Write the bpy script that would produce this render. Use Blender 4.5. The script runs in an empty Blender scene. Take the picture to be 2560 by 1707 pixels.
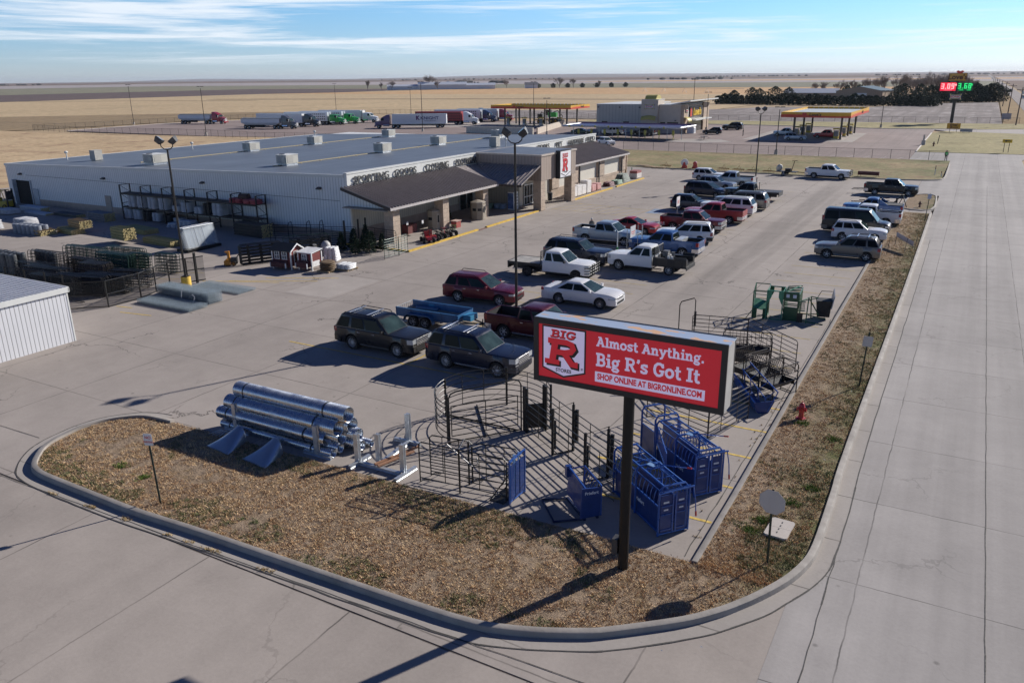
import bpy, math, random
from mathutils import Vector, Matrix, noise
sc = bpy.context.scene
C = sc.collection
rnd = random.Random(7); ru = rnd.uniform; cos = math.cos; sin = math.sin; TR = Matrix.Translation; RO = Matrix.Rotation
pi = math.pi
R = math.radians
# ---------------------------------------------------------------- camera (drone at 14 m), world, sun, exposure
CAM_H = 14.0; FPX = 1991.0; PITCH = R(18.37); ROLL = R(0.65); YAW = R(29.65)
_f = Vector((-sin(YAW)*cos(PITCH), cos(YAW)*cos(PITCH), -sin(PITCH)))
_r = Vector((cos(YAW), sin(YAW), 0)); _u = _r.cross(_f)
CR = _r*cos(ROLL) - _u*sin(ROLL); CU = _u*cos(ROLL) + _r*sin(ROLL)
cd = bpy.data.cameras.new('camera'); cam = bpy.data.objects.new('camera', cd); C.objects.link(cam)
cd.sensor_width = 36; cd.lens = 36*FPX/2560; cd.clip_start = .1; cd.clip_end = 60000
cam.matrix_world = Matrix(((CR.x, CU.x, -_f.x, 0), (CR.y, CU.y, -_f.y, 0), (CR.z, CU.z, -_f.z, CAM_H), (0, 0, 0, 1)))
sc.camera = cam
SUN_EL = R(27); SUN_AZ = R(26.5)           # azimuth clockwise from +Y
sl = bpy.data.lights.new('sun', 'SUN'); sl.energy = 5.0; sl.angle = R(.55); sl.color = (1, .955, .89)
so = bpy.data.objects.new('sun', sl); C.objects.link(so)
_s = Vector((sin(SUN_AZ)*cos(SUN_EL), cos(SUN_AZ)*cos(SUN_EL), sin(SUN_EL)))
so.rotation_euler = _s.to_track_quat('Z', 'Y').to_euler(); so.location = (40, 80, 60)
sc.view_settings.view_transform = 'Standard'; sc.view_settings.look = 'None'
sc.view_settings.exposure = .27; sc.view_settings.gamma = 1

class NT:
    """small helper that writes shader nodes"""
    def __init__(s, tree): s.t = tree; s.n = tree.nodes; s.l = tree.links
    def put(s, sock, v):
        if isinstance(v, bpy.types.NodeSocket): s.l.new(v, sock)
        elif isinstance(v, (tuple, list)) and sock.type == 'RGBA' and len(v) == 3: sock.default_value = (*v, 1)
        else: sock.default_value = v
    def node(s, typ, ins=None, **kw):
        n = s.n.new(typ)
        for k, v in kw.items(): setattr(n, k, v)
        for k, v in (ins or {}).items(): s.put(n.inputs[k], v)
        return n
    def m(s, op, a, b=0.0, c=None):
        i = {0: a, 1: b}
        if c is not None: i[2] = c
        return s.node('ShaderNodeMath', i, operation=op).outputs[0]
    def noise(s, vec, scale, detail=3, rough=.55, out=0, dist=0):
        return s.node('ShaderNodeTexNoise', {'Vector': vec, 'Scale': scale, 'Detail': detail, 'Roughness': rough, 'Distortion': dist}).outputs[out]
    def mapr(s, v, a, b, c=0.0, d=1.0, smooth=False):
        n = s.node('ShaderNodeMapRange', {0: v, 1: a, 2: b, 3: c, 4: d}, clamp=True)
        if smooth: n.interpolation_type = 'SMOOTHSTEP'
        return n.outputs[0]
    def mix(s, f, a, b, typ='MIX'):
        n = s.node('ShaderNodeMix', data_type='RGBA', blend_type=typ); n.clamp_factor = True
        s.put(n.inputs[0], f); s.put(n.inputs[6], a); s.put(n.inputs[7], b)
        return n.outputs[2]
    def scale(s, vec, sx, sy, sz=1, rot=0):
        return s.node('ShaderNodeMapping', {'Vector': vec, 'Scale': (sx, sy, sz), 'Rotation': (0, 0, rot)}).outputs[0]
    def pos(s): return s.node('ShaderNodeNewGeometry').outputs['Position']
    def xyz(s, v): return s.node('ShaderNodeSeparateXYZ', {0: v}).outputs

w = bpy.data.worlds.new('World'); sc.world = w; w.use_nodes = True
t = NT(w.node_tree); t.n.clear()
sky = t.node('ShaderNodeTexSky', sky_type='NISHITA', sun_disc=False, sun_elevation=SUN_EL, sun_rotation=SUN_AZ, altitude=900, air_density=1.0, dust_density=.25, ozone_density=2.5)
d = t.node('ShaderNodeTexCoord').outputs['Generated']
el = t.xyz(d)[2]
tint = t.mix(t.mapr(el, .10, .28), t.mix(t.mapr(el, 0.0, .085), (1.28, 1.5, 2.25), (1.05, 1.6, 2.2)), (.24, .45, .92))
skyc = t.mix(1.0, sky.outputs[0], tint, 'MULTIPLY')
v1 = t.node('ShaderNodeMapping', {'Vector': d, 'Scale': (2.1, 2.1, 46), 'Rotation': (.022, .034, 0)}).outputs[0]
n1 = t.noise(v1, 1.25, 6, .58, dist=.6)
v2 = t.node('ShaderNodeMapping', {'Vector': d, 'Scale': (5, 5, 150), 'Rotation': (.022, .036, 0), 'Location': (3, 1, 0)}).outputs[0]
n2 = t.noise(v2, 1.5, 5, .6, dist=1.0)
cl = t.m('ADD', t.m('MULTIPLY', n1, .72), t.m('MULTIPLY', n2, .28))
cm = t.mapr(cl, .44, .64, 0, .8, True)
cm = t.m('MULTIPLY', t.m('MULTIPLY', cm, t.mapr(el, .008, .03)), t.mapr(el, .11, .25, 1, .04))
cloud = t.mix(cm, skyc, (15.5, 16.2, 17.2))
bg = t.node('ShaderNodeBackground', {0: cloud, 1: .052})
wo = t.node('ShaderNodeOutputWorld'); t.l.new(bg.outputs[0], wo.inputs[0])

HAZE = .00004
# ---------------------------------------------------------------- materials
_mats = {}
def raw(name):
    m = bpy.data.materials.new(name); m.use_nodes = True; m.node_tree.nodes.clear()
    t = NT(m.node_tree)
    p = t.node('ShaderNodeBsdfPrincipled'); o = t.node('ShaderNodeOutputMaterial'); t.l.new(p.outputs[0], o.inputs[0])
    return m, t, p
def M(name, col=(.5, .5, .5), rough=.6, metal=0, var=.18, scale=2.5, coat=0, bump=0, spec=.5, dirt=0):
    """plain painted / metal / plastic surface with procedural unevenness"""
    if name in _mats: return _mats[name]
    m, t, p = raw(name); ps = t.pos()
    n = t.noise(ps, scale, 4, .6)
    k = t.mapr(n, .25, .75, 1-var, 1+var)
    c = t.mix(1.0, col, t.node('ShaderNodeCombineColor', {0: k, 1: k, 2: k}).outputs[0], 'MULTIPLY')
    if dirt:
        z = t.xyz(ps)[2]
        dm = t.m('MULTIPLY', t.mapr(z, .95, .1), t.mapr(t.noise(ps, 3.1, 5, .7), .3, .7, 0, dirt))
        c = t.mix(dm, c, (.22, .18, .14))
    t.put(p.inputs['Base Color'], c)
    t.put(p.inputs['Roughness'], t.mapr(t.noise(ps, scale*3, 3), .3, .7, max(.02, rough*.8), min(1, rough*1.2)))
    p.inputs['Metallic'].default_value = metal; p.inputs['Specular IOR Level'].default_value = spec
    if coat: p.inputs['Coat Weight'].default_value = coat; p.inputs['Coat Roughness'].default_value = .04
    if bump:
        b = t.node('ShaderNodeBump', {'Height': t.noise(ps, scale*8, 4), 'Strength': bump, 'Distance': .03}); t.l.new(b.outputs[0], p.inputs['Normal'])
    _mats[name] = m; return m
def emit(name, col, s=1.0):
    m, t, p = raw(name); p.inputs['Base Color'].default_value = (*col, 1)
    t.put(p.inputs['Emission Color'], col); p.inputs['Emission Strength'].default_value = s; return m
def ribbed(name, col, axis, pitch, rough=.5, metal=0, depth=.03, duty=.5, var=.06, groove=.5):
    """standing seam / corrugated sheet: profile runs along a world axis (0 X, 1 Y, 2 Z or 'XY')"""
    m, t, p = raw(name); ps = t.pos(); a = t.xyz(ps)
    v = t.m('ADD', a[0], a[1]) if axis == 'XY' else a[axis]
    fr = t.m('FRACT', t.m('MULTIPLY', v, 1/pitch))
    tri = t.m('ABSOLUTE', t.m('SUBTRACT', fr, .5))
    line = t.mapr(tri, .5-duty*.5, .5-duty*.28, 0, 1)
    k = t.mapr(t.noise(ps, .8, 4, .6), .25, .75, 1-var, 1+var)
    c = t.mix(1.0, col, t.node('ShaderNodeCombineColor', {0: k, 1: k, 2: k}).outputs[0], 'MULTIPLY')
    c = t.mix(t.m('MULTIPLY', line, groove), c, tuple(x*.5 for x in col))
    t.put(p.inputs['Base Color'], c); p.inputs['Roughness'].default_value = rough; p.inputs['Metallic'].default_value = metal
    b = t.node('ShaderNodeBump', {'Height': line, 'Strength': .9, 'Distance': depth}); b.invert = True
    t.l.new(b.outputs[0], p.inputs['Normal']); return m
def concrete(name, col, joints, origin=(0, 0), streak=0, cracks=.6, tracks=(), stain=.35, jw=.035):
    m, t, p = raw(name); ps = t.pos(); a = t.xyz(ps)
    big = t.noise(ps, .09, 5, .6); mid = t.noise(ps, .7, 5, .65); fine = t.noise(ps, 9, 3, .7)
    k = t.m('ADD', t.m('ADD', t.mapr(big, .3, .7, .86, 1.12), t.mapr(mid, .3, .7, -.07, .07)), t.mapr(fine, .3, .7, -.05, .05))
    if streak:
        sv = t.noise(t.scale(ps, 1.1, .012), 1, 4, .6)
        k = t.m('ADD', k, t.mapr(sv, .35, .65, -streak, streak))
    # slabs differ a little
    sx = t.m('FLOOR', t.m('DIVIDE', t.m('SUBTRACT', a[0], origin[0]), joints[0])); sy = t.m('FLOOR', t.m('DIVIDE', t.m('SUBTRACT', a[1], origin[1]), joints[1]))
    wn = t.node('ShaderNodeTexWhiteNoise', {'Vector': t.node('ShaderNodeCombineXYZ', {0: sx, 1: sy}).outputs[0]}, noise_dimensions='2D').outputs[0]
    k = t.m('ADD', k, t.mapr(wn, 0, 1, -.035, .035))
    c = t.mix(1.0, col, t.node('ShaderNodeCombineColor', {0: k, 1: k, 2: k}).outputs[0], 'MULTIPLY')
    c = t.mix(t.mapr(t.noise(ps, .33, 4, .6), .55, .72, 0, stain*.5), c, tuple(x*.62 for x in col))
    for (cx, hw, y0, y1, s) in tracks:
        dx = t.m('ABSOLUTE', t.m('SUBTRACT', t.m('ADD', a[0], t.mapr(t.noise(t.scale(ps, 0, .03), 1, 1), 0, 1, -.5, .5)), cx))
        f = t.m('MULTIPLY', t.mapr(dx, hw, hw*.55), t.m('MULTIPLY', t.mapr(a[1], y0, y0+12), t.mapr(a[1], y1, y1-20)))
        f = t.m('MULTIPLY', f, t.mapr(t.noise(t.scale(ps, 2.2, .25), 1, 4), .25, .75, .4*s, s))
        c = t.mix(f, c, tuple(x*.45 for x in col))
    sv_ = t.node('ShaderNodeTexVoronoi', {'Vector': ps, 'Scale': .8}); sp_ = t.m('MULTIPLY', t.mapr(sv_.outputs[0], .075, .03), t.m('GREATER_THAN', t.xyz(sv_.outputs[1])[0], .55))
    c = t.mix(t.m('MULTIPLY', sp_, .55), c, tuple(x*.3 for x in col))
    wob = t.mapr(t.noise(ps, 1.2, 3), 0, 1, -.05, .05)
    def line(v, o, s):
        fr = t.m('FRACT', t.m('ADD', t.m('DIVIDE', t.m('SUBTRACT', t.m('ADD', v, wob), o), s), .5))
        return t.mapr(t.m('MULTIPLY', t.m('ABSOLUTE', t.m('SUBTRACT', fr, .5)), s), jw, jw*.35)
    j = t.m('MAXIMUM', line(a[0], origin[0], joints[0]), line(a[1], origin[1], joints[1]))
    j = t.m('MULTIPLY', j, t.mapr(t.noise(ps, .5, 3), .3, .62, .22, .9))
    c = t.mix(j, c, tuple(x*.28 for x in col))
    if cracks:
        dv = t.node('ShaderNodeVectorMath', {0: ps, 1: t.node('ShaderNodeVectorMath', {0: t.noise(ps, .9, 4, .6, 1), 'Scale': 1.6}, operation='SCALE').outputs[0]}, operation='ADD').outputs[0]
        vo = t.node('ShaderNodeTexVoronoi', {'Vector': dv, 'Scale': .2}, feature='DISTANCE_TO_EDGE').outputs[0]
        cr = t.m('MULTIPLY', t.mapr(vo, .009, .003), t.mapr(t.noise(ps, .16, 2), .5, .6, 0, cracks))
        c = t.mix(cr, c, tuple(x*.25 for x in col))
    t.put(p.inputs['Base Color'], c); p.inputs['Roughness'].default_value = .88; p.inputs['Specular IOR Level'].default_value = .3
    b = t.node('ShaderNodeBump', {'Height': fine, 'Strength': .25, 'Distance': .01}); t.l.new(b.outputs[0], p.inputs['Normal'])
    return m
def ground(name, c1, c2, c3=None, s1=.06, s2=1.2, bump=.5, furrow=None, fs=.4, edge=None):
    """soil, dry grass, fields; furrow = (angle, pitch) draws crop rows"""
    m, t, p = raw(name); ps = t.pos()
    n = t.mapr(t.noise(ps, s1, 6, .65), .32, .68); f = t.mapr(t.noise(ps, s2, 6, .75), .3, .7)
    c = t.mix(n, c1, c2)
    if c3: c = t.mix(t.mapr(t.noise(ps, s1*3.3, 6, .7), .52, .68), c, c3)
    k = t.mapr(f, 0, 1, .68, 1.3)
    c = t.mix(1.0, c, t.node('ShaderNodeCombineColor', {0: k, 1: k, 2: k}).outputs[0], 'MULTIPLY')
    if edge: c = t.mix(t.m('MULTIPLY', t.mapr(t.xyz(ps)[0], edge[0], edge[1]), t.mapr(t.noise(ps, .8, 5, .7), .36, .6, .1, .85)), c, edge[2])
    if furrow:
        wv = t.noise(t.scale(ps, 1/furrow[1], 1/(furrow[1]*30), 1, furrow[0]), 1, 4, .6)
        c = t.mix(t.mapr(wv, .35, .65, 0, fs), c, tuple(x*.55 for x in c1))
    t.put(p.inputs['Base Color'], c); p.inputs['Roughness'].default_value = .95; p.inputs['Specular IOR Level'].default_value = .1
    if bump:
        b = t.node('ShaderNodeBump', {'Height': f, 'Strength': bump, 'Distance': .06}); t.l.new(b.outputs[0], p.inputs['Normal'])
    return m
def blocks(name, col, mortar, bw, bh):
    m, t, p = raw(name); ps = t.pos(); a = t.xyz(ps)
    v = t.node('ShaderNodeCombineXYZ', {0: t.m('ADD', a[0], a[1]), 1: a[2]}).outputs[0]
    br = t.node('ShaderNodeTexBrick', {'Vector': v, 'Color1': (*col, 1), 'Color2': (*[x*.8 for x in col], 1), 'Mortar': (*mortar, 1), 'Scale': 1, 'Mortar Size': .018, 'Brick Width': bw, 'Row Height': bh})
    k = t.mapr(t.noise(ps, 6, 4, .7), .3, .7, .8, 1.15)
    t.put(p.inputs['Base Color'], t.mix(1.0, br.outputs[0], t.node('ShaderNodeCombineColor', {0: k, 1: k, 2: k}).outputs[0], 'MULTIPLY'))
    p.inputs['Roughness'].default_value = .9
    b = t.node('ShaderNodeBump', {'Height': t.m('ADD', t.m('MULTIPLY', br.outputs[1], -1), t.m('MULTIPLY', t.noise(ps, 9, 4), .7)), 'Strength': .8, 'Distance': .03}); t.l.new(b.outputs[0], p.inputs['Normal'])
    return m
def mesh_mat(name, col, cover, pitch=None):
    """woven wire: opaque wires, open between them"""
    m = bpy.data.materials.new(name); m.use_nodes = True; m.node_tree.nodes.clear(); t = NT(m.node_tree)
    p = t.node('ShaderNodeBsdfPrincipled', {'Base Color': col, 'Roughness': .5, 'Metallic': .4}); tr = t.node('ShaderNodeBsdfTransparent')
    o = t.node('ShaderNodeOutputMaterial'); f = cover
    if pitch:
        a = t.xyz(t.pos()); h = t.m('ADD', a[0], a[1])
        def ln(v): return t.m('LESS_THAN', t.m('FRACT', t.m('DIVIDE', v, pitch)), cover)
        f = t.m('MAXIMUM', ln(h), ln(a[2]))
    ms = t.node('ShaderNodeMixShader', {0: f, 1: tr.outputs[0], 2: p.outputs[0]}); t.l.new(ms.outputs[0], o.inputs[0])
    return m

# ---------------------------------------------------------------- mesh builder
class MB:
    def __init__(s, mat=None): s.v = []; s.f = []; s.m = mat or Matrix(); s.mi = []; s.ci = 0
    def add(s, vs, fs):
        b = len(s.v); s.v += [s.m @ Vector(p) for p in vs]
        s.f += [tuple(b+i for i in f) for f in fs]; s.mi += [s.ci]*len(fs); return s
    def box(s, x0, y0, z0, x1, y1, z1):
        return s.add([(x0, y0, z0), (x1, y0, z0), (x1, y1, z0), (x0, y1, z0), (x0, y0, z1), (x1, y0, z1), (x1, y1, z1), (x0, y1, z1)],
                     [(3, 2, 1, 0), (4, 5, 6, 7), (0, 1, 5, 4), (1, 2, 6, 5), (2, 3, 7, 6), (3, 0, 4, 7)])
    def cbox(s, c, d, rz=0, ry=0):
        o = s.m; s.m = o @ TR(c) @ RO(rz, 4, 'Z') @ RO(ry, 4, 'Y')
        s.box(-d[0]/2, -d[1]/2, -d[2]/2, d[0]/2, d[1]/2, d[2]/2); s.m = o; return s
    def cyl(s, a, b, r, r2=None, n=8, cap=True):
        a = Vector(a); b = Vector(b); z = (b-a); 
        if z.length < 1e-6: return s
        z.normalize(); x = z.orthogonal().normalized(); y = z.cross(x); r2 = r if r2 is None else r2
        vs = [a+(x*cos(2*pi*i/n)+y*sin(2*pi*i/n))*r for i in range(n)] + [b+(x*cos(2*pi*i/n)+y*sin(2*pi*i/n))*r2 for i in range(n)]
        fs = [(i, (i+1) % n, n+(i+1) % n, n+i) for i in range(n)]
        if cap: fs += [tuple(range(n-1, -1, -1)), tuple(range(n, 2*n))]
        return s.add(vs, fs)
    def tube(s, pts, r, n=6, closed=False):
        pts = [Vector(p) for p in pts]; k = len(pts); rings = []
        up = None
        for i, p in enumerate(pts):
            if closed: d = pts[(i+1) % k]-pts[i-1]
            else: d = pts[min(i+1, k-1)]-pts[max(i-1, 0)]
            d.normalize()
            x = d.orthogonal().normalized() if up is None else (up-d*up.dot(d)).normalized()
            up = x; y = d.cross(x)
            rings.append([p+(x*cos(2*pi*j/n)+y*sin(2*pi*j/n))*r for j in range(n)])
        return s.loft(rings, closed_u=True, cap=not closed, loop=closed)
    def loft(s, rings, closed_u=True, cap=True, loop=False):
        n = len(rings[0]); k = len(rings); vs = [p for r in rings for p in r]; fs = []
        for i in range(k if loop else k-1):
            i2 = (i+1) % k
            for j in range(n if closed_u else n-1):
                j2 = (j+1) % n; fs.append((i*n+j, i*n+j2, i2*n+j2, i2*n+j))
        if cap and closed_u: fs += [tuple(range(n-1, -1, -1)), tuple((k-1)*n+j for j in range(n))]
        return s.add(vs, fs)
    def poly(s, pts): return s.add(pts, [tuple(range(len(pts)))])
    def prism(s, pts, vec):
        n = len(pts); v = Vector(vec); p = [Vector(q) for q in pts]
        return s.add(p+[q+v for q in p], [tuple(range(n-1, -1, -1)), tuple(range(n, 2*n))]+[(i, (i+1) % n, n+(i+1) % n, n+i) for i in range(n)])
    def flat(s, pts2, z0, z1): return s.prism([(x, y, z0) for x, y in pts2], (0, 0, z1-z0))
    def lathe(s, prof, c=(0, 0, 0), n=16, axis='Z', cap=True):
        rings = []
        for r, z in prof:
            ring = []
            for j in range(n):
                a = 2*pi*j/n; q = (r*cos(a), r*sin(a), z)
                if axis == 'Y': q = (q[0], q[2], q[1])
                if axis == 'X': q = (q[2], q[0], q[1])
                ring.append((c[0]+q[0], c[1]+q[1], c[2]+q[2]))
            rings.append(ring)
        return s.loft(rings, True, cap)
    def rect(s, x0, y0, x1, y1, z): return s.poly([(x0, y0, z), (x1, y0, z), (x1, y1, z), (x0, y1, z)])
    def mesh(s, name, mats, smooth=35):
        me = bpy.data.meshes.new(name); me.from_pydata([tuple(p) for p in s.v], [], s.f)
        for mm in (mats if isinstance(mats, (list, tuple)) else [mats]): me.materials.append(mm)
        if any(s.mi): me.polygons.foreach_set('material_index', s.mi)
        if smooth:
            import bmesh
            b = bmesh.new(); b.from_mesh(me); bmesh.ops.recalc_face_normals(b, faces=b.faces[:]); lim = R(smooth)
            for f in b.faces: f.smooth = True
            for e in b.edges: e.smooth = len(e.link_faces) == 2 and e.calc_face_angle(0) < lim
            b.to_mesh(me); b.free()
        me.update(); return me
    def each(s, name, mats, parent=None, smooth=0):
        par = list(range(len(s.v)))
        def fd(a):
            while par[a] != a: a = par[a]
            return a
        for f in s.f:
            for q in f[1:]: par[fd(q)] = fd(f[0])
        grp = {}
        for f in s.f: grp.setdefault(fd(f[0]), []).append(f)
        for fs in grp.values():
            ids = sorted({i for f in fs for i in f}); mp = {i: k for k, i in enumerate(ids)}; b = MB(); b.add([s.v[i] for i in ids], [tuple(mp[i] for i in f) for f in fs]); b.build(name, mats, parent, smooth)
    def build(s, name, mats, parent=None, smooth=35):
        return link(name, s.mesh(name, mats, smooth), parent)
def link(name, me, parent=None):
    o = bpy.data.objects.new(name, me); C.objects.link(o)
    if parent: o.parent = parent; KIDS.setdefault(parent.name, []).append(o)
    return o
KIDS = {}
def tag(o, label=None, cat=None, group=None, kind=None):
    if label: o['label'] = label
    if cat: o['category'] = cat
    if group: o['group'] = group
    if kind: o['kind'] = kind
    return o
def thing(name, label, cat, loc=(0, 0, 0), rz=0, group=None):
    o = bpy.data.objects.new(name, None); C.objects.link(o); o.empty_display_size = .3
    o.location = loc; o.rotation_euler = (0, 0, rz); return tag(o, label, cat, group)
def dup(o, loc, rz=0, label=None, group=None, parent=None, scale=None, rot=None):
    def rec(a, par):
        b = a.copy(); C.objects.link(b)
        b.parent = par
        if par: KIDS.setdefault(par.name, []).append(b)
        for ch in list(KIDS.get(a.name, [])): rec(ch, b)
        return b
    n = rec(o, parent); n.location = loc; n.rotation_euler = rot or (0, 0, rz)
    if scale: n.scale = scale if not isinstance(scale, (int, float)) else (scale,)*3
    if label: n['label'] = label
    if group: n['group'] = group
    return n
def struct(name, mb, m, smooth=0): return tag(mb.build(name, m, None, smooth), kind='structure')
def at(px, py, z=0.0):
    """world point at height z seen at a pixel of the 2560 px survey photo (used to read off where things stand)"""
    dd = _f*FPX + CR*(px-1280) - CU*(py-853.5); k = (z-CAM_H)/dd.z
    return Vector((dd.x*k, dd.y*k, z))
def txt(s, size, m, mat4, parent, name='lettering', depth=.01, bold=0, sx=1, align='CENTER', space=1):
    cu = bpy.data.curves.new('t', 'FONT'); cu.body = s; cu.size = size; cu.extrude = depth/2; cu.offset = bold*size
    cu.align_x = align; cu.align_y = 'CENTER'; cu.resolution_u = 3; cu.space_character = space
    o = bpy.data.objects.new('t', cu); C.objects.link(o)
    me = bpy.data.meshes.new_from_object(o, depsgraph=bpy.context.evaluated_depsgraph_get())
    bpy.data.objects.remove(o); bpy.data.curves.remove(cu)
    me.transform(mat4 @ TR((0, 0, depth/2)) @ Matrix.Diagonal((sx, 1, 1, 1))); me.materials.clear(); me.materials.append(m); me.name = name
    return link(name, me, parent)
def frame(o, x, n):
    """matrix: local x along x, local z along n (out of a wall), local y up"""
    x = Vector(x).normalized(); n = Vector(n).normalized(); y = n.cross(x)
    return Matrix(((x.x, y.x, n.x, o[0]), (x.y, y.y, n.y, o[1]), (x.z, y.z, n.z, o[2]), (0, 0, 0, 1)))
def arc(cx, cy, r, a0, a1, n=10, ry=None):
    return [(cx+r*cos(R(a0+(a1-a0)*i/n)), cy+(ry or r)*sin(R(a0+(a1-a0)*i/n))) for i in range(n+1)]
# slab-serif letters drawn with thick strokes: (advance, strokes); a stroke is (points, width factor)
def _g():
    s = .62
    return {
     'A': (.92, [([(.14, 0), (.46, .96)], 1), ([(.46, .96), (.78, 0)], 1), ([(.28, .33), (.64, .33)], .8), ([(0, .06), (.32, .06)], .7), ([(.6, .06), (.92, .06)], .7), ([(.2, .94), (.5, .94)], .7)]),
     'l': (.44, [([(.24, 0), (.24, 1)], 1), ([(.03, .06), (.45, .06)], .7), ([(.03, .94), (.26, .94)], .7)]),
     'i': (.44, [([(.24, 0), (.24, .7)], 1), ([(.03, .06), (.45, .06)], .7), ([(.03, .64), (.26, .64)], .7), ([(.13, .93), (.35, .93)], 1.1)]),
     'm': (1.14, [([(.2, 0), (.2, .7)], 1), ([(.02, .64), (.2, .64)], .7), ([(.02, .06), (.4, .06)], .7), ([(.2, .42), (.28, .58), (.42, .64), (.53, .58), (.57, .44), (.57, 0)], .95), ([(.57, .42), (.66, .58), (.79, .64), (.9, .58), (.94, .44), (.94, 0)], .95), ([(.46, .06), (.72, .06)], .7), ([(.82, .06), (1.12, .06)], .7)]),
     'n': (.8, [([(.2, 0), (.2, .7)], 1), ([(.02, .64), (.2, .64)], .7), ([(.02, .06), (.4, .06)], .7), ([(.2, .42), (.3, .58), (.44, .64), (.56, .57), (.6, .42), (.6, 0)], .95), ([(.45, .06), (.78, .06)], .7)]),
     'h': (.8, [([(.2, 0), (.2, 1)], 1), ([(.02, .94), (.2, .94)], .7), ([(.02, .06), (.4, .06)], .7), ([(.2, .42), (.3, .58), (.44, .64), (.56, .57), (.6, .42), (.6, 0)], .95), ([(.45, .06), (.78, .06)], .7)]),
     'o': (.74, [(arc(.37, .35, .27, 0, 360, 14, .29), .95)]),
     's': (.62, [([(.52, .5), (.5, .62), (.3, .65), (.13, .58), (.12, .47), (.25, .38), (.42, .32), (.52, .22), (.47, .09), (.3, .05), (.12, .09), (.09, .22)], .85)]),
     't': (.52, [([(.22, .95), (.22, .2), (.28, .08), (.4, .05), (.5, .1)], .95), ([(.02, .64), (.48, .64)], .7)]),
     'y': (.78, [([(.16, .64), (.4, .08)], .95), ([(.66, .64), (.4, .04), (.3, -.2), (.12, -.22)], .95), ([(.0, .64), (.32, .64)], .7), ([(.5, .64), (.8, .64)], .7)]),
     'g': (.74, [(arc(.34, .41, .21, 0, 360, 12), .85), ([(.5, .56), (.6, .66), (.72, .64)], .7), ([(.22, .2), (.14, .1), (.24, .02), (.5, 0), (.6, -.1), (.5, -.23), (.2, -.23), (.1, -.12), (.2, -.02)], .75)]),
     '.': (.34, [([(.06, .09), (.27, .09)], 1.1)]),
     '\u2019': (.32, [([(.18, 1), (.18, .84), (.1, .72)], .95)]),
     'B': (.82, [([(.2, 0), (.2, 1)], 1.05), ([(0, .06), (.5, .06), (.66, .12), (.72, .27), (.66, .43), (.5, .5), (.2, .5)], .85), ([(0, .94), (.46, .94), (.62, .88), (.66, .73), (.62, .57), (.46, .5)], .85)]),
     'R': (.9, [([(.2, 0), (.2, 1)], 1.05), ([(0, .06), (.4, .06)], .75), ([(0, .94), (.5, .94), (.66, .87), (.71, .72), (.66, .57), (.5, .5), (.2, .5)], .85), ([(.48, .5), (.74, .06), (.9, .06)], .95)]),
     'G': (.92, [([(.78, .7), (.74, .86), (.55, .95), (.36, .94), (.18, .78), (.12, .5), (.18, .22), (.36, .06), (.56, .06), (.72, .16), (.76, .4)], .95), ([(.5, .42), (.9, .42)], .75), ([(.78, .66), (.78, .98)], .6)]),
     'I': (.5, [([(.25, 0), (.25, 1)], 1.1), ([(0, .06), (.5, .06)], .75), ([(0, .94), (.5, .94)], .75)]),
     ' ': (.36, [])}
SLAB = _g()
def slab(s, h, m, mat4, parent, name='lettering', width=.19, sx=1, shear=0, depth=.006, track=.02):
    """returns mesh object; text starts at local origin on the baseline"""
    b = MB(mat4); x = 0; lay = 0
    for ch in s:
        adv, st = SLAB[ch]
        for pts, wf in st:
            hw = width*wf*h/2; P = [Vector(((x+p[0]*sx+p[1]*shear)*h, p[1]*h)) for p in pts]
            lay = (lay+1) % 9; z1 = depth+lay*.0006; closed = (P[0]-P[-1]).length < 1e-4
            L = []; Rr = []; k = len(P)
            for i in range(k):
                if closed: d = P[(i+1) % (k-1)]-P[i-1 if i > 0 else k-2]
                else: d = P[min(i+1, k-1)]-P[max(i-1, 0)]
                d.normalize(); nn = Vector((-d.y, d.x)); cs = 1.0
                if 0 < i < k-1:
                    e = (P[i]-P[i-1]).normalized(); cs = max(.6, abs(e.dot(d)))
                L.append(P[i]+nn*hw/cs); Rr.append(P[i]-nn*hw/cs)
            for i in range(k-1):
                q = [L[i], Rr[i], Rr[i+1], L[i+1]]
                b.add([(p.x, p.y, z1) for p in q]+[(p.x, p.y, 0) for p in q], [(0, 1, 2, 3), (0, 4, 5, 1), (1, 5, 6, 2), (2, 6, 7, 3), (3, 7, 4, 0)])
        x += adv*sx+track
    return b.build(name, m, parent, 0)
def slab_w(s, sx=1, track=.02): return sum(SLAB[c][0]*sx+track for c in s)
# ================================================================ SETTING: ground, fields, pavements
soil = ground('dry_grass_ground', (.48, .365, .23), (.40, .30, .19), (.30, .20, .13), .02, .5, .4)
struct('ground', MB().poly([(15500*cos(2*pi*i/64), 15500*sin(2*pi*i/64), -.25) for i in range(64)]), soil)
def field(pts, m, z): return struct('field', MB().poly([(x, y, z) for x, y in pts]), m)
g_tan = ground('stubble_tan', (.58, .44, .27), (.51, .385, .24), (.44, .34, .21), .006, .25, .3, (R(8), 2.2), .35)
g_or = ground('stubble_orange', (.62, .40, .215), (.55, .355, .19), (.48, .32, .18), .003, .12, .2, (R(90), 6), .3)
g_dk = ground('stubble_dark', (.30, .225, .14), (.36, .265, .16), (.23, .175, .115), .02, .4, .3, (R(-30), 1.8), .4)
g_br = ground('ploughed_brown', (.125, .095, .095), (.155, .12, .11), None, .004, .1, 0)
g_gn = ground('winter_wheat', (.21, .205, .15), (.25, .235, .165), None, .002, .05, 0)
g_li = ground('fallow_grey', (.40, .35, .35), (.35, .31, .30), None, .001, .03, 0)
g_pu = ground('far_fallow', (.175, .125, .105), (.22, .15, .11), (.13, .125, .09), .0006, .02, 0)
g_gy = ground('pale_stubble', (.38, .33, .31), (.19, .165, .15), (.58, .54, .52), .07, .45, .5, (R(25), 3.5), .85)
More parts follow.
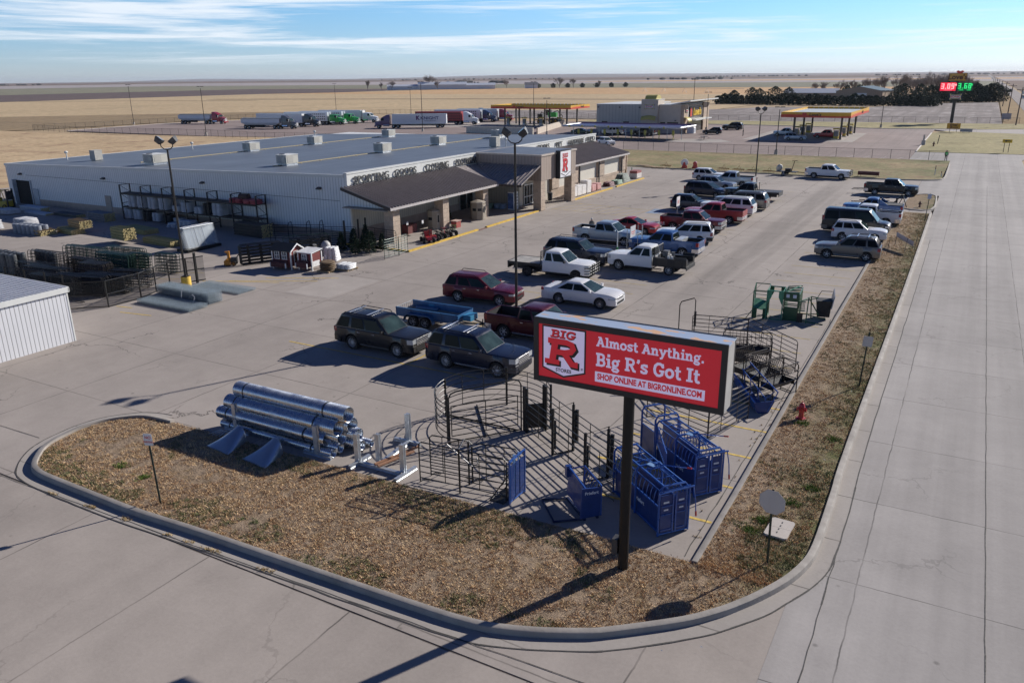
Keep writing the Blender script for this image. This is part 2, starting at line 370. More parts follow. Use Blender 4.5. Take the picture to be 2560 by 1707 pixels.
g_ln = ground('field_track', (.11, .085, .06), (.15, .11, .07), None, .02, .3, 0)
FAR = 15000
field([(-FAR, 2700), (-3300, 2700), (-3300, -FAR), (-FAR, -FAR)], g_pu, -.12); field([(-FAR, 2700), (FAR, 2700), (FAR, FAR), (-FAR, FAR)], g_pu, -.12)
field([(-3300, -2000), (-1950, -2000), (-1950, 1500), (FAR/4, 1500), (FAR/4, 2700), (-3300, 2700)], g_li, -.12)
field([(-900, 1900), (900, 1900), (900, 2250), (-900, 2250)], g_or, -.10)
field([(-1950, -2000), (-1000, -2000), (-1000, 960), (20, 960), (20, 1500), (-1950, 1500)], g_gn, -.12)
field([(-1000, -400), (-645, -400), (-645, 620), (-610, 700), (-640, 940), (-1000, 940)], g_br, -.12)
field([(-645, -400), (-250, -400), (-250, 100), (-300, 150), (-380, 190), (-285, 275), (-285, 487), (0, 487), (0, 620), (-645, 620)], g_tan, -.12)
field([(-640, 620), (0, 620), (0, 940), (-610, 940), (-575, 740)], g_or, -.12)
field([(-285, 275), (-195, 275), (-195, 478), (-285, 478)], g_tan, -.12)
field([(-300, 150), (-262, 140), (-255, 150), (-252, 195), (-240, 275), (-285, 275), (-380, 190)], g_dk, -.10)
field([(-195, 262), (-115, 262), (6, 268), (7, 462), (-20, 442), (-41, 388), (-83, 380), (-98, 350), (-140, 330), (-195, 318)], g_gy, -.10)
field([(-195, 318), (-140, 330), (-98, 350), (-90, 478), (-195, 478)], g_tan, -.10)
field([(-520, 440), (-280, 478), (-90, 478), (-90, 488), (-280, 489), (-520, 452)], g_ln, -.08)
field([(-690, 355), (-450, 424), (-450, 430), (-690, 361)], g_ln, -.08)
field([(24, 300), (3000, 300), (3000, 1500), (24, 1500)], g_pu, -.11)
hills = MB()
hp = [(-16000+i*600, 13500+250*sin(i*.7)) for i in range(60)]
hills.loft([[(x, y-2500, -2) for x, y in hp], [(x, y, 6+52*max(0, noise.noise(Vector((x*.00021, 3.3, 0)))+.28)) for x, y in hp], [(x, y+2500, -2) for x, y in hp]], closed_u=False)
struct('hills', hills, g_pu)
# grass lots
g_lot = ground('mown_dry_grass', (.60, .45, .28), (.48, .35, .215), (.30, .19, .13), .035, .7, .5, (R(-15), 5), .25)
struct('dry_lot', MB().flat([(-264, 142), (-320, 60), (-320, -60), (-106, -60), (-106, 112), (-62, 112), (-62, 152.2), (-158, 152.2), (-178, 148.5), (-240, 143.5)], -.2, -.04), g_lot)
g_strip = ground('patchy_turf', (.175, .18, .085), (.36, .28, .165), (.27, .17, .11), .13, 1.1, .6)
struct('grass_strip', MB().flat([(-62, 124.9), (-41.5, 123), (-14.5, 121.7), (-5, 122.9), (-3.3, 125), (-3.1, 152.2), (-62, 152.2)], -.2, .06), g_strip)
g_vg = ground('yellow_turf', (.33, .295, .16), (.40, .34, .19), (.24, .21, .11), .05, .9, .5)
struct('grass_strip', MB().flat([(-112, 242), (-52, 240.5), (-22, 235.5), (0, 240), (10.5, 245), (11, 268), (-112, 258)], -.2, .05), g_vg)
struct('grass_strip', MB().flat([(-9.2, 168.2), (-9.4, 222), (-6.4, 230), (9.5, 225), (11, 215), (11, 169)], -.2, .06), g_vg)
struct('grass_strip', MB().flat([(11.2, 245), (14, 330), (14, 900), (2, 900), (7.5, 462), (6.5, 300), (6, 268)], -.2, .04), ground('roadside_grass', (.34, .23, .11), (.27, .19, .1), (.2, .15, .08), .03, .5, .4))
# pavements
c_lot = concrete('lot_concrete', (.345, .302, .270), (6.1, 6.1), (-5.5, 20.3), .03, .85, ((-15.1, 1.3, 44, 125, .62), (-13.4, .5, 50, 118, .4), (-33.5, 2.2, 20, 110, .16)))
c_road = concrete('road_concrete', (.345, .318, .30), (4.9, 5.2), (-1.1, 21.9), .07, .28, ((1.3, .6, -8, 170, .22), (3.3, .7, -8, 170, .25), (5.6, .6, -8, 170, .2)), .2, .028)
c_tan = concrete('drive_concrete', (.35, .305, .27), (5.6, 7.2), (-30, 13.9), .03, .2, (), .2)
c_ts = concrete('truck_lot_paving', (.275, .215, .195), (4.5, 4.5), (0, 0), .05, .15, ((-15, .8, 170, 240, .2), (-60, 4, 150, 240, .25)), .5)
struct('parking_lot', MB().flat([(-118, 13.95), (-5.45, 13.95), (-5.45, 108), (-3, 122.8), (-41.3, 122.9), (-49, 125), (-62, 125), (-62, 111), (-106, 111), (-118, 60)], -.2, 0), c_lot)
struct('driveway', MB().flat([(-118, -30), (-2.7, -30), (-2.7, 30), (-5.45, 30), (-5.45, 13.9), (-118, 13.9)], -.2, -.004), c_tan)
struct('road', MB().flat([(-2.7, -30), (30, -30), (30, 40), (9, 60), (7.2, 90), (7.2, 158), (8, 162), (10.5, 169), (-9.3, 168.2), (-9.3, 152.4), (-3.1, 152.4), (-3.1, 125), (-5.45, 122.8), (-5.45, 108.5), (-2.75, 108), (-2.7, 80)], -.2, .002), c_road)
struct('truck_lot', MB().flat([(-62, 152.4), (-9.35, 152.4), (-9.4, 222), (-9.4, 236), (-22, 235.4), (-52, 240.4), (-112, 242), (-230, 240), (-231, 216), (-243, 187), (-238, 149.5), (-178, 149.5), (-158, 152.6)], -.2, .004), c_ts)
c_pad = concrete('fuel_pad_concrete', (.37, .33, .30), (5, 5), (0, 0), 0, 0, (), .3)
struct('fuel_pad', MB().flat([(-46, 187), (-22.7, 187), (-23.2, 216), (-46, 219)], -.2, .012), c_pad)
struct('fuel_pad', MB().flat([(-152, 200), (-108, 214), (-106, 236), (-150, 226)], -.2, .012), c_pad)
struct('access_road', MB().flat([(9.5, 225), (40, 223), (40, 243), (10.5, 244.6), (0, 239.6), (-22, 235), (-9.4, 235.8), (-6.4, 231)], -.2, .003), c_pad)
asph = ground('highway_asphalt', (.33, .29, .27), (.29, .26, .245), None, .02, .5, .1)
struct('highway', MB().flat([(14, 200), (21.5, 200), (21.5, 900), (18, 2500), (6, 9000), (0, 9000), (9, 2500), (14.5, 900)], -.2, .03), asph)
# kerbed island in the corner and the verge beside the road (raised turf, kerb as a ring)
g_isl = ground('island_soil', (.34, .255, .18), (.28, .205, .14), (.24, .165, .09), .4, 3.5, .9, edge=(-4.9, -2.9, (.12, .135, .05)))
kerbm = M('kerb_concrete', (.32, .29, .26), .9, 0, .22, 1.2, bump=.2)
KL = [(-28.3, 20.1), (-29.8, 19.95), (-30.55, 19.4), (-30.98, 18.8), (-31.2, 17.86), (-31.12, 17.1), (-30.98, 16.45), (-30.66, 15.85), (-29.95, 15.13), (-29.37, 14.74), (-28.6, 14.55), (-27.3, 14.5), (-25.9, 14.48), (-23.2, 14.46), (-20.4, 14.6), (-17.2, 14.7), (-14.1, 14.79), (-11.2, 14.9), (-10.2, 14.97), (-9.47, 15.08), (-8.83, 15.28), (-8.22, 15.52), (-7.77, 15.73), (-7.1, 16.08), (-6.55, 16.44), (-5.0, 17.75), (-4.25, 18.6), (-3.83, 19.2), (-3.43, 19.88), (-3.0, 20.75), (-2.7, 21.6), (-2.5, 22.6), (-2.46, 24), (-2.5, 27), (-2.58, 32), (-2.66, 60), (-2.9, 93.2)]
ISL = KL+[(-5.75, 93.4), (-5.8, 66), (-5.62, 38), (-5.5, 20.6), (-8.7, 20.55), (-15, 20.35), (-23, 20.22)]
def smooth_path(p, n=4, closed=True):
    k = len(p); out = []
    for i in range(k):
        a, b, c, e = (Vector(p[(i+j-1) % k] if closed else p[max(0, min(k-1, i+j-1))]) for j in range(4))
        for q in range(n):
            u = q/n; out.append(tuple(.5*((2*b)+(-a+c)*u+(2*a-5*b+4*c-e)*u*u+(-a+3*b-3*c+e)*u**3)))
    return out
def offset(p, d):
    k = len(p); out = []
    for i in range(k):
        t_ = (Vector(p[(i+1) % k])-Vector(p[i-1])).normalized(); out.append((p[i][0]-t_.y*d, p[i][1]+t_.x*d))
    return out
struct('island', MB().flat(ISL, -.2, .075), g_isl)
ISL2 = [(-5.75, 95.9), (-3.0, 95.9), (-2.95, 105.6), (-3.3, 107.7), (-4.2, 108.3), (-5.3, 107.2), (-5.8, 105)]
struct('island', MB().flat(ISL2, -.2, .075), g_isl)
struct('sidewalk', MB().flat([(-5.8, 93.42), (-2.95, 93.22), (-2.95, 95.88), (-5.8, 95.88)], -.2, .05), c_pad)
def kerb(pts, wdt=.16, h=.14, closed=False, batter=.03):
    P = [Vector(p) for p in pts]; k = len(P); rings = []
    for i in range(k):
        d = (P[(i+1) % k if closed else min(i+1, k-1)]-P[i-1 if closed or i else 0]).normalized(); nn = Vector((-d.y, d.x))
        rings.append([(P[i]+nn*o).to_3d()+Vector((0, 0, z)) for o, z in ((-wdt/2-batter, -.1), (-wdt/2, h-.02), (-wdt/2+.03, h), (wdt/2, h), (wdt/2, -.1))])
    return MB().loft(rings, True, not closed, closed)
outer = smooth_path(KL, 4, False)[:-3]
struct('kerb', kerb(outer, .2, .18, False, .05), kerbm, 40)
struct('kerb', kerb([(-5.5, 20.6), (-5.5, 25), (-5.55, 31.8), (-5.62, 38), (-5.76, 60), (-5.8, 66), (-5.75, 93.4)][::-1], .18), kerbm, 40)
struct('kerb', kerb(smooth_path(ISL2, 3), .16, .14, True), kerbm, 40)
struct('kerb', kerb(smooth_path([(-48.9, 124.8), (-41.2, 122.85), (-26, 121.9), (-14.5, 121.55), (-7, 122.5), (-4, 123.6), (-3.1, 125.5), (-2.9, 131), (-3.05, 152.3)], 4, False)[:-4], .16), kerbm, 40)
struct('kerb', kerb([(-9.2, 168.1), (-9.35, 190), (-9.4, 222)], .25), M('pale_kerb', (.55, .5, .46), .9), 40)
struct('kerb', kerb([(-112, 241.8), (-52, 240.4), (-22, 235.3), (0, 239.8)], .3), M('pale_kerb', (.55, .5, .46), .9), 40)
struct('kerb', kerb([(-230, 240.2), (-231, 216.2), (-243, 187.2), (-238, 149.4)], .5, .12), M('pale_kerb', (.55, .5, .46), .9), 40)
# gutter pan joint along the kerb: a dark sealed line and the pan itself
pan = concrete('gutter_concrete', (.36, .325, .295), (50, 3.05), (0, 21), 0, .1, (), .15)
po = offset(outer, -.62); g = MB(); kk = len(outer)
for i in range(2, kk-3):
    a, b, c_, e = outer[i], outer[i+1], po[i+1], po[i]
    g.poly([(*a, .006), (*b, .006), (*c_, .006), (*e, .006)])
struct('gutter', g, pan)
g = MB()
for i in range(2, kk-3):
    wd = .02+.02*abs(noise.noise(Vector((i*.9, 0, 0)))); a, b = Vector(po[i]), Vector(po[i+1]); d = (b-a).normalized(); nn = Vector((-d.y, d.x))*wd
    L_ = (b-a).length; ns = max(1, int(L_/1.2))
    for q in range(ns):
        p0 = a+(b-a)*q/ns; p1 = a+(b-a)*(q+1)/ns; j0 = nn*(noise.noise(p0.to_3d()*.9)*2); j1 = nn*(noise.noise(p1.to_3d()*.9)*2)
        p0, p1 = p0+j0, p1+j1
        g.poly([((p0-nn).x, (p0-nn).y, .011), ((p1-nn).x, (p1-nn).y, .011), ((p1+nn).x, (p1+nn).y, .011), ((p0+nn).x, (p0+nn).y, .011)])
struct('joint_sealant', g, M('sealant', (.06, .055, .05), .8))
g = MB()
for (x0, y0, x1, y1, s) in ((-5.9, 20.9, -5.95, 92, 1), (-32, 16.5, -36, 16.4, .7), (2.1, -5, 2.2, 120, .5), (-30.5, 13.82, -17, 14.15, 1), (-17, 14.15, -3, 14.62, 1), (-1.75, 9, -1.86, 24, 1.2)):
    L_ = math.hypot(x1-x0, y1-y0); n_ = int(L_/.7)
    for i in range(n_):
        u, v = i/n_, (i+1)/n_; wd = .012+.02*max(0, noise.noise(Vector((i*.5, x0, 0))))*s
        p = Vector((x0+(x1-x0)*u, y0+(y1-y0)*u)); q = Vector((x0+(x1-x0)*v, y0+(y1-y0)*v))
        d = (q-p).normalized(); nn = Vector((-d.y, d.x)); p += nn*.05*noise.noise(p.to_3d()*1.7)*s; q += nn*.05*noise.noise(q.to_3d()*1.7)*s; nn *= wd
        g.poly([(*(p-nn), .012), (*(q-nn), .012), (*(q+nn), .012), (*(p+nn), .012)])
struct('joint_sealant', g, M('sealant', (.06, .055, .05), .8))
# repair patch, painted lines
struct('concrete_patch', MB().flat([(-40.1, 38.8), (-36.4, 38.9), (-36.35, 44.4), (-40.2, 44.4)], -.05, .006), concrete('patch_concrete', (.40, .355, .32), (30, 30), (0, 0), 0, 0, ()))
yel = M('road_paint_yellow', (.58, .40, .085), .8, 0, .5, 5); yelw = M('worn_paint_yellow', (.46, .35, .155), .85, 0, .35, 3); blu = M('worn_paint_blue', (.20, .26, .36), .85, 0, .5, 1.5)
g = MB(); gy = MB()
def line(g_, a, b, wd=.1, z=.008):
    a = Vector(a); b = Vector(b); d = (b-a).normalized(); nn = Vector((-d.y, d.x))*wd/2
    g_.poly([(*(a-nn), z), (*(b-nn), z), (*(b+nn), z), (*(a+nn), z)])
for i in range(5): line(g, (-10.6-.35*(i % 2), 23.2+i*2.65), (-5.72, 23.2+i*2.65), .13)
for i in range(22):
    y = 36.6+i*2.62
    line(gy, (-10.9, y), (-6.35, y+.1), .1)
for i in range(29):
    y = 30.85+i*2.62
    if i < 3: line(g, (-32 if i == 0 else -24, y), (-19.6, y), .1)
    else: line(gy, (-29.2, y), (-18.6, y+.05), .09)
line(g, (-23.82, 30.9), (-23.8, 33), .1); line(gy, (-23.9, 33), (-23.9, 100), .09)
for i in range(9): line(gy, (-53+i*.2, 36.5+i*2.2 if i < 2 else 36.5), (-50, 38+i*2.2), .1) if i < 2 else None
for (a, b) in (((-47.5, 31), (-46.2, 31.2)), ((-46, 30.2), (-43.5, 30.6)), ((-48, 38.4), (-42.5, 40.6)), ((-46.2, 39.3), (-40.3, 42.2)), ((-44.5, 41.2), (-39.5, 43.6))): line(g, a, b, .1)
line(gy, (-40.0, 79.5), (-30.2, 78.4), .1); line(gy, (-39.4, 84.4), (-29.6, 83.2), .1)
for i in range(8): line(gy, (-39.6+i*1.25, 79.5-i*.12), (-38.4+i*1.25, 84.2-i*.12), .09)
struct('lane_marking', g, yel); struct('lane_marking', gy, yelw)
g = MB()
for y0, y1 in ((74.6, 76.9), (81.3, 84.4)):
    g.flat([(-29.7, y0), (-28.4, y0), (-28.4, y1), (-29.7, y1)], .001, .008)
    for i in range(6): line(g, (-28.2+i*.7, y0), (-27.7+i*.7, y1), .22)
g.flat([(-28.2, 69.3), (-25.8, 69.3), (-25.8, 71.6), (-28.2, 71.6)], .001, .008)
struct('lane_marking', g, blu)
g = MB()
for i in range(9): line(g, (-30+i*2.7, 153), (-29.3+i*2.7, 156.5), .12, .012)
line(g, (-70, 178.6), (-57, 178.6), .6, .012)
struct('lane_marking', g, M('worn_paint_white', (.5, .46, .43), .85))
struct('lane_marking', MB().flat(arc(-56, 179, 5, 90, 270, 12)+[(-51, 174), (-46, 178.5), (-50, 184)], .001, .05), c_pad)
# scattered turf tufts: dry straw and green weeds on the island and the verge
def blades(name, test, n, hmin, hmax, mat_, seed, spread=.09, per=7):
    r = random.Random(seed); b = MB(); v = b.v; fcs = b.f
    while n > 0:
        x, y, z = test(r)
        if x is None: continue
        n -= 1; rr = spread*r.uniform(.5, 1.4)
        for k in range(per):
            a = r.uniform(0, 2*pi); d = rr*math.sqrt(r.random()); px, py = x+d*cos(a), y+d*sin(a)
            h = r.uniform(hmin, hmax); t_ = r.uniform(0, 2*pi); w_ = r.uniform(.006, .015); ln = r.uniform(.2, 1.1)*h
            i = len(v); v += [(px-w_*sin(t_), py+w_*cos(t_), z), (px+w_*sin(t_), py-w_*cos(t_), z), (px+ln*cos(t_+.3), py+ln*sin(t_+.3), z+h)]
            fcs.append((i, i+1, i+2))
    b.mi = [0]*len(fcs)
    return tag(b.build(name, mat_, None, 0), kind='stuff')
def inpoly(x, y, p):
    c_ = False; j = len(p)-1
    for i in range(len(p)):
        if (p[i][1] > y) != (p[j][1] > y) and x < (p[j][0]-p[i][0])*(y-p[i][1])/(p[j][1]-p[i][1])+p[i][0]: c_ = not c_
        j = i
    return c_
ISLs = ISL[:]
def pick(r, green):
    if r.random() < .62: x, y = r.uniform(-31.1, -2.6), r.uniform(14.7, 20.6)
    else:
        y = 20.5+(r.random()**1.7)*72; x = r.uniform(-5.4, -2.7)
    if not inpoly(x, y, ISLs) or min((x-p[0])**2+(y-p[1])**2 for p in outer[::2]) < .05: return None, 0, 0
    d = noise.noise(Vector((x*.55, y*.55, 1)))+.6*noise.noise(Vector((x*2.1, y*2.1, 5)))
    edge = .35 if (y < 16.1) or (x > -3.6 and y > 33) or (-22 < x < -8 and y > 19.2) else 0
    if green:
        ok = noise.noise(Vector((x*.45, y*.45, 9)))+.5*noise.noise(Vector((x*1.9, y*1.9, 2)))+edge*1.25+(.22 if x > -6 and y > 21 else 0) > .40
    else: ok = d > -.4
    return (x, y, .07) if ok else (None, 0, 0)
def leafm(name, c1, c2, s=1.3):
    m, t, p = raw(name); ps = t.pos()
    c = t.mix(t.mapr(t.noise(ps, s, 4, .7), .3, .7), c1, c2); k = t.node('ShaderNodeTexWhiteNoise', {'Vector': t.node('ShaderNodeVectorMath', {0: ps, 1: (40, 40, 40)}, operation='MULTIPLY').outputs[0]}).outputs[0]
    c = t.mix(1.0, c, t.node('ShaderNodeCombineColor', {0: t.mapr(t.noise(ps, 30, 2), .3, .7, .65, 1.4), 1: t.mapr(t.noise(ps, 30, 2), .3, .7, .65, 1.4), 2: t.mapr(t.noise(ps, 30, 2), .3, .7, .65, 1.4)}).outputs[0], 'MULTIPLY')
    t.put(p.inputs['Base Color'], c); p.inputs['Roughness'].default_value = .8; p.inputs['Specular IOR Level'].default_value = .2
    return m
straw = leafm('dry_straw', (.74, .54, .31), (.52, .34, .19), .5); weed = leafm('green_weed', (.11, .14, .05), (.20, .20, .09))
blades('dry_grass', lambda r: pick(r, 0), 21000, .025, .085, straw, 3, .11, 6)
blades('dry_grass', lambda r: pick(r, 0), 5000, .03, .08, leafm('russet_grass', (.38, .21, .11), (.22, .12, .065), .7), 13, .1, 7)
blades('green_weeds', lambda r: pick(r, 1), 6200, .025, .09, weed, 4, .09, 8)
def clump(r):
    x, y = r.choice([(-4.25, 24.0), (-3.2, 31.6), (-4.45, 23.2), (-3.7, 25.6), (-3.2, 27), (-26.6, 16.4), (-24.9, 16.2), (-4.6, 32.6)]); return x+r.gauss(0, .16), y+r.gauss(0, .14), .07
blades('green_weeds', clump, 420, .04, .11, leafm('bright_weed', (.10, .17, .025), (.13, .2, .04)), 5, .06, 8)
def joint_w(r): x = r.choice([-26.9, -24.8, -23.1, -21.0, -20.1, -19.2, -18.8, -16.7, -5.95, -5.92])+r.gauss(0, .15); y = 14.0+(x+25)*.025+r.gauss(0, .04) if x < -10 else r.uniform(22, 40); return x, y, .0
blades('dry_grass', joint_w, 130, .03, .1, leafm('pale_straw', (.5, .38, .2), (.4, .28, .14)), 6, .05, 8)
g = MB(); r_ = random.Random(5)
for _ in range(46):
    x, y = r_.uniform(-29, -3), r_.uniform(16.3, 20)
    if r_.random() < .4: x, y = r_.uniform(-5.2, -3.1), r_.uniform(20, 45)
    a = r_.uniform(0, 3); s = r_.uniform(.02, .07); g.poly([(x, y, .1), (x+s*cos(a), y+s*sin(a), .12), (x+s*cos(a)-s*.6*sin(a), y+s*sin(a)+s*.6*cos(a), .105)])
tag(g.build('litter', M('scrap_paper', (.7, .68, .65), .7), None, 0), kind='stuff')
# ================================================================ THE FARM STORE
white_panel = ribbed('white_wall_panel', (.74, .75, .74), 'XY', .34, .5, 0, .03, .35, .05, .5)
cream_panel = ribbed('cream_wall_panel', (.55, .50, .42), 'XY', .34, .55, 0, .03, .3, .05, .4)
tan_panel = ribbed('tan_wall_panel', (.36, .285, .235), 'XY', .4, .55, 0, .03, .3, .05, .4)
plinth_m = M('tan_plinth', (.40, .31, .25), .85, 0, .15, 2)
stone = blocks('split_face_block', (.50, .39, .30), (.40, .33, .27), .8, .4)
trim_w = M('white_trim', (.66, .66, .63), .5, 0, .06, 1); trim_b = M('bronze_trim', (.05, .04, .037), .45, .2, .15, 2)
roof_m, rt, rp = raw('roof_membrane'); ps = rt.pos(); k = rt.mapr(rt.noise(ps, .16, 5, .65), .3, .7, .84, 1.16); k2 = rt.mapr(rt.noise(rt.scale(ps, 1.6, .03), 1, 4, .6), .3, .7, .9, 1.1)
k = rt.m('MULTIPLY', k, k2); rt.put(rp.inputs['Base Color'], rt.mix(1.0, (.135, .158, .195), rt.node('ShaderNodeCombineColor', {0: k, 1: k, 2: k}).outputs[0], 'MULTIPLY')); rp.inputs['Roughness'].default_value = .5  # blue of the reflected sky is mixed into the roof base colour
brown_roof = M('bronze_roof_metal', (.27, .235, .225), .45, .1, .12, 1.2)
dkglass = M('dark_glass', (.02, .025, .028), .06, 0, .3, .7); black_p = M('black_paint', (.012, .012, .013), .45, 0, .25, 4)
dgrey = M('dark_grey', (.05, .05, .052), .5, 0, .2, 3); steel = M('galvanised', (.48, .50, .52), .38, .75, .22, 4, bump=.05)
door_m = M('door_tan', (.36, .30, .25), .6); yelk = M('yellow_kerb_paint', (.66, .43, .07), .75, 0, .25, 2.5)
XF, XB, YS, YN = -48.4, -102.2, 55.5, 110.4
def rz_(x): return 5.74-(XF-x)*.0212
store = thing('store_building', 'long low metal sided farm store with tan entrance tower and brown porch roof', 'building', (XF, YS, 0))
IM = TR((-XF, -YS, 0))
def SB(): return MB(IM.copy())
b = SB(); b.prism([(XF, YS, .72), (XB, YS, .72), (XB, YS, rz_(XB)), (XF, YS, rz_(XF))], (0, .25, 0)); b.prism([(XB, YS+.25, 0), (XB, YN, 0), (XB, YN, rz_(XB)), (XB, YS+.25, rz_(XB))], (.25, 0, 0)); b.prism([(XB+.25, YN-.25, 0), (XF, YN-.25, 0), (XF, YN-.25, rz_(XF)), (XB+.25, YN-.25, rz_(XB))], (0, .25, 0))
b.build('wall', white_panel, store, 0)
SB().box(XB-.02, YS-.05, 0, XF, YS+.25, .72).build('plinth', plinth_m, store, 0)
b = SB(); b.prism([(XF, YS-.003, 2.97), (XF, YS-.003, 4.72), (-43.25, YS-.003, 3.28), (-43.25, YS-.003, 2.97)], (0, .25, 0)); b.box(XF-.0, YS-.004, 2.97, XF+.15, YS+.25, 0)
b.build('porch_end_wall', white_panel, store, 0)
b = SB(); b.box(XF-.25, YS+.25, 0, XF, YN-.25, 4.78); b.build('front_wall', cream_panel, store, 0)
SB().box(XF-.01, YS+.26, 0, XF+.06, 77.3, .85).build('plinth', plinth_m, store, 0)
SB().prism([(XF-.26, YS+.05, rz_(XF)), (XB+.05, YS+.05, rz_(XB)), (XB+.05, YN-.05, rz_(XB)), (XF-.26, YN-.05, rz_(XF))], (0, 0, .07)).build('roof', roof_m, store, 0)
b = SB(); b.box(XF-.28, YS-.03, 4.76, XF+.02, 77.38, 5.9); b.box(XF-.28, 86.1, 4.76, XF+.02, YN+.03, 5.93); b.build('parapet', trim_w, store, 0)
b = SB(); b.box(XF-.32, YS-.08, 5.88, XF+.07, 77.38, 6.02); b.box(XF-.32, 86.12, 5.9, XF+.07, YN+.08, 6.04)
b.prism([(XF-.35, YS-.07, rz_(XF)-.16), (XB-.1, YS-.07, rz_(XB)-.16), (XB-.1, YS-.07, rz_(XB)+.1), (XF-.35, YS-.07, rz_(XF)+.1)], (0, .14, 0)); b.box(XB-.1, YS+.08, rz_(XB)-.16, XB+.05, YN, rz_(XB)+.1)
b.prism([(XF-.35, YN-.05, rz_(XF)-.16), (XB-.1, YN-.05, rz_(XB)-.16), (XB-.1, YN-.05, rz_(XB)+.1), (XF-.35, YN-.05, rz_(XF)+.1)], (0, .14, 0))
b.build('coping', trim_w, store, 0)
# doors in the south wall
b = SB(); b.box(-100.4, YS-.06, 0, -97.6, YS-.02, 2.8); b.build('doorway_dark_sheet', M('doorway_dark', (.015, .014, .013), .9), store, 0)  # black sheet painted for the dark inside the open doorway
b = SB(); b.box(-100.6, YS-.5, 0, -100.4, YS-.03, 2.9); b.box(-97.6, YS-.12, 0, -97.42, YS-.03, 2.9); b.each('door_frame', M('pale_blue_panel', (.42, .45, .48), .6), store, 0)
SB().box(-97.2, YS-.09, .05, -96.2, YS-.03, 1.95).build('door', M('pale_blue_panel', (.42, .45, .48), .6), store, 0)
SB().box(-83.6, YS-.09, .05, -82.6, YS-.052, 1.95).build('door', door_m, store, 0)
for x, z in ((-99.2, 3.5), (-83.3, 3.75), (-67.3, 4.12), (-51.7, 4.42)):
    SB().prism([(x-.22, YS, z-.02), (x-.22, YS-.34, z-.02), (x-.22, YS-.34, z+.08), (x-.22, YS, z+.2)], (.44, 0, 0)).build('wall_light', dgrey, store, 0)
SB().box(XB+4, YS-.03, 3.46, XF-1, YS-.01, 3.49).build('conduit', dgrey, store, 0)
# columns
cols = [(-44.45, YS-.02), (-44.4, 63.2), (-44.35, 70.5)]
for x, y in cols: SB().box(x, y, 0, x+1.0, y+1.0, 3.22).build('column', stone, store, 0)
for y in (77.36, 85.06): SB().box(-41.15, y, 0, -40.2, y+1.0, 3.26).build('column', stone, store, 0)
# porch roofs with standing seams
def shed_roof(pts, y0, y1, name, pitch=.42):
    (x0, z0), (x1, z1) = pts; b = SB(); b.prism([(x0, y0, z0), (x1, y0, z1), (x1, y0, z1-.12), (x0, y0, z0-.12)], (0, y1-y0, 0)); n = int((y1-y0)/pitch)
    for i in range(n+1):
        y = y0+.03+i*(y1-y0-.1)/n; b.prism([(x0, y, z0), (x1+.03, y, z1), (x1+.03, y, z1+.13), (x0, y, z0+.13)], (0, .05, 0))
    return b.build(name, brown_roof, store, 0)
shed_roof([(XF+.02, 4.8), (-43.0, 3.34)], 54.55, 73.0, 'porch_roof'); shed_roof([(XF+.02, 4.86), (-42.85, 3.5)], 86.12, 109.75, 'porch_roof')
b = SB(); T1, T2, E1, E2 = (XF+.03, 77.35, 4.9), (-40.25, 77.35, 4.9), (-43.0, 73.0, 3.34), (-40.25, 73.0, 3.34)
V = [Vector(q) for q in (T1, T2, E2, E1)]; b.prism(V, (0, 0, -.1)); b.prism([(XF+.03, 77.35, 4.79), (XF+.03, 73, 4.79), (-43, 73, 3.335)], (0, 0, -.1))
for i in range(20):
    u = i/19; x = XF+.05+u*(-40.3-XF-.05); ye = 73.02 if x > -43 else 77.3-(77.3-73)*(x-XF)/(-43-XF)
    ze = 4.9-(77.35-ye)*(4.9-3.34)/4.35
    if ye < 77: b.prism([(x, 77.34, 4.9), (x, ye, ze), (x, ye, ze+.07), (x, 77.34, 4.97)], (.05, 0, 0))
b.build('porch_roof', brown_roof, store, 0)
b = SB(); b.box(-43.0, 54.5, 3.14, -42.86, 73, 3.33); b.box(-42.85, 86.15, 3.3, -42.72, 109.8, 3.48); b.each('gutter', M('gutter_brown', (.50, .46, .44), .5), store, 0)
b = SB(); b.prism([(XF+.02, 54.5, 4.6), (-42.95, 54.5, 3.12), (-42.95, 54.5, 3.36), (XF+.02, 54.5, 4.84)], (0, .05, 0)); b.box(-43, 72.93, 3.12, -40.2, 73.0, 3.34); b.prism([(XF+.02, 109.76, 4.66), (-42.8, 109.76, 3.26), (-42.8, 109.76, 3.5), (XF+.02, 109.76, 4.9)], (0, .06, 0)); b.each('fascia', trim_b, store, 0)
SB().box(XF, 54.6, 3.02, -43.3, 77.3, 3.1).build('porch_ceiling', M('soffit', (.35, .31, .27), .8), store, 0)
# entrance tower
b = SB(); b.box(-48.4, 77.4, 3.25, -40.2, 86.1, 5.86); b.build('entrance_tower', tan_panel, store, 0)
b = SB(); b.box(-48.6, 77.3, 5.86, -40.1, 86.2, 6.02); b.build('coping', M('tan_coping', (.50, .43, .36), .5), store, 0)
SB().box(-48.3, 77.6, 6.022, -40.4, 85.9, 6.03).build('roof', roof_m, store, 0)
b = SB(); b.box(-43.9, 78.6, 0, -43.6, 79.5, 3.25); b.box(-43.9, 82.2, 0, -43.6, 86.0, 3.25); b.box(-43.9, 79.5, 2.4, -43.6, 82.2, 3.25); b.box(-48.3, 78.4, 0, -43.9, 78.6, 3.25); b.build('vestibule_wall', cream_panel, store, 0)
b = SB(); b.box(-43.65, 79.5, .05, -43.55, 82.2, 2.4); b.build('entrance_glass', dkglass, store, 0)
b = SB()
for y in (79.5, 80.17, 80.85, 81.5, 82.15): b.box(-43.54, y, .02, -43.46, y+.09, 2.42)
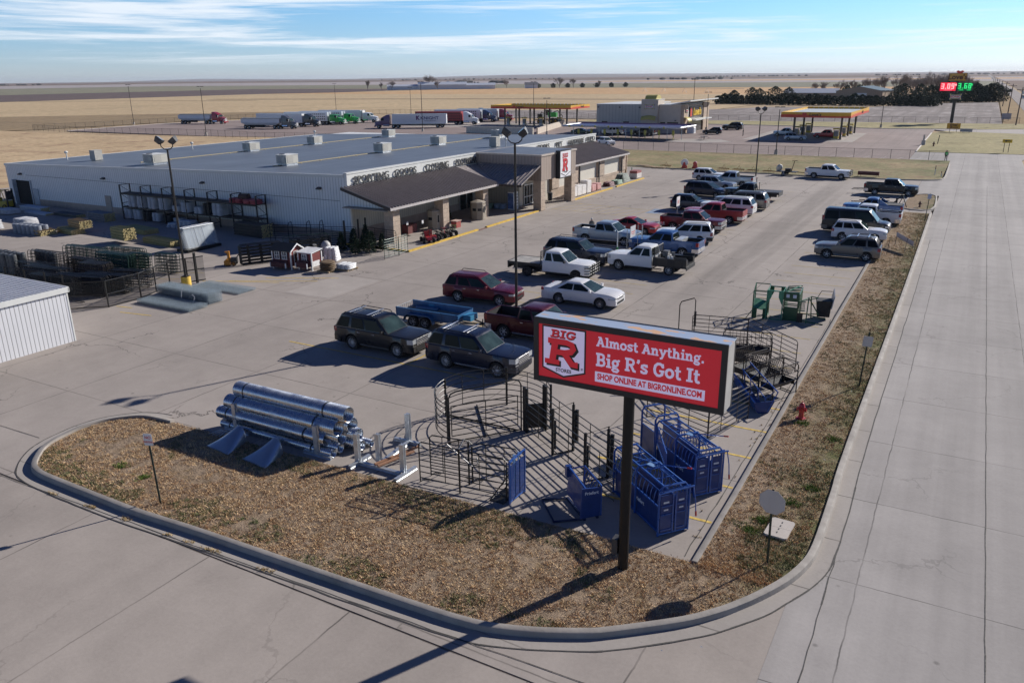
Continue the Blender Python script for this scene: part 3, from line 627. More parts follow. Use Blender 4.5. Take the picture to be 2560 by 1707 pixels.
b.box(-43.54, 79.5, 2.3, -43.458, 82.24, 2.44); b.box(-43.54, 79.5, 1.0, -43.462, 82.2, 1.1); b.box(-43.54, 79.5, .03, -43.464, 82.2, .2); b.build('entrance_door', M('aluminium', (.55, .55, .55), .4, .6), store, 0)
b = SB(); b.box(XF+.01, 73.6, 0, XF+.09, 76.4, 2.3); b.build('entrance_glass', dkglass, store, 0)
b = SB()
for y in (73.5, 74.9, 76.3): b.box(XF+.09, y, 0, XF+.15, y+.12, 2.35)
b.box(XF+.09, 73.5, 2.25, XF+.152, 76.42, 2.4); b.build('entrance_door', M('aluminium', (.55, .55, .55), .4, .6), store, 0)
# north half: piers, infill panels
b = SB(); b.box(-44, 86.1, 0, -43.35, 109.6, 1.15)
for y0, y1 in ((86.15, 88.0), (91.6, 94.0), (99.7, 101.9), (107.7, 109.6)): b.box(-44, y0, 1.15, -43.25, y1, 3.35)
b.build('pier_wall', stone, store, 0)
for y0, y1 in ((88.0, 91.6), (94.0, 99.7), (101.9, 107.7)): SB().box(-43.9, y0, 1.15, -43.5, y1, 3.3).build('infill_panel', M('cream_flat', (.60, .56, .48), .6, 0, .06, .8), store, 0)
b = SB()
for y in (93.7, 99.9, 107.95): b.box(-43.24, y, .2, -43.12, y+.13, 3.3)
b.each('downspout', dgrey, store, 0)
SB().box(-48.3, YN-.3, 0, -43.3, YN-.05, 3.3).build('wall', stone, store, 0)
# lettering on the parapets
let_m = M('letter_face', (.075, .075, .075), .5, 0, .2, 3)
def wallword(s, y0, y1, z, h):
    cu = txt(s, h/.73, let_m, Matrix(), store, 'lettering', .07, .012)
    w_ = max(v.co.x for v in cu.data.vertices)-min(v.co.x for v in cu.data.vertices)
    m4 = TR((-XF, -YS, 0)) @ frame((XF+.12, (y0+y1)/2, z), (0, 1, 0), (1, 0, 0)) @ Matrix.Diagonal(((y1-y0)/w_, 1, 1, 1)); cu.data.transform(m4)
for s, y0, y1 in (('SPORTING', 56.3, 61.4), ('GOODS', 62.3, 65.8), ('CLOTHING', 67.4, 71.6), ('FOOTWEAR', 73.0, 77.2)): wallword(s, y0, y1, 5.27, .66)
for s, y0, y1 in (('TOOLS', 92.0, 95.2), ('PET', 97.2, 99.0), ('HARDWARE', 101.0, 106.0), ('FEED', 107.0, 109.8)): wallword(s, y0, y1, 5.36, .66)
b = SB(); b.box(XF+.03, 56.2, 4.9, XF+.1, 77.25, 4.96); b.box(XF+.03, 91.5, 4.97, XF+.1, 110, 5.02); b.each('raceway', dgrey, store, 0)
# projecting store sign on the tower
red_s = M('sign_red', (.56, .024, .035), .35, 0, .05, .6); wht_s = M('sign_white', (.80, .78, .80), .35, 0, .04, .6); blk_s = M('sign_black', (.018, .018, .02), .4, 0, .1, 2)
def big_r(mat4, s, parent, face_z=.0):
    """shield badge, 1 unit = badge width; origin bottom tip; built as layers of real sheet"""
    def sh(p, d0, d1, mm, nm='badge_panel'):
        q = MB(mat4); q.flat([(x*s, y*s) for x, y in p], d0, d1); return q.build(nm, mm, parent, 0)
    sh([(-.5, .16), (0, 0), (.5, .16), (.5, 1.1), (-.5, 1.1)], face_z, face_z+.004*1, blk_s)
    sh([(-.465, .185), (0, .04), (.465, .185), (.465, 1.065), (-.465, 1.065)], face_z+.004, face_z+.008, wht_s)
    def T(x, y, z): return mat4 @ TR((x*s, y*s, face_z+z))
    slab('BIG', .155*s, blk_s, T(-.30, .862, .009), parent, width=.30, sx=1.62, shear=.18, track=.02, depth=.004)
    slab('BIG', .155*s, red_s, T(-.307, .872, .016), parent, width=.235, sx=1.62, shear=.18, track=.02, depth=.004)
    slab('R', .52*s, blk_s, T(-.40, .262, .009), parent, width=.34, sx=1.62, shear=.16, depth=.004)
    slab('R', .52*s, red_s, T(-.435, .295, .020), parent, width=.27, sx=1.62, shear=.16, depth=.004)
    txt('STORES', .105*s, blk_s, T(0, .155, .009), parent, 'lettering', .006, .02)
    txt('\u00ae', .07*s, blk_s, T(.42, .25, .009), parent, 'lettering', .006, .0)
ws = thing('wall_sign', 'tall white sign cabinet with red letter fixed to the tan entrance tower', 'sign', (-40.2, 82.3, 3.2)); I2 = TR((40.2, -82.3, -3.2))
MB(I2.copy()).box(-40.19, 80.85, 3.15, -39.66, 83.75, 6.2).build('cabinet', blk_s, ws, 0)
MB(I2.copy()).box(-39.66, 80.97, 3.27, -39.64, 83.63, 6.08).build('sign_face', wht_s, ws, 0)
fr_ = I2 @ frame((-39.635, 82.3, 3.3), (0, 1, 0), (1, 0, 0))
slab('BIG', .42, blk_s, fr_ @ TR((-.83, 2.08, .002)), ws, width=.30, sx=1.45, depth=.004); slab('BIG', .42, red_s, fr_ @ TR((-.86, 2.10, .01)), ws, width=.235, sx=1.45, depth=.004)
slab('R', 1.25, blk_s, fr_ @ TR((-.82, .63, .002)), ws, width=.34, sx=1.2, shear=.1, depth=.004); slab('R', 1.25, red_s, fr_ @ TR((-.88, .68, .012)), ws, width=.27, sx=1.2, shear=.1, depth=.004)
txt('STORES', .2, blk_s, fr_ @ TR((0, .47, .002)), ws, 'lettering', .006, .02)
bb = MB(fr_); bb.prism([(-1.2, .45, .001), (0, .08, .001), (1.2, .45, .001), (1.2, .38, .001), (0, .01, .001), (-1.2, .38, .001)], (0, 0, .01)); bb.build('badge_outline', blk_s, ws, 0)
# kerbed walk in front
struct('sidewalk', MB().flat([(XF, 53.6), (-40.55, 53.6), (-40.55, 109.6), (XF, 109.6)], -.1, .12), concrete('walk_concrete', (.37, .325, .285), (3.05, 3.05), (-40.4, 55), 0, .1, ()))
struct('kerb', MB().box(-40.55, 53.6, -.05, -40.33, 64.6, .135).box(-40.55, 66.2, -.05, -40.33, 77.2, .135).box(-40.55, 86.4, -.05, -40.33, 98, .135).box(-40.55, 99.4, -.05, -40.33, 109.6, .135).box(-48, 53.45, -.05, -40.33, 53.6, .135), yelk)
struct('sidewalk', MB().flat([(-40.55, 64.6), (-40.2, 64.6), (-40.2, 66.2), (-40.55, 66.2)], -.05, .03), M('red_ramp', (.20, .12, .10), .9))
struct('sidewalk', MB().flat([(-40.55, 77.2), (-40.2, 77.2), (-40.2, 86.4), (-40.55, 86.4)], -.1, .03), c_pad)
# roof plant
hv = M('hvac_paint', (.50, .48, .42), .55, 0, .1, 1.5); hvl = ribbed('hvac_louvre', (.50, .48, .43), 'XY', .12, .5, 0, .03, .5, .05, .7)
hv0 = thing('rooftop_unit', 'x', 'air conditioner', (0, 0, 0), 0, 'air conditioning units on the store roof')
hv0.scale = (.74, .74, .82); MB().box(-.95, -1.15, .28, .95, 1.15, 1.32).build('casing', hv, hv0, 0)
b = MB(); b.box(-.97, -.95, .4, -.955, .1, 1.2); b.box(-.7, -1.17, .4, .4, -1.155, 1.2); b.box(.955, -.95, .4, .97, .2, 1.2); b.each('louvre', hvl, hv0, 0)
MB().box(-1.0, -1.2, 1.32, 1.0, 1.2, 1.38).build('top_panel', trim_w, hv0, 0)
b = MB(); b.box(-.85, -1.05, 0, .85, 1.05, .28); b.build('roof_kerb', steel, hv0, 0)
b = MB(); b.lathe([(.38, 0), (.38, .06), (.32, .06)], (-.4, -.5, 1.38), 12); b.build('fan_grille', dgrey, hv0, 30)
b = MB(); b.box(.2, -1.3, .5, .75, -1.17, 1.15); b.build('filter_hood', hv, hv0, 0)
HV = [(-61.8, 61.9, 'front corner of the store roof, nearest the porch lettering'), (-61.8, 77.7, 'middle of the front row on the store roof'), (-62.0, 89.8, 'front row of the store roof behind the entrance tower'), (-60.9, 103.6, 'north end of the front row with a dish on its side'),
      (-79.2, 59.3, 'south roof edge, broad grey unit left of the lamp post'), (-82.7, 76.6, 'back row of the store roof, second from the south edge'), (-82.7, 88.6, 'back row of the store roof, middle'), (-81.5, 104.2, 'back row of the store roof, farthest north')]
for i, (x, y, l) in enumerate(HV):
    o = hv0 if i == 0 else dup(hv0, (0, 0, 0)); o.location = (x, y, rz_(x)+.07); o['label'] = 'beige rooftop air conditioner, '+l
    if i == 4: o.scale = (.9, .8, .85)
for (x, y, l) in ((-92.6, 61.2, 'small ribbed condenser near the far left roof corner'), (-51.9, 87.4, 'slim grey condenser on the roof just behind the entrance tower')):
    t_ = thing('condenser', l, 'air conditioner', (x, y, rz_(x)+.07)); MB().box(-.5, -.5, .1, .5, .5, 1.2).build('casing', hvl, t_, 0); MB().box(-.52, -.52, 1.2, .52, .52, 1.25).box(-.4, -.4, 0, .4, .4, .1).build('top_panel', hv, t_, 0)
t_ = thing('satellite_dish', 'round grey dish standing beside the northernmost rooftop unit', 'dish', (-59.5, 102.2, rz_(-60)+.07)); MB().cyl((0, 0, 0), (0, 0, .8), .04).build('mast', steel, t_); MB(TR((0, 0, .9)) @ RO(R(60), 4, 'X')).lathe([(0, 0), (.3, .05), (.5, .16), (.48, .18), (.28, .08), (0, .04)], n=14).build('dish', hv, t_)
for x, y, l in ((-98.9, 61.4, 'white vent pipe at the far left of the store roof'), (-95.1, 77.4, 'white vent pipe at the back edge of the store roof, middle one'), (-96.2, 103.2, 'white vent pipe at the back edge of the roof, beyond the middle units'), (-50.6, 87.9, 'squat round vent cowl on the roof edge beside the entrance tower')):
    t_ = thing('roof_vent', l, 'vent', (x, y, rz_(x)+.07)); MB().cyl((0, 0, 0), (0, 0, 1.0), .07).build('pipe', trim_w, t_); MB().lathe([(.1, .75), (.22, .85), (.22, .95), (.1, 1.05)], n=10).build('cowl', trim_w, t_)
b = MB()
for x in (-62, -82.8):
    b.box(x-.05, 60, rz_(x)+.12, x+.05, 104, rz_(x)+.2)
    for y in range(61, 104, 3): b.box(x-.12, y, rz_(x)+.06, x+.12, y+.1, rz_(x)+.12)
tag(b.build('gas_pipe', M('gas_pipe_yellow', (.40, .33, .19), .6), None, 0), 'thin pale yellow gas lines running along the roof between air conditioners', 'pipe')
an = thing('rear_annex', 'low white flat roofed annex behind the far corner of the store', 'building', (-94, 114, 0)); MB().box(-7, -3.5, 0, 8, 3.5, 4.45).build('wall', white_panel, an, 0); MB().box(-7.1, -3.6, 4.45, 8.1, 3.6, 4.6).build('roof', M('white_membrane', (.72, .72, .70), .5), an, 0)
# ================================================================ VEHICLES
def paint(name, col, metal=.25, rough=.32, dirt=.07): return M('paint_'+name, col, rough, metal, .05, .8, coat=.3, dirt=dirt)
rubber = M('tyre_rubber', (.018, .018, .018), .85, 0, .3, 6); chrome = M('chrome', (.70, .70, .72), .2, .75, .08, 2); alloy = M('alloy', (.60, .60, .61), .4, .35, .1, 3)
glass_p = M('privacy_glass', (.006, .007, .008), .06, 0, .3, .7, spec=.08); glass_s = M('side_glass', (.010, .016, .016), .05, 0, .4, .9, spec=.1)
glass_w = M('windscreen_glass', (.03, .05, .048), .05, 0, .6, 1.4, spec=.4)
lampc = M('headlamp_lens', (.48, .50, .52), .12, .2, .3, 8, coat=.6); lampr = M('tail_lamp_lens', (.32, .012, .016), .15, 0, .2, 5, coat=.6); amber = M('amber_lens', (.6, .22, .03), .2)
under = M('underbody', (.008, .008, .009), .9); trimd = M('plastic_trim', (.03, .03, .032), .6, 0, .2, 3); bedl = M('bed_liner', (.022, .022, .024), .7, 0, .3, 3); plate = M('number_plate', (.5, .48, .45), .5)
_wh = {}
def wheel_mesh(r, w, spokes, mat_):
    k = (r, w, spokes, mat_.name)
    if k in _wh: return _wh[k]
    b = MB(); b.lathe([(r*.60, -w/2+.02), (r*.66, -w/2), (r*.94, -w/2), (r, -w/2+.03), (r, w/2-.03), (r*.94, w/2), (r*.66, w/2), (r*.60, w/2-.02)], n=22, axis='Y', cap=False); ty = b.mesh('wheel', rubber, 40)
    b = MB(); b.lathe([(r*.585, -.05), (r*.64, -w*.42), (r*.66, -w*.47), (r*.63, -w*.47), (r*.585, -w*.36), (r*.57, .0)], n=22, axis='Y', cap=False)
    for i in range(spokes):
        a = 2*pi*i/spokes; o = b.m; b.m = RO(a, 4, 'Y'); sw = 1.1*r/max(spokes, 5)*.5
        b.prism([(r*.14, -w*.36, -sw*.6), (r*.62, -w*.42, -sw*.45), (r*.62, -w*.42, sw*.45), (r*.14, -w*.36, sw*.6)], (0, .03, 0)); b.m = o
    b.lathe([(.001, -w*.40), (r*.17, -w*.39), (r*.19, -w*.3), (r*.19, 0)], n=10, axis='Y'); rm = b.mesh('rim', mat_, 40)
    b = MB(); b.lathe([(.001, -.03), (r*.6, -.03), (r*.6, .03), (.001, .03)], n=18, axis='Y'); dk = b.mesh('brake_disc', M('brake_dark', (.02, .02, .02), .6, .3), 0)
    _wh[k] = (ty, rm, dk); return _wh[k]
def wheel(parent, x, y, r, w=.25, spokes=6, mat_=None, side=1):
    ty, rm, dk = wheel_mesh(r, w, spokes, mat_ or alloy)
    o = link('wheel', ty, parent); o.location = (x, y, r); o.rotation_euler = (0, ru(0, 2), pi if side > 0 else 0)
    link('rim', rm, o); link('brake_disc', dk, o); return o
BASE = dict(L=4.9, W=1.92, H=1.75, wb=2.85, fo=.92, belt=1.08, hood=1.03, nose=.84, r=.37, sill=.30, cowl=.62, ws=.72, rtop=.34, rbase=.06, tum=.15, kind='suv', spokes=6, rim='alloy', rail=0, xbar=0, win=((.03, .27), (.31, .60), (.63, .95)), privacy=2, grille='chrome', lower=None, trunk=0, crown=.05, lamp=.3, tail=(.72, 1.02))
def car(label, col, loc, rz, cat='SUV', name='parked_car', group='vehicles parked in the store lot', **kw):
    q = dict(BASE); q.update(kw); L, W, H, r = q['L'], q['W'], q['H'], q['r']; hw = W/2; belt = q['belt']
    fa = L/2-q['fo']; ra = fa-q['wb']; cowl = fa-q['cowl']; wtop = cowl-q['ws']; kind = q['kind']
    pk = kind in ('pickup', 'flatbed')
    if pk: rbase = q['cabrear']; rtop = rbase+q['rtop']
    else: rbase = -L/2+q['rbase']; rtop = -L/2+q['rtop']
    t_ = thing(name, label, cat, (loc[0], loc[1], 0), rz, group)
    body = col; low = q['lower'] or col
    tail_end = rbase-.02 if kind == 'flatbed' else -L/2
    xs = sorted(set([round(tail_end+(L/2-tail_end)*i/34, 3) for i in range(35)]+[round(a+d*(r+.075), 3) for a in (fa, ra) for d in (-1, -.995, -.9, -.7, -.45, -.2, .2, .45, .7, .9, .995, 1)]+[L/2-.02, L/2-.07, L/2-.15, tail_end+.03, tail_end+.1, rbase-.01, rbase-.03, cowl]))
    xs = [x for x in xs if tail_end <= x <= L/2]
    def wid(x):
        a = max(0, (x-(L/2-.75))/.75); c = max(0, ((-L/2+.45)-x)/.45); return hw*(1-.17*a**2.4-.07*c**2.2)
    def deck(x):
        if x >= cowl:
            u = (x-cowl)/(L/2-cowl); z = belt+.0+(q['hood']-belt)*min(1, u*3.2) if q['hood'] < belt else belt+(q['hood']-belt)*min(1, u*5)
            z -= (q['hood']-q['nose'])*u**4.5
            return z
        if pk and x < rbase: return q.get('rail_z', belt+.06)
        if q['trunk'] and x < rbase+.02: return q['trunk']-.10*max(0, ((-L/2+.3)-x)/.3)**2
        return belt
    def zb(x):
        z = q['sill']; 
        if x > L/2-.5: z = q['sill']+.02*(x-L/2+.5)
        for a in (fa, ra):
            d = abs(x-a); R_ = r+.075
            if d < R_: z = max(z, r-.02+math.sqrt(R_*R_-d*d))
        return z
    rings = []
    bedz = .80
    for x in xs:
        w_ = wid(x); dz = deck(x); z0 = zb(x); zl = max(q['sill']+.14, z0+.015); zm = max(.68, z0+.04); zs = dz-.05
        if zm > zs-.03: zm = zs-.03
        if zl > zm-.012: zl = zm-.012
        if z0 > zl-.01: z0 = zl-.01
        prof = [(w_*.94, z0), (w_*.985, zl), (w_, zm), (w_*.965, zs), (w_*.93, dz)]
        if pk and x < rbase and kind == 'pickup' and x > -L/2+.06: prof += [(w_-.13, dz), (w_-.15, bedz), (0, bedz)]
        else:
            cr = .035 if x > cowl else 0
            prof += [(w_*.80, dz+cr*.6), (w_*.45, dz+cr), (0, dz+cr*1.1)]
        rings.append([(x, y, z) for y, z in prof]+[(x, -y, z) for y, z in prof[-2::-1]])
    mb = MB(); mb.loft(rings, False, False); n_ = len(rings[0])
    for ring in (rings[0], rings[-1]): mb.add(ring, [tuple(range(n_))])
    mb.build('body', body, t_, 28)
    def sy(x, z):
        w_ = wid(x); dz = deck(x); zs = dz-.05; P = [(zb(x) if zb(x) < q['sill']+.1 else q['sill'], .94), (q['sill']+.14, .985), (.68, 1), (zs, .965), (dz, .93)]
        for (z1, a), (z2, c) in zip(P, P[1:]):
            if z <= z2: return w_*(a+(c-a)*max(0, min(1, (z-z1)/max(.01, z2-z1))))
        return w_*.93
    def patch(x0, x1, z0, z1, s, off=.012, n=4, b=None):
        b = b or MB(); g0 = []; g1 = []
        for i in range(n+1):
            x = x0+(x1-x0)*i/n
            g0.append([(x, s*(sy(x, z)+off), z) for z in (z0, z0+(z1-z0)*.5, z1)]); g1.append([(x, s*(sy(x, z)-.03), z) for z in (z0, z1)])
        b.loft(g0, False); b.loft([[c[0], d[0]] for c, d in zip(g0, g1)], False); b.loft([[c[-1], d[-1]] for c, d in zip(g0, g1)], False)
        for e in (0, -1): b.add([g0[e][0], g0[e][1], g0[e][2], g1[e][1], g1[e][0]], [(0, 1, 2, 3, 4)])
        return b
    MB().box(tail_end+.12, -hw+.27, .22, L/2-.12, hw-.27, .76).build('underbody', under, t_, 0)
    # cabin
    wb_ = hw*.925; wt = hw-q['tum']-.09; zr = H-q['crown']-.03
    rw = q.get('rw', .0)
    def ring(z, x0, x1, w_, rc):
        out = []
        for cx, cy, a0 in ((x1-rc, w_-rc, 0), (x0+rc, w_-rc, 90), (x0+rc, -w_+rc, 180), (x1-rc, -w_+rc, 270)):
            out += [(cx+rc*cos(R(a0+a)), cy+rc*sin(R(a0+a)), z) for a in (8, 45, 82)]
        return out
    rg = [ring(belt-.06, rbase, cowl, wb_, .07), ring(belt+.01, rbase, cowl, wb_, .07), ring(zr, rtop, wtop, wt, .10), ring(zr+.035, rtop+.05, wtop-.05, wt-.06, .10), ring(H, rtop+.25, wtop-.25, wt-.3, .10)]
    MB().loft(rg).build('cabin', q.get('roofcol') or body, t_, 40)
    def sp(u, v, off):
        x0 = rbase+(rtop-rbase)*v; x1 = cowl+(wtop-cowl)*v; y = wb_+(wt-wb_)*v
        z = belt+.01+(zr-belt-.01)*v; return (x0+(x1-x0)*u, y+off, z)
    for i, (u0, u1) in enumerate(q['win']):
        for s in (1, -1):
            b = MB(); pts = [sp(u0, .05, .006), sp(u1, .05, .006), sp(u1 if u1 < .9 else u1-.02, .86, .006), sp(u0+(.012 if i == 0 else 0), .86, .006)]
            pts = [(x, s*y, z) for x, y, z in pts]; b.prism(pts, (0, -.02*s, 0)); b.build('side_window', glass_p if i < q['privacy'] else glass_s, t_, 0)
    def fp(y, v, off, front=True):
        w_ = (wb_+(wt-wb_)*v)*y; z = belt+.01+(zr-belt-.01)*v
        x = (cowl+(wtop-cowl)*v+off) if front else (rbase+(rtop-rbase)*v-off); return (x, w_, z)
    b = MB(); b.prism([fp(-.9, .03, .012), fp(.9, .03, .012), fp(.86, .93, .012), fp(-.86, .93, .012)], (-.02, 0, 0)); b.build('windscreen', glass_w, t_, 0)
    b = MB(); b.prism([fp(-.86, .1, .012, 0), fp(.86, .1, .012, 0), fp(.82, .88, .012, 0), fp(-.82, .88, .012, 0)], (.02, 0, 0)); b.build('rear_window', glass_p if kind == 'suv' else glass_s, t_, 0)
    # doors and handles
    du = [(fa-r-.16, None)]; x1 = fa-r-.14; x2 = x1-1.12
    ends = [(x2, x1)]
    if kind != 'flatbed' or q.get('crew'): ends.append((max(x2-1.0, ra+r*.55 if not pk else rbase+.05), x2-.025))
    for (a, c) in ends:
        for s in (1, -1):
            dz = min(belt, deck((a+c)/2)); dd_ = patch(a, c, q['sill']+.05, dz-.04, s, .007, 4).build('door', body, t_, 30)
            hx = a+.16; hy = s*(sy(hx, belt-.14)+.03); MB().cbox((hx, hy, belt-.13), (.17, .03, .035)).build('door_handle', q.get('handle') or body, dd_, 0)
    # side moulding
    for s in (1, -1):
        patch(ra+r+.14, fa-r-.14, q['sill']+.0, q['sill']+.07, s, .018, 3).build('rocker_trim', q.get('rocker') or trimd, t_, 0)
        mx, my = cowl-.28, s*(wb_+.13); MB().cbox((mx, my, belt+.1), (.13, .2, .17)).build('mirror', q.get('mirror') or body, t_, 0)
    # ends
    def plan(x0, x1, z0, z1, out, n=6, endx=None):
        front = x1 > 0; P = []
        for i in range(n+1):
            x = x0+(x1-x0)*(1-(1-i/n)**2); P.append((x, wid(x)+out))
        e = x1+(out if front else -out); P.append((e, P[-1][1]-.05)); poly_ = P+[(x, -y) for x, y in P[::-1]]
        b = MB(); b.flat(poly_, z0, z1); return b
    lo, hi = q['sill']+.06, q['sill']+.36
    bm = q.get('bumper') or low
    plan(L/2-.55, L/2, lo, hi, .022).build('front_bumper', bm, t_, 0)
    b = MB(); b.cbox((L/2+.028, 0, lo+.1), (.02, W*.56, .14)); b.build('air_intake', under, t_, 0)
    gz0, gz1 = hi+.015, q['nose']-.045; gw = W*.5
    gm = chrome if q['grille'] == 'chrome' else (black_p if q['grille'] == 'black' else body)
    b = MB(); b.cbox((L/2+.012, 0, (gz0+gz1)/2), (.03, gw, gz1-gz0)); gr = b.build('grille', gm, t_, 0)
    b = MB()
    nb = 4 if q['grille'] != 'body' else 2
    for i in range(nb): z = gz0+(gz1-gz0)*(i+.5)/nb; b.cbox((L/2+.022, 0, z), (.022, gw*.92, (gz1-gz0)/nb*.45))
    b.build('grille_slats', under, gr, 0)
    for s in (1, -1):
        z1 = q['nose']-.03; z0 = z1-.6*(z1-gz0+.05)
        b = patch(L/2-q['lamp'], L/2-.015, z0, z1, s, .012, 4); y1 = sy(L/2-.02, z0)+.01
        b.prism([(L/2+.008, s*gw*.51, z0), (L/2+.008, s*y1, z0), (L/2+.008, s*y1, z1), (L/2+.008, s*gw*.51, z1)], (-.05, 0, 0)); b.build('headlight', lampc, t_, 0)
    if kind != 'flatbed':
        plan(-L/2+.5, -L/2, lo, hi+.02, .02).build('rear_bumper', chrome if pk and q.get('chromeb', 1) else low, t_, 0)
        tz0, tz1 = q['tail']
        for s in (1, -1):
            b = patch(-L/2+.02, -L/2+.20, tz0, tz1, s, .012, 2); y1 = wid(-L/2)
            b.box(-L/2-.012, min(s*(y1-.17), s*y1), tz0, -L/2+.03, max(s*(y1-.17), s*y1), tz1); b.build('tail_light', lampr, t_, 0)
        MB().cbox((-L/2-.03, 0, hi+.14 if not pk else hi-.1), (.02, .3, .15)).build('number_plate', plate, t_, 0)
        b = MB(); b.cbox((-L/2-.006, 0, (hi+.05+deck(-L/2)-.08)/2), (.02, W*.72, deck(-L/2)-.1-hi-.05)); b.build('tailgate' if pk else 'hatch', body, t_, 0)
    else: pass
    for x in (fa, ra):
        for s in (1, -1): wheel(t_, x, s*(hw-.13), r, .25, q['spokes'], {'alloy': alloy, 'chrome': chrome, 'dark': M('dark_alloy', (.08, .08, .085), .35, .6), 'white': M('white_steel', (.6, .6, .58), .5)}[q['rim']], s)
    if q['rail']:
        for s in (1, -1):
            b = MB(); y = s*(wt-.03); b.tube([(rtop+.15, y, zr+.01), (rtop+.3, y, H+.07), (wtop-.35, y, H+.05), (wtop-.2, y, zr+.03)], .024, 6)
            b.build('roof_rail', q.get('railm') or black_p, t_)
    if q['xbar']:
        for x in (rtop+.55, wtop-.75): MB().cbox((x, 0, H+.075), (.07, 2*wt-.1, .03)).build('cross_bar', chrome, t_, 0)
    if pk and kind == 'pickup':
        b = MB(); a0_, a1_, c_ = -L/2+.085, rbase-.03, hw-.165; b.box(a0_, -c_, bedz+.004, a1_, c_, bedz+.012); zt_ = q.get('rail_z', belt+.06)-.03; b.box(a0_, -c_, bedz+.012, a1_, -c_+.012, zt_); b.box(a0_, c_-.012, bedz+.012, a1_, c_, zt_); b.box(a0_, -c_+.012, bedz+.012, a0_+.012, c_-.012, zt_); b.box(a1_-.012, -c_+.012, bedz+.012, a1_, c_-.012, zt_); b.build('bed_liner', bedl, t_, 0)
    return t_
SUVX = dict(L=5.24, W=2.0, H=1.93, wb=3.02, fo=.97, belt=1.18, hood=1.17, nose=1.10, r=.405, sill=.34, cowl=.60, ws=.72, rtop=.42, rbase=.06, tum=.13, rail=1, xbar=1, win=((.03, .26), (.315, .575), (.60, .93)), privacy=2, spokes=12, tail=(.92, 1.16))
PICK = dict(kind='pickup', L=5.9, W=2.02, H=1.93, wb=3.68, fo=.94, belt=1.21, hood=1.20, nose=1.13, r=.40, sill=.38, cowl=.58, ws=.72, cabrear=-.86, rtop=.14, tum=.12, win=((.06, .44), (.50, .93)), privacy=1, rail_z=1.33, tail=(.95, 1.27), spokes=6, lamp=.28)
CUV = dict(L=4.6, W=1.85, H=1.68, wb=2.7, fo=.92, belt=1.02, hood=1.0, nose=.82, r=.36, sill=.28, ws=.82, tail=(.78, 1.06))
S = pi
c_char = paint('charcoal', (.015, .0155, .017), .1); c_navy = paint('navy', (.009, .013, .030), .1); c_mar = paint('maroon', (.12, .008, .018), .35); c_dmar = paint('dark_maroon', (.085, .008, .014), .35)
c_wht = paint('white', (.74, .74, .74), 0); c_pearl = paint('pearl_white', (.70, .69, .69), .05); c_sil = paint('silver', (.46, .48, .50), .55); c_gry = paint('warm_grey', (.165, .155, .145), .45); c_blu = paint('blue', (.025, .085, .24), .3)
c_blk = paint('black', (.010, .010, .011), .1); c_red = paint('red', (.33, .018, .022), .15); c_bsil = paint('blue_silver', (.30, .36, .42), .5); c_dnav = paint('deep_navy', (.018, .025, .045), .3)
car('charcoal grey SUV with crossbars on its roof, beside the blue open trailer', c_char, (-26.52, 32.4), 0, **SUVX, handle=chrome, rocker=M('moulding', (.12, .12, .12), .4))
car('navy blue SUV with roof crossbars and chrome grille, nose behind the round pen', c_navy, (-20.35, 32.3), 0, **SUVX, handle=chrome, rocker=chrome)
car('dark maroon crew cab pickup half hidden behind the big roadside sign', c_dmar, (-19.9, 37.9), 0, 'pickup', 'pickup_truck', **PICK, handle=chrome, rocker=chrome)
car('maroon SUV with silver wheels parked left of the middle lamp post', c_mar, (-26.7, 43.2), R(5), **{**SUVX, 'L': 5.1, 'H': 1.80, 'W': 1.98, 'belt': 1.1, 'hood': 1.06, 'nose': .9, 'xbar': 0, 'spokes': 6, 'r': .38, 'ws': .9, 'wb': 3.0, 'tail': (.86, 1.1)}, handle=chrome)
car('white four door sedan parked beside the maroon SUV', c_pearl, (-20.68, 45.7), R(.5), 'sedan', kind='sedan', L=5.15, W=1.93, H=1.54, wb=2.87, fo=1.0, belt=1.0, hood=.99, nose=.80, r=.36, sill=.27, cowl=.40, ws=1.0, rbase=.62, rtop=1.7, trunk=1.03, tum=.2, win=((.16, .50), (.53, .93)), privacy=0, spokes=10, rim='chrome', tail=(.82, .99), lamp=.45)
fb = car('white extended cab flatbed pickup with black bull bar', c_wht, (-25.6, 51.5), R(2), 'pickup', 'flatbed_truck', **{**PICK, 'kind': 'flatbed', 'L': 6.0, 'H': 2.02, 'wb': 3.9, 'cabrear': -.55, 'belt': 1.27, 'hood': 1.25, 'nose': 1.12, 'sill': .45, 'win': ((.08, .36), (.43, .93)), 'privacy': 0, 'rim': 'dark'}, mirror=trimd)
b = MB(); b.box(-3.3, -1.05, .92, -.68, 1.05, 1.04); b.build('flat_deck', M('deck_plate', (.38, .36, .33), .7, .2, .3, 2), fb, 0)
b = MB(); b.box(-3.32, -1.08, .86, -.66, -1.05, 1.06); b.box(-3.32, 1.05, .86, -.66, 1.08, 1.06); b.box(-3.4, -1.05, .55, -3.3, 1.05, 1.05); b.box(-3.2, -.45, .45, -.6, -.3, .9); b.box(-3.2, .3, .45, -.6, .45, .9); b.build('deck_frame', black_p, fb, 0)
b = MB(); b.tube([(-.72, -.95, 1.0), (-.72, -.9, 1.95), (-.72, .9, 1.95), (-.72, .95, 1.0)], .035); 
for i in range(7): b.box(-.74, -.8, 1.35+i*.085, -.70, .8, 1.38+i*.085)
b.build('headache_rack', black_p, fb)
b = MB()
for z in (.62, .82, 1.02, 1.2): b.tube([(2.75, -1.02, z), (3.16, -.85, z), (3.2, 0, z), (3.16, .85, z), (2.75, 1.02, z)], .03)
for y in (-.6, -.25, .25, .6): b.box(3.15, y-.03, .5, 3.22, y+.03, 1.28)
b.build('bull_bar', black_p, fb)
car('black full size SUV parked behind the white flatbed pickup', c_dnav, (-26.0, 56.4), 0, **{**SUVX, 'xbar': 0, 'rail': 1, 'H': 1.88})
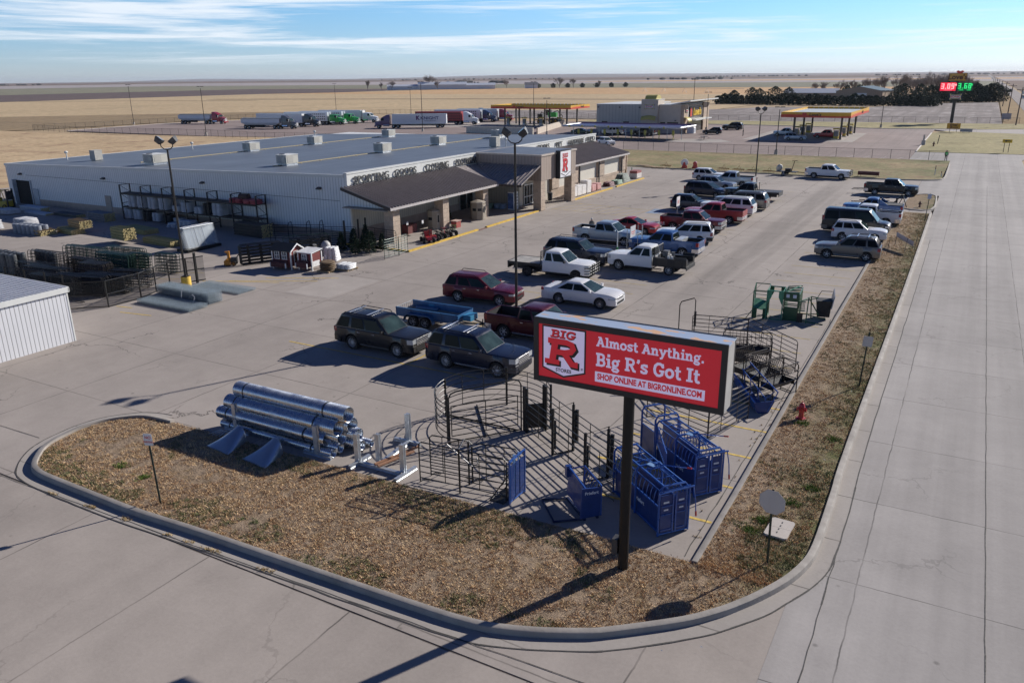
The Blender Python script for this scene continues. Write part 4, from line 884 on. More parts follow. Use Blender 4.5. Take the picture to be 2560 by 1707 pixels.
sv = car('white extended cab service truck with black tool boxes and a compressor', c_wht, (-20.1, 56.3), S, 'pickup', 'service_truck', **{**PICK, 'kind': 'flatbed', 'L': 6.0, 'H': 1.98, 'wb': 3.95, 'cabrear': -.55, 'belt': 1.24, 'hood': 1.22, 'win': ((.08, .42), (.48, .93)), 'privacy': 0, 'spokes': 8, 'rim': 'white'})
b = MB(); b.box(-3.2, .62, .62, -.66, 1.03, 1.24); b.box(-3.2, -1.03, .62, -.66, -.62, 1.24); b.box(-3.2, -.62, .62, -.66, .62, .9); b.build('tool_box', black_p, sv, 0)
b = MB(); b.box(-3.2, -1.03, 1.24, -2.3, -.98, 1.42); b.box(-3.2, .98, 1.24, -2.3, 1.03, 1.42); b.box(-3.26, -1.03, .5, -3.2, 1.03, .75); b.build('deck_frame', trimd, sv, 0)
b = MB(); b.tube([(-.75, -.95, 1.2), (-.75, -.9, 1.98), (-.75, .9, 1.98), (-.75, .95, 1.2)], .035)
for i in range(6): b.box(-.77, -.85, 1.42+i*.09, -.73, .85, 1.45+i*.09)
b.build('headache_rack', black_p, sv)
b = MB(); b.cyl((-1.6, -.4, 1.2), (-1.6, .4, 1.2), .2, n=12); b.cbox((-1.35, 0, 1.45), (.4, .5, .4)); b.cyl((-1.9, .1, 1.2), (-1.9, .1, 1.6), .14); b.build('compressor', M('machine_grey', (.14, .14, .14), .5, .3, .4, 6), sv)
b = MB(); b.cyl((-2.05, .8, 1.24), (-2.05, .8, 1.42), .1); b.cyl((-1.8, .8, 1.24), (-1.8, .8, 1.42), .1); b.build('water_jug', trim_w, sv)
b = MB(); b.cbox((-2.6, 1.035, .95), (.5, .02, .4)); b.cbox((-1.4, 1.035, .95), (.7, .02, .4)); b.each('latch_door', M('satin_black', (.02, .02, .02), .35), sv, 0)
bp = car('blue crew cab pickup with silver tool box across its bed', c_blu, (-20.9, 62.6), S, 'pickup', 'pickup_truck', **PICK, grille='black')
MB().box(-1.55, -.85, 1.1, -.98, .85, 1.42).build('bed_tool_box', M('diamond_plate', (.62, .62, .60), .35, .5), bp, 0)
sp_ = car('silver crew cab pickup with white sacks in its bed, by the cart corral', c_bsil, (-27.0, 64.6), R(-1), 'pickup', 'pickup_truck', **PICK)
car('dark red sedan parked beyond the silver crew cab pickup', c_red, (-26.7, 70.2), 0, 'sedan', kind='sedan', L=4.75, W=1.85, H=1.47, wb=2.75, fo=.95, belt=.95, hood=.94, nose=.74, r=.33, sill=.24, cowl=.35, ws=1.0, rbase=.6, rtop=1.6, trunk=.98, tum=.2, win=((.16, .50), (.53, .93)), privacy=0, spokes=10, tail=(.74, .92), lamp=.45, rail=0)
car('white SUV with black roof rails nosed towards the store, beside the maroon pickup', c_wht, (-21.05, 68.0), S+R(12), **{**CUV, 'L': 4.85, 'W': 1.97, 'H': 1.8, 'wb': 2.82, 'belt': 1.1, 'hood': 1.08, 'nose': .93}, rail=1, rim='dark', lower=trimd, rocker=trimd)
car('maroon crew cab pickup with silver lower trim, bed facing the store', c_mar, (-22.1, 73.7), R(-1), 'pickup', 'pickup_truck', **{**PICK, 'fo': .9}, rocker=M('paint_silver', (.4, .4, .4)), bumper=c_sil)
rp_ = car('bright red pickup with open bed and tail lights towards the aisle', c_red, (-21.6, 79.4), S, 'pickup', 'pickup_truck', **PICK)
car('white full size SUV behind the bright red pickup', c_pearl, (-21.6, 84.3), S, **{**SUVX, 'L': 5.5, 'xbar': 0, 'H': 1.9, 'wb': 3.2})
car('silver grey long SUV with privacy glass, tail towards the aisle', c_gry, (-21.3, 88.7), S, **{**SUVX, 'L': 5.65, 'xbar': 0, 'H': 1.92, 'wb': 3.3})
car('small dark blue crossover parked nearest the store in its row', c_dnav, (-25.75, 85.5), 0, 'crossover', **CUV)
car('dark blue minivan in front of the white cars', c_dnav, (-27.4, 96.2), R(-8), 'minivan', **{**SUVX, 'L': 5.15, 'H': 1.76, 'W': 2.0, 'belt': 1.06, 'hood': 1.0, 'nose': .8, 'cowl': .2, 'ws': 1.05, 'wb': 3.08, 'r': .35, 'sill': .25, 'xbar': 0, 'spokes': 5, 'win': ((.03, .30), (.33, .62), (.65, .95)), 'tail': (.9, 1.2)})
car('pale blue silver crossover behind the dark blue minivan', c_bsil, (-28.0, 103.0), R(-4), 'crossover', **CUV, rail=1)
car('silver crew cab pickup with red tail lights at the far lamp post', c_sil, (-27.2, 106.8), S, 'pickup', 'pickup_truck', **PICK)
car('white SUV mostly hidden behind the farthest silver pickup', c_wht, (-31.4, 111.5), 0, **CUV)
fb2 = car('black pickup with flat steel bed and headache rack', c_blk, (-22.1, 96.0), S, 'pickup', 'flatbed_truck', **{**PICK, 'kind': 'flatbed', 'L': 6.0, 'wb': 3.9, 'cabrear': -.6, 'privacy': 2})
b = MB(); b.box(-3.4, -1.1, .95, -.7, 1.1, 1.08); b.box(-3.46, -1.1, .6, -3.4, 1.1, 1.1); b.build('flat_deck', dgrey, fb2, 0)
b = MB(); b.tube([(-.75, -.95, 1.0), (-.75, -.9, 1.95), (-.75, .9, 1.95), (-.75, .95, 1.0)], .04); b.build('headache_rack', black_p, fb2)
b = MB(); b.box(-3.2, -1.12, .55, -1.0, -.8, .95); b.box(-3.2, .8, .55, -1.0, 1.12, .95); b.build('tool_box', black_p, fb2, 0)
wp = car('white crew cab pickup with grille guard parked on the far kerb', c_wht, (-17.3, 120.6), R(-5), 'pickup', 'pickup_truck', **PICK, rocker=trimd)
b = MB()
for z in (.7, .95, 1.2): b.tube([(2.8, -.95, z), (3.1, -.8, z), (3.12, .8, z), (2.8, .95, z)], .03)
for y in (-.7, -.3, .3, .7): b.box(3.08, y-.025, .5, 3.14, y+.025, 1.3)
b.build('bull_bar', black_p, wp)
car('black crew cab pickup nosed up to the small grass island', c_blk, (-7.95, 106.7), R(-1), 'pickup', 'pickup_truck', **PICK, handle=chrome, rocker=chrome, privacy_all=1)
av = car('deep blue pickup with sloping sail panels behind its cab', c_blu, (-8.1, 89.3), S, 'pickup', 'pickup_truck', **{**PICK, 'L': 5.6, 'wb': 3.3, 'cabrear': -.6})
b = MB(); 
for s in (-1, 1): b.prism([(-.6, s*.86, 1.33), (-1.5, s*.9, 1.33), (-.62, s*.8, 1.86)], (0, .06*s, 0))
b.build('sail_panel', c_blu, av, 0); MB().box(-2.7, -.86, 1.335, -.7, .86, 1.37).build('bed_cover', bedl, av, 0)
wr = car('white crew cab pickup backed between the van and the blue pickup', c_pearl, (-8.0, 84.5), S, 'pickup', 'pickup_truck', **PICK)
b = MB(); 
for s in (-1, 1): b.tube([(-2.7, s*.9, 1.34), (-2.7, s*.9, 1.46), (-1.0, s*.9, 1.46), (-1.0, s*.9, 1.34)], .025)
b.build('bed_rail', chrome, wr)
car('black full size van with raised roof and grey lower body', c_blk, (-8.4, 78.9), R(-1), 'van', 'parked_van', **{**SUVX, 'L': 5.7, 'W': 2.02, 'H': 2.25, 'wb': 3.43, 'fo': .85, 'belt': 1.25, 'hood': 1.17, 'nose': 1.0, 'cowl': .12, 'ws': .75, 'rtop': .2, 'rbase': .04, 'rail': 0, 'xbar': 0, 'r': .38, 'win': ((.03, .30), (.33, .62), (.66, .95)), 'spokes': 5, 'tail': (1.2, 1.6)}, lower=c_gry, rocker=c_gry)
car('silver white compact SUV with roof rack between the van and the grey SUV', c_pearl, (-7.7, 75.6), R(3), **{**CUV, 'L': 4.45, 'W': 1.82, 'H': 1.72, 'belt': 1.08, 'hood': 1.06, 'nose': .9, 'ws': .68, 'wb': 2.62}, rail=1, rocker=M('moulding', (.12, .12, .12), .4))
car('warm grey SUV nearest the empty stalls, facing the store', c_gry, (-7.55, 67.45), S+R(1), **{**SUVX, 'L': 4.82, 'W': 1.87, 'H': 1.82, 'wb': 2.89, 'belt': 1.13, 'hood': 1.1, 'nose': .95, 'r': .37, 'spokes': 5, 'win': ((.03, .27), (.315, .60), (.63, .93)), 'tail': (.84, 1.12)}, rocker=M('paint_silver', (.4, .4, .4)))
# sacks in the silver pickup
sk = M('white_sack', (.72, .72, .72), .55, 0, .1, 3); t_ = thing('feed_sacks', 'white sacks lying flat in the bed of the silver pickup', 'sacks', (-28.6, 64.6, .815), 0)
for i in range(6): MB().cbox((-.6+.6*(i % 3), -.3+.6*(i//3), .14+.08*(i % 2)), (.56, .55, .26)).build('sack', sk, t_)
# ================================================================ ROADSIDE SIGN, SMALL SIGNS, HYDRANT
def lit(name, col, e):
    m, t, p = raw(name); ps = t.pos(); k = t.mapr(t.noise(ps, 40, 2), .3, .7, .9, 1.1); t.put(p.inputs['Base Color'], col); t.put(p.inputs['Emission Color'], col); t.put(p.inputs['Emission Strength'], t.m('MULTIPLY', k, e)); p.inputs['Roughness'].default_value = .4; return m
red_l = lit('led_face_red', (.50, .016, .028), .27); wht_l = lit('led_face_white', (.62, .55, .74), .27)   # the face is a lit display
sg = thing('pole_sign', 'large red roadside sign cabinet on one dark pole at the lot corner', 'sign', (-7.3, 19.36, 0))
o_ = (-7.3, 19.36); I3 = TR((7.3, -19.36, 0))
b = MB(I3.copy()); b.cyl((-7.3, 19.36, 0), (-7.3, 19.36, 5.8), .155, n=20); b.build('pole', M('pole_bronze', (.012, .011, .011), .5, 0, .12, 2, spec=.3), sg, 60)
b = MB(I3.copy()); b.box(-7.62, 19.2, .55, -7.45, 19.5, 1.05); b.build('electrical_box', dgrey, sg, 0)
Y0, Y1, X0, X1, Z0, Z1 = 19.12, 19.9, -10.16, -4.64, 5.66, 7.52
b = MB(I3.copy()); b.box(X0, Y0+.05, Z0, X1, Y1-.05, Z1-.02); b.build('cabinet', M('cabinet_grey', (.42, .41, .39), .5, .2, .14, 1.5), sg, 0)
m_, t, p = raw('rusted_top'); ps = t.pos(); n = t.noise(t.scale(ps, 1.5, 3.5), 1, 5, .55); f = t.mapr(n, .53, .57)
t.put(p.inputs['Base Color'], t.mix(f, (.42, .50, .62), (.60, .36, .22))); t.put(p.inputs['Roughness'], t.mapr(f, 0, 1, .35, .8)); p.inputs['Metallic'].default_value = .15
b = MB(I3.copy()); b.box(X0-.02, Y0+.04, Z1-.02, X1+.02, Y1-.04, Z1+.015); b.build('top_panel', m_, sg, 0)
b = MB(I3.copy())
for y0, y1 in ((Y0, Y0+.06), (Y1-.06, Y1)):
    b.box(X0-.01, y0, Z1-.145, X1+.01, y1, Z1+.03); b.box(X0-.01, y0, Z0-.02, X1+.01, y1, Z0+.14); b.box(X0-.01, y0, Z0+.14, X0+.15, y1, Z1-.145); b.box(X1-.15, y0, Z0+.14, X1+.01, y1, Z1-.145)
b.build('retainer_frame', blk_s, sg, 0)
b = MB(I3.copy()); b.box(X0+.15, Y0+.02, Z0+.14, X1-.15, Y0+.045, Z1-.145); b.build('sign_face', red_l, sg, 0)
W_ = X1-X0-.3; Hh = Z1-.145-Z0-.14
def FR(u, v, z=.0): return I3 @ frame((X0+.15+u, Y0+.018-z, Z0+.14+v), (1, 0, 0), (0, -1, 0))
red_s, wht_s, _k = red_l, wht_l, (red_s, wht_s); big_r(FR(.79, .06), 1.36, sg)
s1 = 'Almost Anything.'; h1 = .275; sx1 = 3.02/(h1*slab_w(s1)); lav = wht_l
slab(s1, h1, lav, FR(1.78, 1.17), sg, sx=sx1, width=.2); s2 = 'Big R\u2019s Got It'; h2 = .37; sx2 = 2.93/(h2*slab_w(s2)); slab(s2, h2, lav, FR(1.78, .60), sg, sx=sx2, width=.2)
b = MB(FR(1.76, .13)); b.flat([(0, 0), (3.1, 0), (3.1, .30), (0, .30)], 0, .006); b.build('white_band', lav, sg, 0)
c2 = txt('SHOP ONLINE AT BIGRONLINE.COM', .235, red_l, Matrix(), sg, 'lettering', .006, .035); wv = [v.co.x for v in c2.data.vertices]; c2.data.transform(FR(1.76+1.55, .285, .007) @ Matrix.Diagonal((2.95/(max(wv)-min(wv)), 1, 1, 1)))
red_s, wht_s = _k
# small post signs
def post_sign(label, x, y, h, shape, z0, z1, face_m, rz=0, lean=(0, 0), post=None, words=(), wd=.3, cat='sign', back=None):
    t_ = thing('post_sign', label, cat, (x, y, 0), rz); t_.rotation_euler = (R(lean[0]), R(lean[1]), rz)
    b = MB(); b.prism([(-.035, 0, 0), (-.025, .03, 0), (.025, .03, 0), (.035, 0, 0), (.02, .015, 0), (-.02, .015, 0)], (0, 0, h)); b.build('post', post or M('green_post', (.03, .045, .035), .6, .3, .3, 5), t_, 0)
    b = MB(); zc = (z0+z1)/2; hh = (z1-z0)/2
    if shape == 8: pts = [(wd*cos(R(22.5+45*i))*1.0, 0, zc+hh*1.05*sin(R(22.5+45*i))) for i in range(8)]
    else: pts = [(wd/2-.03, 0, z0), (wd/2, 0, z0+.03), (wd/2, 0, z1-.03), (wd/2-.03, 0, z1), (-wd/2+.03, 0, z1), (-wd/2, 0, z1-.03), (-wd/2, 0, z0+.03), (-wd/2+.03, 0, z0)]
    b.prism([(p_[0], -.004, p_[2]) for p_ in pts], (0, -.004, 0)); pl = b.build('sign_plate', face_m, t_, 0)
    for w_, zz, sz, mm in words: txt(w_, sz, mm, frame((0, -.009, zz), (1, 0, 0), (0, -1, 0)), pl, 'lettering', .002, .025)
    return t_
sheet = M('bare_aluminium', (.48, .45, .42), .55, .0, .06, 2); rl = M('sign_red_text', (.55, .05, .05), .5)
post_sign('white NO PARKING sign on a leaning green post at the left of the corner island', -22.82, 15.26, 2.3, 4, 2.28, 2.72, M('sign_plate_white', (.7, .69, .68), .5), R(18), (0, -1.5), None, (('NO', 2.57, .15, rl), ('PARKING', 2.41, .10, rl)), .33)
post_sign('back of an octagonal stop sign on a dark post at the road corner', -3.58, 21.61, 2.55, 8, 1.75, 2.53, sheet, R(-8), (0, -1), None, (), .41)
post_sign('back of a small rectangular traffic sign on the verge beyond the hydrant', -3.06, 38.18, 2.74, 4, 2.05, 2.55, sheet, R(8), (0, 3), None, (), .42)
post_sign('blue and white handicapped route sign on a tall post beside the far verge', -3.17, 88.03, 2.75, 4, 2.24, 2.72, M('sign_plate_blue', (.36, .40, .52), .5), R(30), (0, 3), None, (), .38)
hm = M('hydrant_red', (.42, .012, .02), .35, 0, .15, 5, coat=.3)
def hydrant(label, x, y, s, mm, z=.07):
    t_ = thing('fire_hydrant', label, 'hydrant', (x, y, z)); t_.scale = (s, s, s)
    MB().lathe([(.17, 0), (.17, .04), (.12, .05), (.105, .1), (.105, .5), (.135, .51), (.135, .55), (.115, .57), (.11, .63), (.075, .70), (.03, .73), (.03, .79), (.001, .79)], n=16).build('barrel', mm, t_, 40)
    for v in ((1, 0, 0), (-1, 0, 0), (0, -1, 0)):
        b = MB(); v = Vector(v); c_ = Vector((0, 0, .42)); b.cyl(c_+v*.08, c_+v*.16, .06, n=10); b.cyl(c_+v*.16, c_+v*.2, .075, n=10); b.build('hose_cap', mm, t_)
    b = MB(); b.lathe([(.2, 0), (.2, .025), (.1, .025)], (0, 0, .0), 14); b.build('base_flange', mm, t_)
    return t_
hydrant('bright red fire hydrant on the verge behind the parking kerb', -4.74, 33.1, 1.0, hm); hydrant('dull rust coloured hydrant on the small grass island near the black pickup', -4.2, 97.3, .85, M('hydrant_dull', (.12, .05, .04), .6))
uv = thing('utility_cover', 'pale two part concrete utility cover lying in the turf by the stop sign', 'cover', (-3.66, 23.68, .07), R(-3))
for s in (1, -1): MB().prism([(-.36, s*.005, 0), (.36, s*.005, 0), (.36, s*.52, 0), (.30, s*.58, 0), (-.30, s*.58, 0), (-.36, s*.52, 0)], (0, 0, .09)).build('lid', M('cover_concrete', (.46, .41, .37), .8, 0, .06, 3), uv, 0)
b = MB()
for i in range(4): b.box(-.02, -.36+i*.22, .091, .02, -.26+i*.22, .095)
b.build('lifting_slots', dgrey, uv, 0)
bt = thing('banner', 'white wind bent banner sagging between steel stakes on the verge', 'banner', (-4.1, 72.2, .07))
for x, y in ((-.8, -2.2), (-.55, 2.0), (1.05, .3), (.4, -.6)): MB().cyl((x, y, 0), (x+.1, y, 1.15), .02).build('stake', dgrey, bt)
b = MB(); b.loft([[(-.5+1.5*u, 1.6-2.6*u, .95-.25*u-.25*sin(v*pi)+.25*v) for v in (0, .25, .5, .75, 1)] for u in (0, .25, .5, .75, 1)], False); b.loft([[(-.5+1.5*u, 1.6-2.6*u+.03, .93-.25*u-.25*sin(v*pi)+.25*v) for v in (0, .25, .5, .75, 1)] for u in (0, .25, .5, .75, 1)], False); b.build('banner_sheet', M('banner_white', (.5, .48, .5), .6, 0, .12, 2), bt, 60)
# ---------------------------------------------------------------- lamp posts
lpole = M('lamp_pole_bronze', (.03, .026, .023), .45, .3, .12, 2)
def lamp(label, x, y, h, base='concrete', heads=2, ang=0, group=None, thick=.085):
    t_ = thing('lamp_post', label, 'lamp post', (x, y, 0), ang, group)
    if base == 'yellow': MB().cyl((0, 0, 0), (0, 0, .95), .33, n=18).build('base', yelk, t_, 60); zb_ = .95
    else: MB().cyl((0, 0, 0), (0, 0, .85), .3, n=14).build('base', M('footing_concrete', (.45, .42, .38), .9), t_, 60); zb_ = .85
    MB().cyl((0, 0, zb_), (0, 0, h-.5), thick, thick*.75, 10).build('pole', lpole, t_, 60); MB().cbox((0, 0, zb_+.03), (.42, .42, .06)).build('base_plate', lpole, t_, 0)
    if heads == 2:
        b = MB(); b.tube([(-.42, 0, h-.1), (-.40, 0, h-.32), (-.22, 0, h-.48), (0, 0, h-.52), (.22, 0, h-.48), (.40, 0, h-.32), (.42, 0, h-.1)], .035, 6); b.build('yoke', lpole, t_)
        for s in (-1, 1):
            q = TR((s*.5, 0, h+.08)) @ RO(s*R(-38), 4, 'Y') @ RO(s*R(12), 4, 'X')
            b = MB(q); b.loft([[(-.17, -.17, -.2), (.17, -.17, -.2), (.17, .17, -.2), (-.17, .17, -.2)], [(-.24, -.26, .05), (.24, -.26, .05), (.24, .26, .05), (-.24, .26, .05)], [(-.24, -.26, .18), (.24, -.26, .18), (.24, .26, .18), (-.24, .26, .18)]]); hd = b.build('lamp_head', dgrey, t_, 0)
            MB(q).box(-.21, -.23, .181, .21, .23, .19).build('lens', M('lamp_lens', (.25, .24, .22), .2), hd, 0)
    else:
        for s in (-1, 1): MB().cbox((s*.5, 0, h-.05), (.75, .35, .14)).build('lamp_head', dgrey, t_, 0)
        MB().box(-.5, -.03, h-.12, .5, .03, h-.06).build('arm', lpole, t_, 0)
    return t_
lamp('tall twin headed lamp post on a concrete base behind the dark maroon pickup', -22.55, 40.2, 10.95, 'concrete', 2, R(15))
lamp('twin headed lamp post with yellow concrete base by the wire mesh stacks', -46.85, 36.1, 10.15, 'yellow', 2, R(25))
lamp('twin headed lamp post at the north edge of the store lot behind the silver pickup', -24.7, 109.4, 9.6, 'concrete', 2, R(40))
lampg = 'lamp posts round the truck stop'
for x, y, h, l in ((-248.2, 179.6, 12.9, 'farthest left lamp post at the truck lot corner'), (-178.3, 150.1, 12.5, 'lamp post standing at the fence left of the store roof'), (-254.2, 287.9, 12, 'lamp post at the far edge beyond the white semi trailers'), (-193, 261.6, 10.5, 'short lamp post beyond the purple semi trailer'), (-132.4, 184.4, 13, 'lamp post in front of the purple semi trailer'),
                   (-94, 184, 8.9, 'lamp post in front of the truck fuel canopy'), (-61.8, 212.7, 9.7, 'lamp post beside the truck stop shop entrance'), (-22.4, 239.3, 9.5, 'lamp post behind the small fuel canopy'), (-31.2, 152.6, 8.4, 'lamp post on the fence line left of the small fuel canopy'), (-120, 226, 12.5, 'lamp post rising behind the truck fuel canopy')):
    lamp(l, x, y, h, 'concrete', 1, R(20), lampg, .09)
# ---------------------------------------------------------------- culvert pipes, flared ends, beam stands
m_, t, p = raw('corrugated_zinc'); ps = t.pos(); n = t.noise(ps, 3, 4); t.put(p.inputs['Base Color'], t.mix(t.mapr(n, .3, .7), (.50, .54, .60), (.57, .61, .66))); p.inputs['Metallic'].default_value = .9; t.put(p.inputs['Roughness'], t.mapr(n, .3, .7, .2, .36)); zinc = m_
m_, t, p = raw('zinc_sheet'); ps = t.pos(); n = t.noise(ps, 2, 4); t.put(p.inputs['Base Color'], t.mix(t.mapr(n, .3, .7), (.42, .46, .52), (.52, .56, .6))); p.inputs['Metallic'].default_value = .85; p.inputs['Roughness'].default_value = .3; zsh = m_
def pipe_mesh(L_, r, pitch=.1):
    prof = [(r-.03, 0), ]; n = int(L_/pitch); prof = []
    for i in range(n*4+1): prof.append((r+.018*sin(2*pi*i/4), L_*i/(n*4)))
    inner = [(rr-.006, z) for rr, z in prof[::-1]]
    b = MB(); N = 26; rings = []
    for rr, z in prof+inner: rings.append([(z, rr*cos(2*pi*j/N), rr*sin(2*pi*j/N)) for j in range(N)])
    b.loft(rings, True, False, True); return b.mesh('culvert_pipe', zinc, 60)
PIPES = [(6.0, .315, -19.62, 21.55, 1.62, 'topmost wide corrugated steel culvert pipe on the stack'), (6.0, .31, -19.88, 21.2, 1.12, 'wide corrugated pipe in front, second row from the top of the stack'), (6.0, .31, -19.72, 21.88, 1.05, 'wide corrugated pipe behind, second row from the top of the stack'),
         (5.95, .25, -20.28, 20.98, .68, 'middle size corrugated pipe resting against the upright rails'), (6.0, .27, -19.92, 21.5, .66, 'middle size corrugated pipe in the centre of the stack'), (5.9, .26, -19.55, 22.05, .62, 'middle size corrugated pipe at the back of the stack'),
         (6.1, .19, -19.85, 21.3, .30, 'narrow corrugated pipe inside the lower stack'), (6.2, .165, -19.95, 20.98, .17, 'narrowest corrugated pipe lying on the ground in front of the stack'), (6.2, .2, -19.35, 21.95, .24, 'narrow corrugated pipe low at the back of the stack'), (6.2, .14, -19.25, 22.35, .15, 'thin corrugated pipe on the ground behind the stack')]
for L_, r_p, x, y, z, l in PIPES:
    o = link('culvert_pipe', pipe_mesh(L_, r_p)); tag(o, l, 'culvert pipe', 'corrugated culvert pipes in the stack'); o.location = (x-L_, y, z); o.rotation_euler = (ru(0, 3), 0, R(ru(-.6, .6)))
    for u in (.55, L_-1.1): MB().lathe([(r_p+.014, u), (r_p+.018, u+.01), (r_p+.018, u+.05), (r_p+.014, u+.06)], n=20, axis='X').build('strap', black_p, o, 0)
tag(MB().cbox((-19.95, 21.42, 1.34), (.5, .1, .06), R(15)).build('wood_block', M('raw_wood', (.48, .28, .12), .8, 0, .25, 6), None, 0), 'short brown wood wedge under the end of the topmost culvert pipe', 'wood block')
def beam(b, a, c, w_=.2, d_=.15):
    a = Vector(a); c = Vector(c); z = (c-a).normalized(); x = z.orthogonal().normalized() if abs(z.z) > .9 else Vector((-z.y, z.x, 0)).normalized()
    if abs(z.z) > .9: x = Vector((1, 0, 0))
    y = z.cross(x); P = [(-w_/2, -d_/2), (w_/2, -d_/2), (w_/2, -d_/2+.02), (.04, -.02), (.04, .02), (w_/2, d_/2-.02), (w_/2, d_/2), (-w_/2, d_/2), (-w_/2, d_/2-.02), (-.04, .02), (-.04, -.02), (-w_/2, -d_/2+.02)]
    b.prism([a+x*u+y*v for u, v in P], c-a)
gz = M('galvanised_beam', (.52, .55, .58), .4, .65, .2, 5)
def stand(label, x, y, h, foot, rz):
    t_ = thing('beam_stand', label, 'steel stand', (x, y, 0), rz); b = MB(); beam(b, (0, 0, .12), (0, 0, h)); b.build('upright', gz, t_, 0)
    b = MB(); beam(b, (-foot/2, 0, .07), (foot/2, 0, .07), .14, .14); b.build('foot', gz, t_, 0); return t_
stand('galvanised upright rail at the left end of the culvert stack', -25.15, 20.82, 1.3, 1.4, 0); stand('galvanised upright rail at the right end of the culvert stack', -20.6, 20.72, 1.32, 1.4, 0)
rk = thing('beam_rack', 'empty galvanised steel rack of four uprights beside the culvert stack', 'steel rack', (-17.8, 22, 0)); I4 = TR((17.8, -22, 0))
for x, y in ((-18.8, 21.0), (-18.08, 21.38), (-16.72, 21.1), (-18.22, 23.46)):
    b = MB(I4.copy()); beam(b, (x, y, .1), (x, y, 1.24)); b.build('upright', gz, rk, 0)
for a, c in (((-18.75, 20.45), (-18.72, 21.6)), ((-16.6, 20.45), (-16.55, 21.65)), ((-18.8, 23.3), (-17.55, 23.34)), ((-18.7, 20.95), (-16.75, 20.95)), ((-17.95, 21.3), (-18.1, 23.25))):
    b = MB(I4.copy()); beam(b, (*a, .08), (*c, .08), .15, .14); b.build('foot', gz, rk, 0)
for i, (a, c, l) in enumerate((((-17.9, 20.9), (-17.35, 22.95), 'rust brown timber laid across the empty steel rack, longer piece'), ((-17.72, 20.85), (-17.25, 22.5), 'pale brown timber laid across the empty steel rack, shorter piece'))):
    b = MB(); b.cyl((*a, .22), (*c, .22), .055, n=6); tag(b.build('timber', M('old_timber', (.30, .15, .085), .8, 0, .3, 6), None, 0), l, 'timber')
def flared(label, x, y, rz):
    t_ = thing('flared_end', label, 'culvert end', (x, y, .05), rz); rings = []
    for i in range(7):
        u = i/6; w_ = .36+.38*u; h = .66*(1-u)+.07*u; ring = []
        for j in range(13): a = pi*j/12; ring.append((w_*cos(a), .55-1.15*u, max(.0, h*sin(a)**.8)))
        rings.append(ring)
    b = MB(); b.loft(rings, False); b.loft([[(q[0]*.97, q[1], q[2]*.96) for q in r] for r in rings], False); b.build('hood', zsh, t_, 60)
    MB().tube(rings[0], .018, 6).build('rim_roll', zsh, t_); MB().box(-.62, -.62, 0, .62, -.58, .06).build('toe_plate', zsh, t_, 0); return t_
flared('galvanised flared culvert end on the grass, left one', -24.35, 19.7, R(-6)); flared('galvanised flared culvert end on the grass, right one nearer the middle', -22.2, 19.55, R(-6))
b = MB(); 
for i in range(4): b.tube([(-25.9+.2*i, 20.0, .08), (-25.6+.1*i, 20.35, .2), (-25.1, 20.45, .12), (-24.9+.05*i, 20.2, .08)], .02, 5)
tag(b.build('plastic_strapping', M('pale_strap', (.5, .5, .52), .6), None), 'loose pale strapping on the grass behind the left flared culvert end', 'strapping')
# ================================================================ LIVESTOCK EQUIPMENT
pen = M('pen_steel', (.022, .021, .020), .42, .35, .25, 4); penb = M('pen_brown', (.040, .030, .024), .45, .35, .3, 4)
def rails(b, pts, zs, r=.022, n=5):
    for z in zs: b.tube([(x, y, z) for x, y in pts], r, n)
def post(b, x, y, h, r=.04): b.cyl((x, y, 0), (x, y, h), r, n=8)
RZ = (.22, .48, .74, 1.0, 1.26, 1.52)
# round crowding tub
cx, cy, cr = -15.95, 26.35, 2.42
a0 = math.degrees(math.atan2(24.12-cy, -16.66-cx)); a1 = math.degrees(math.atan2(27.23-cy, -14.07-cx))
tub = thing('round_pen', 'round black steel crowding pen with a tall bow gate in the corner of the lot', 'livestock pen', (cx, cy, 0)); I5 = TR((-cx, -cy, 0))
def PB(): return MB(I5.copy())
A = arc(cx, cy, cr, a0+360, a1, 28)
for k, (i0, i1) in enumerate(((0, 9), (9, 18), (18, 28))):
    b = PB(); seg = A[i0:i1+1]; rails(b, seg, RZ+((1.70,) if k < 2 else (1.7,)), .02)
    for q in (len(seg)//3, 2*len(seg)//3): b.box(seg[q][0]-.012, seg[q][1]-.012, .22, seg[q][0]+.012, seg[q][1]+.012, 1.7)
    b.build('curved_panel', pen, tub)
for i, h in ((0, 2.15), (9, 1.75), (18, 1.8), (28, 1.95)):
    b = PB(); post(b, *A[i], h, .05); b.build('post', pen, tub)
P0, P1 = Vector((-16.66, 24.12)), Vector((-14.72, 26.56)); dv = (P1-P0)
b = PB(); b.tube([(*(P0+dv*u), z) for u, z in ((.0, 0), (0, 1.95), (.03, 2.12), (.1, 2.2), (.9, 2.32), (.97, 2.24), (1, 2.05), (1, 0))], .032); b.tube([(*P0, .06), (*P1, .06)], .03); b.build('gate_frame', pen, tub)
b = PB()
for z in (.3, .56, .82, 1.08, 1.34, 1.6): b.tube([(*(P0+dv*.03), z), (*(P0+dv*.95), z)], .022, 5)
for u in (.03, .5, .95): b.tube([(*(P0+dv*u), .3), (*(P0+dv*u), 1.6)], .022, 5)
b.build('gate', pen, tub)
b = PB(); b.tube([A[9]+(.05,), (*(P1-dv*.05), .05)], .035); b.tube([A[14]+(.04,), (*(P0+dv*.5), .04)], .03); b.build('ground_brace', pen, tub)
b = PB(); b.prism([(-14.62, 26.7, .08), (-14.02, 27.2, .08), (-14.02, 27.2, 1.15), (-14.62, 26.7, 1.15)], (.03, -.035, 0)); b.build('slide_gate_sheet', pen, tub, 0)
for x, y in ((-14.6, 26.62), (-14.0, 27.22), (-14.42, 26.5), (-13.85, 27.1)): b = PB(); b.box(x-.05, y-.05, 0, x+.05, y+.05, 1.95); b.build('slide_gate_post', pen, tub, 0)
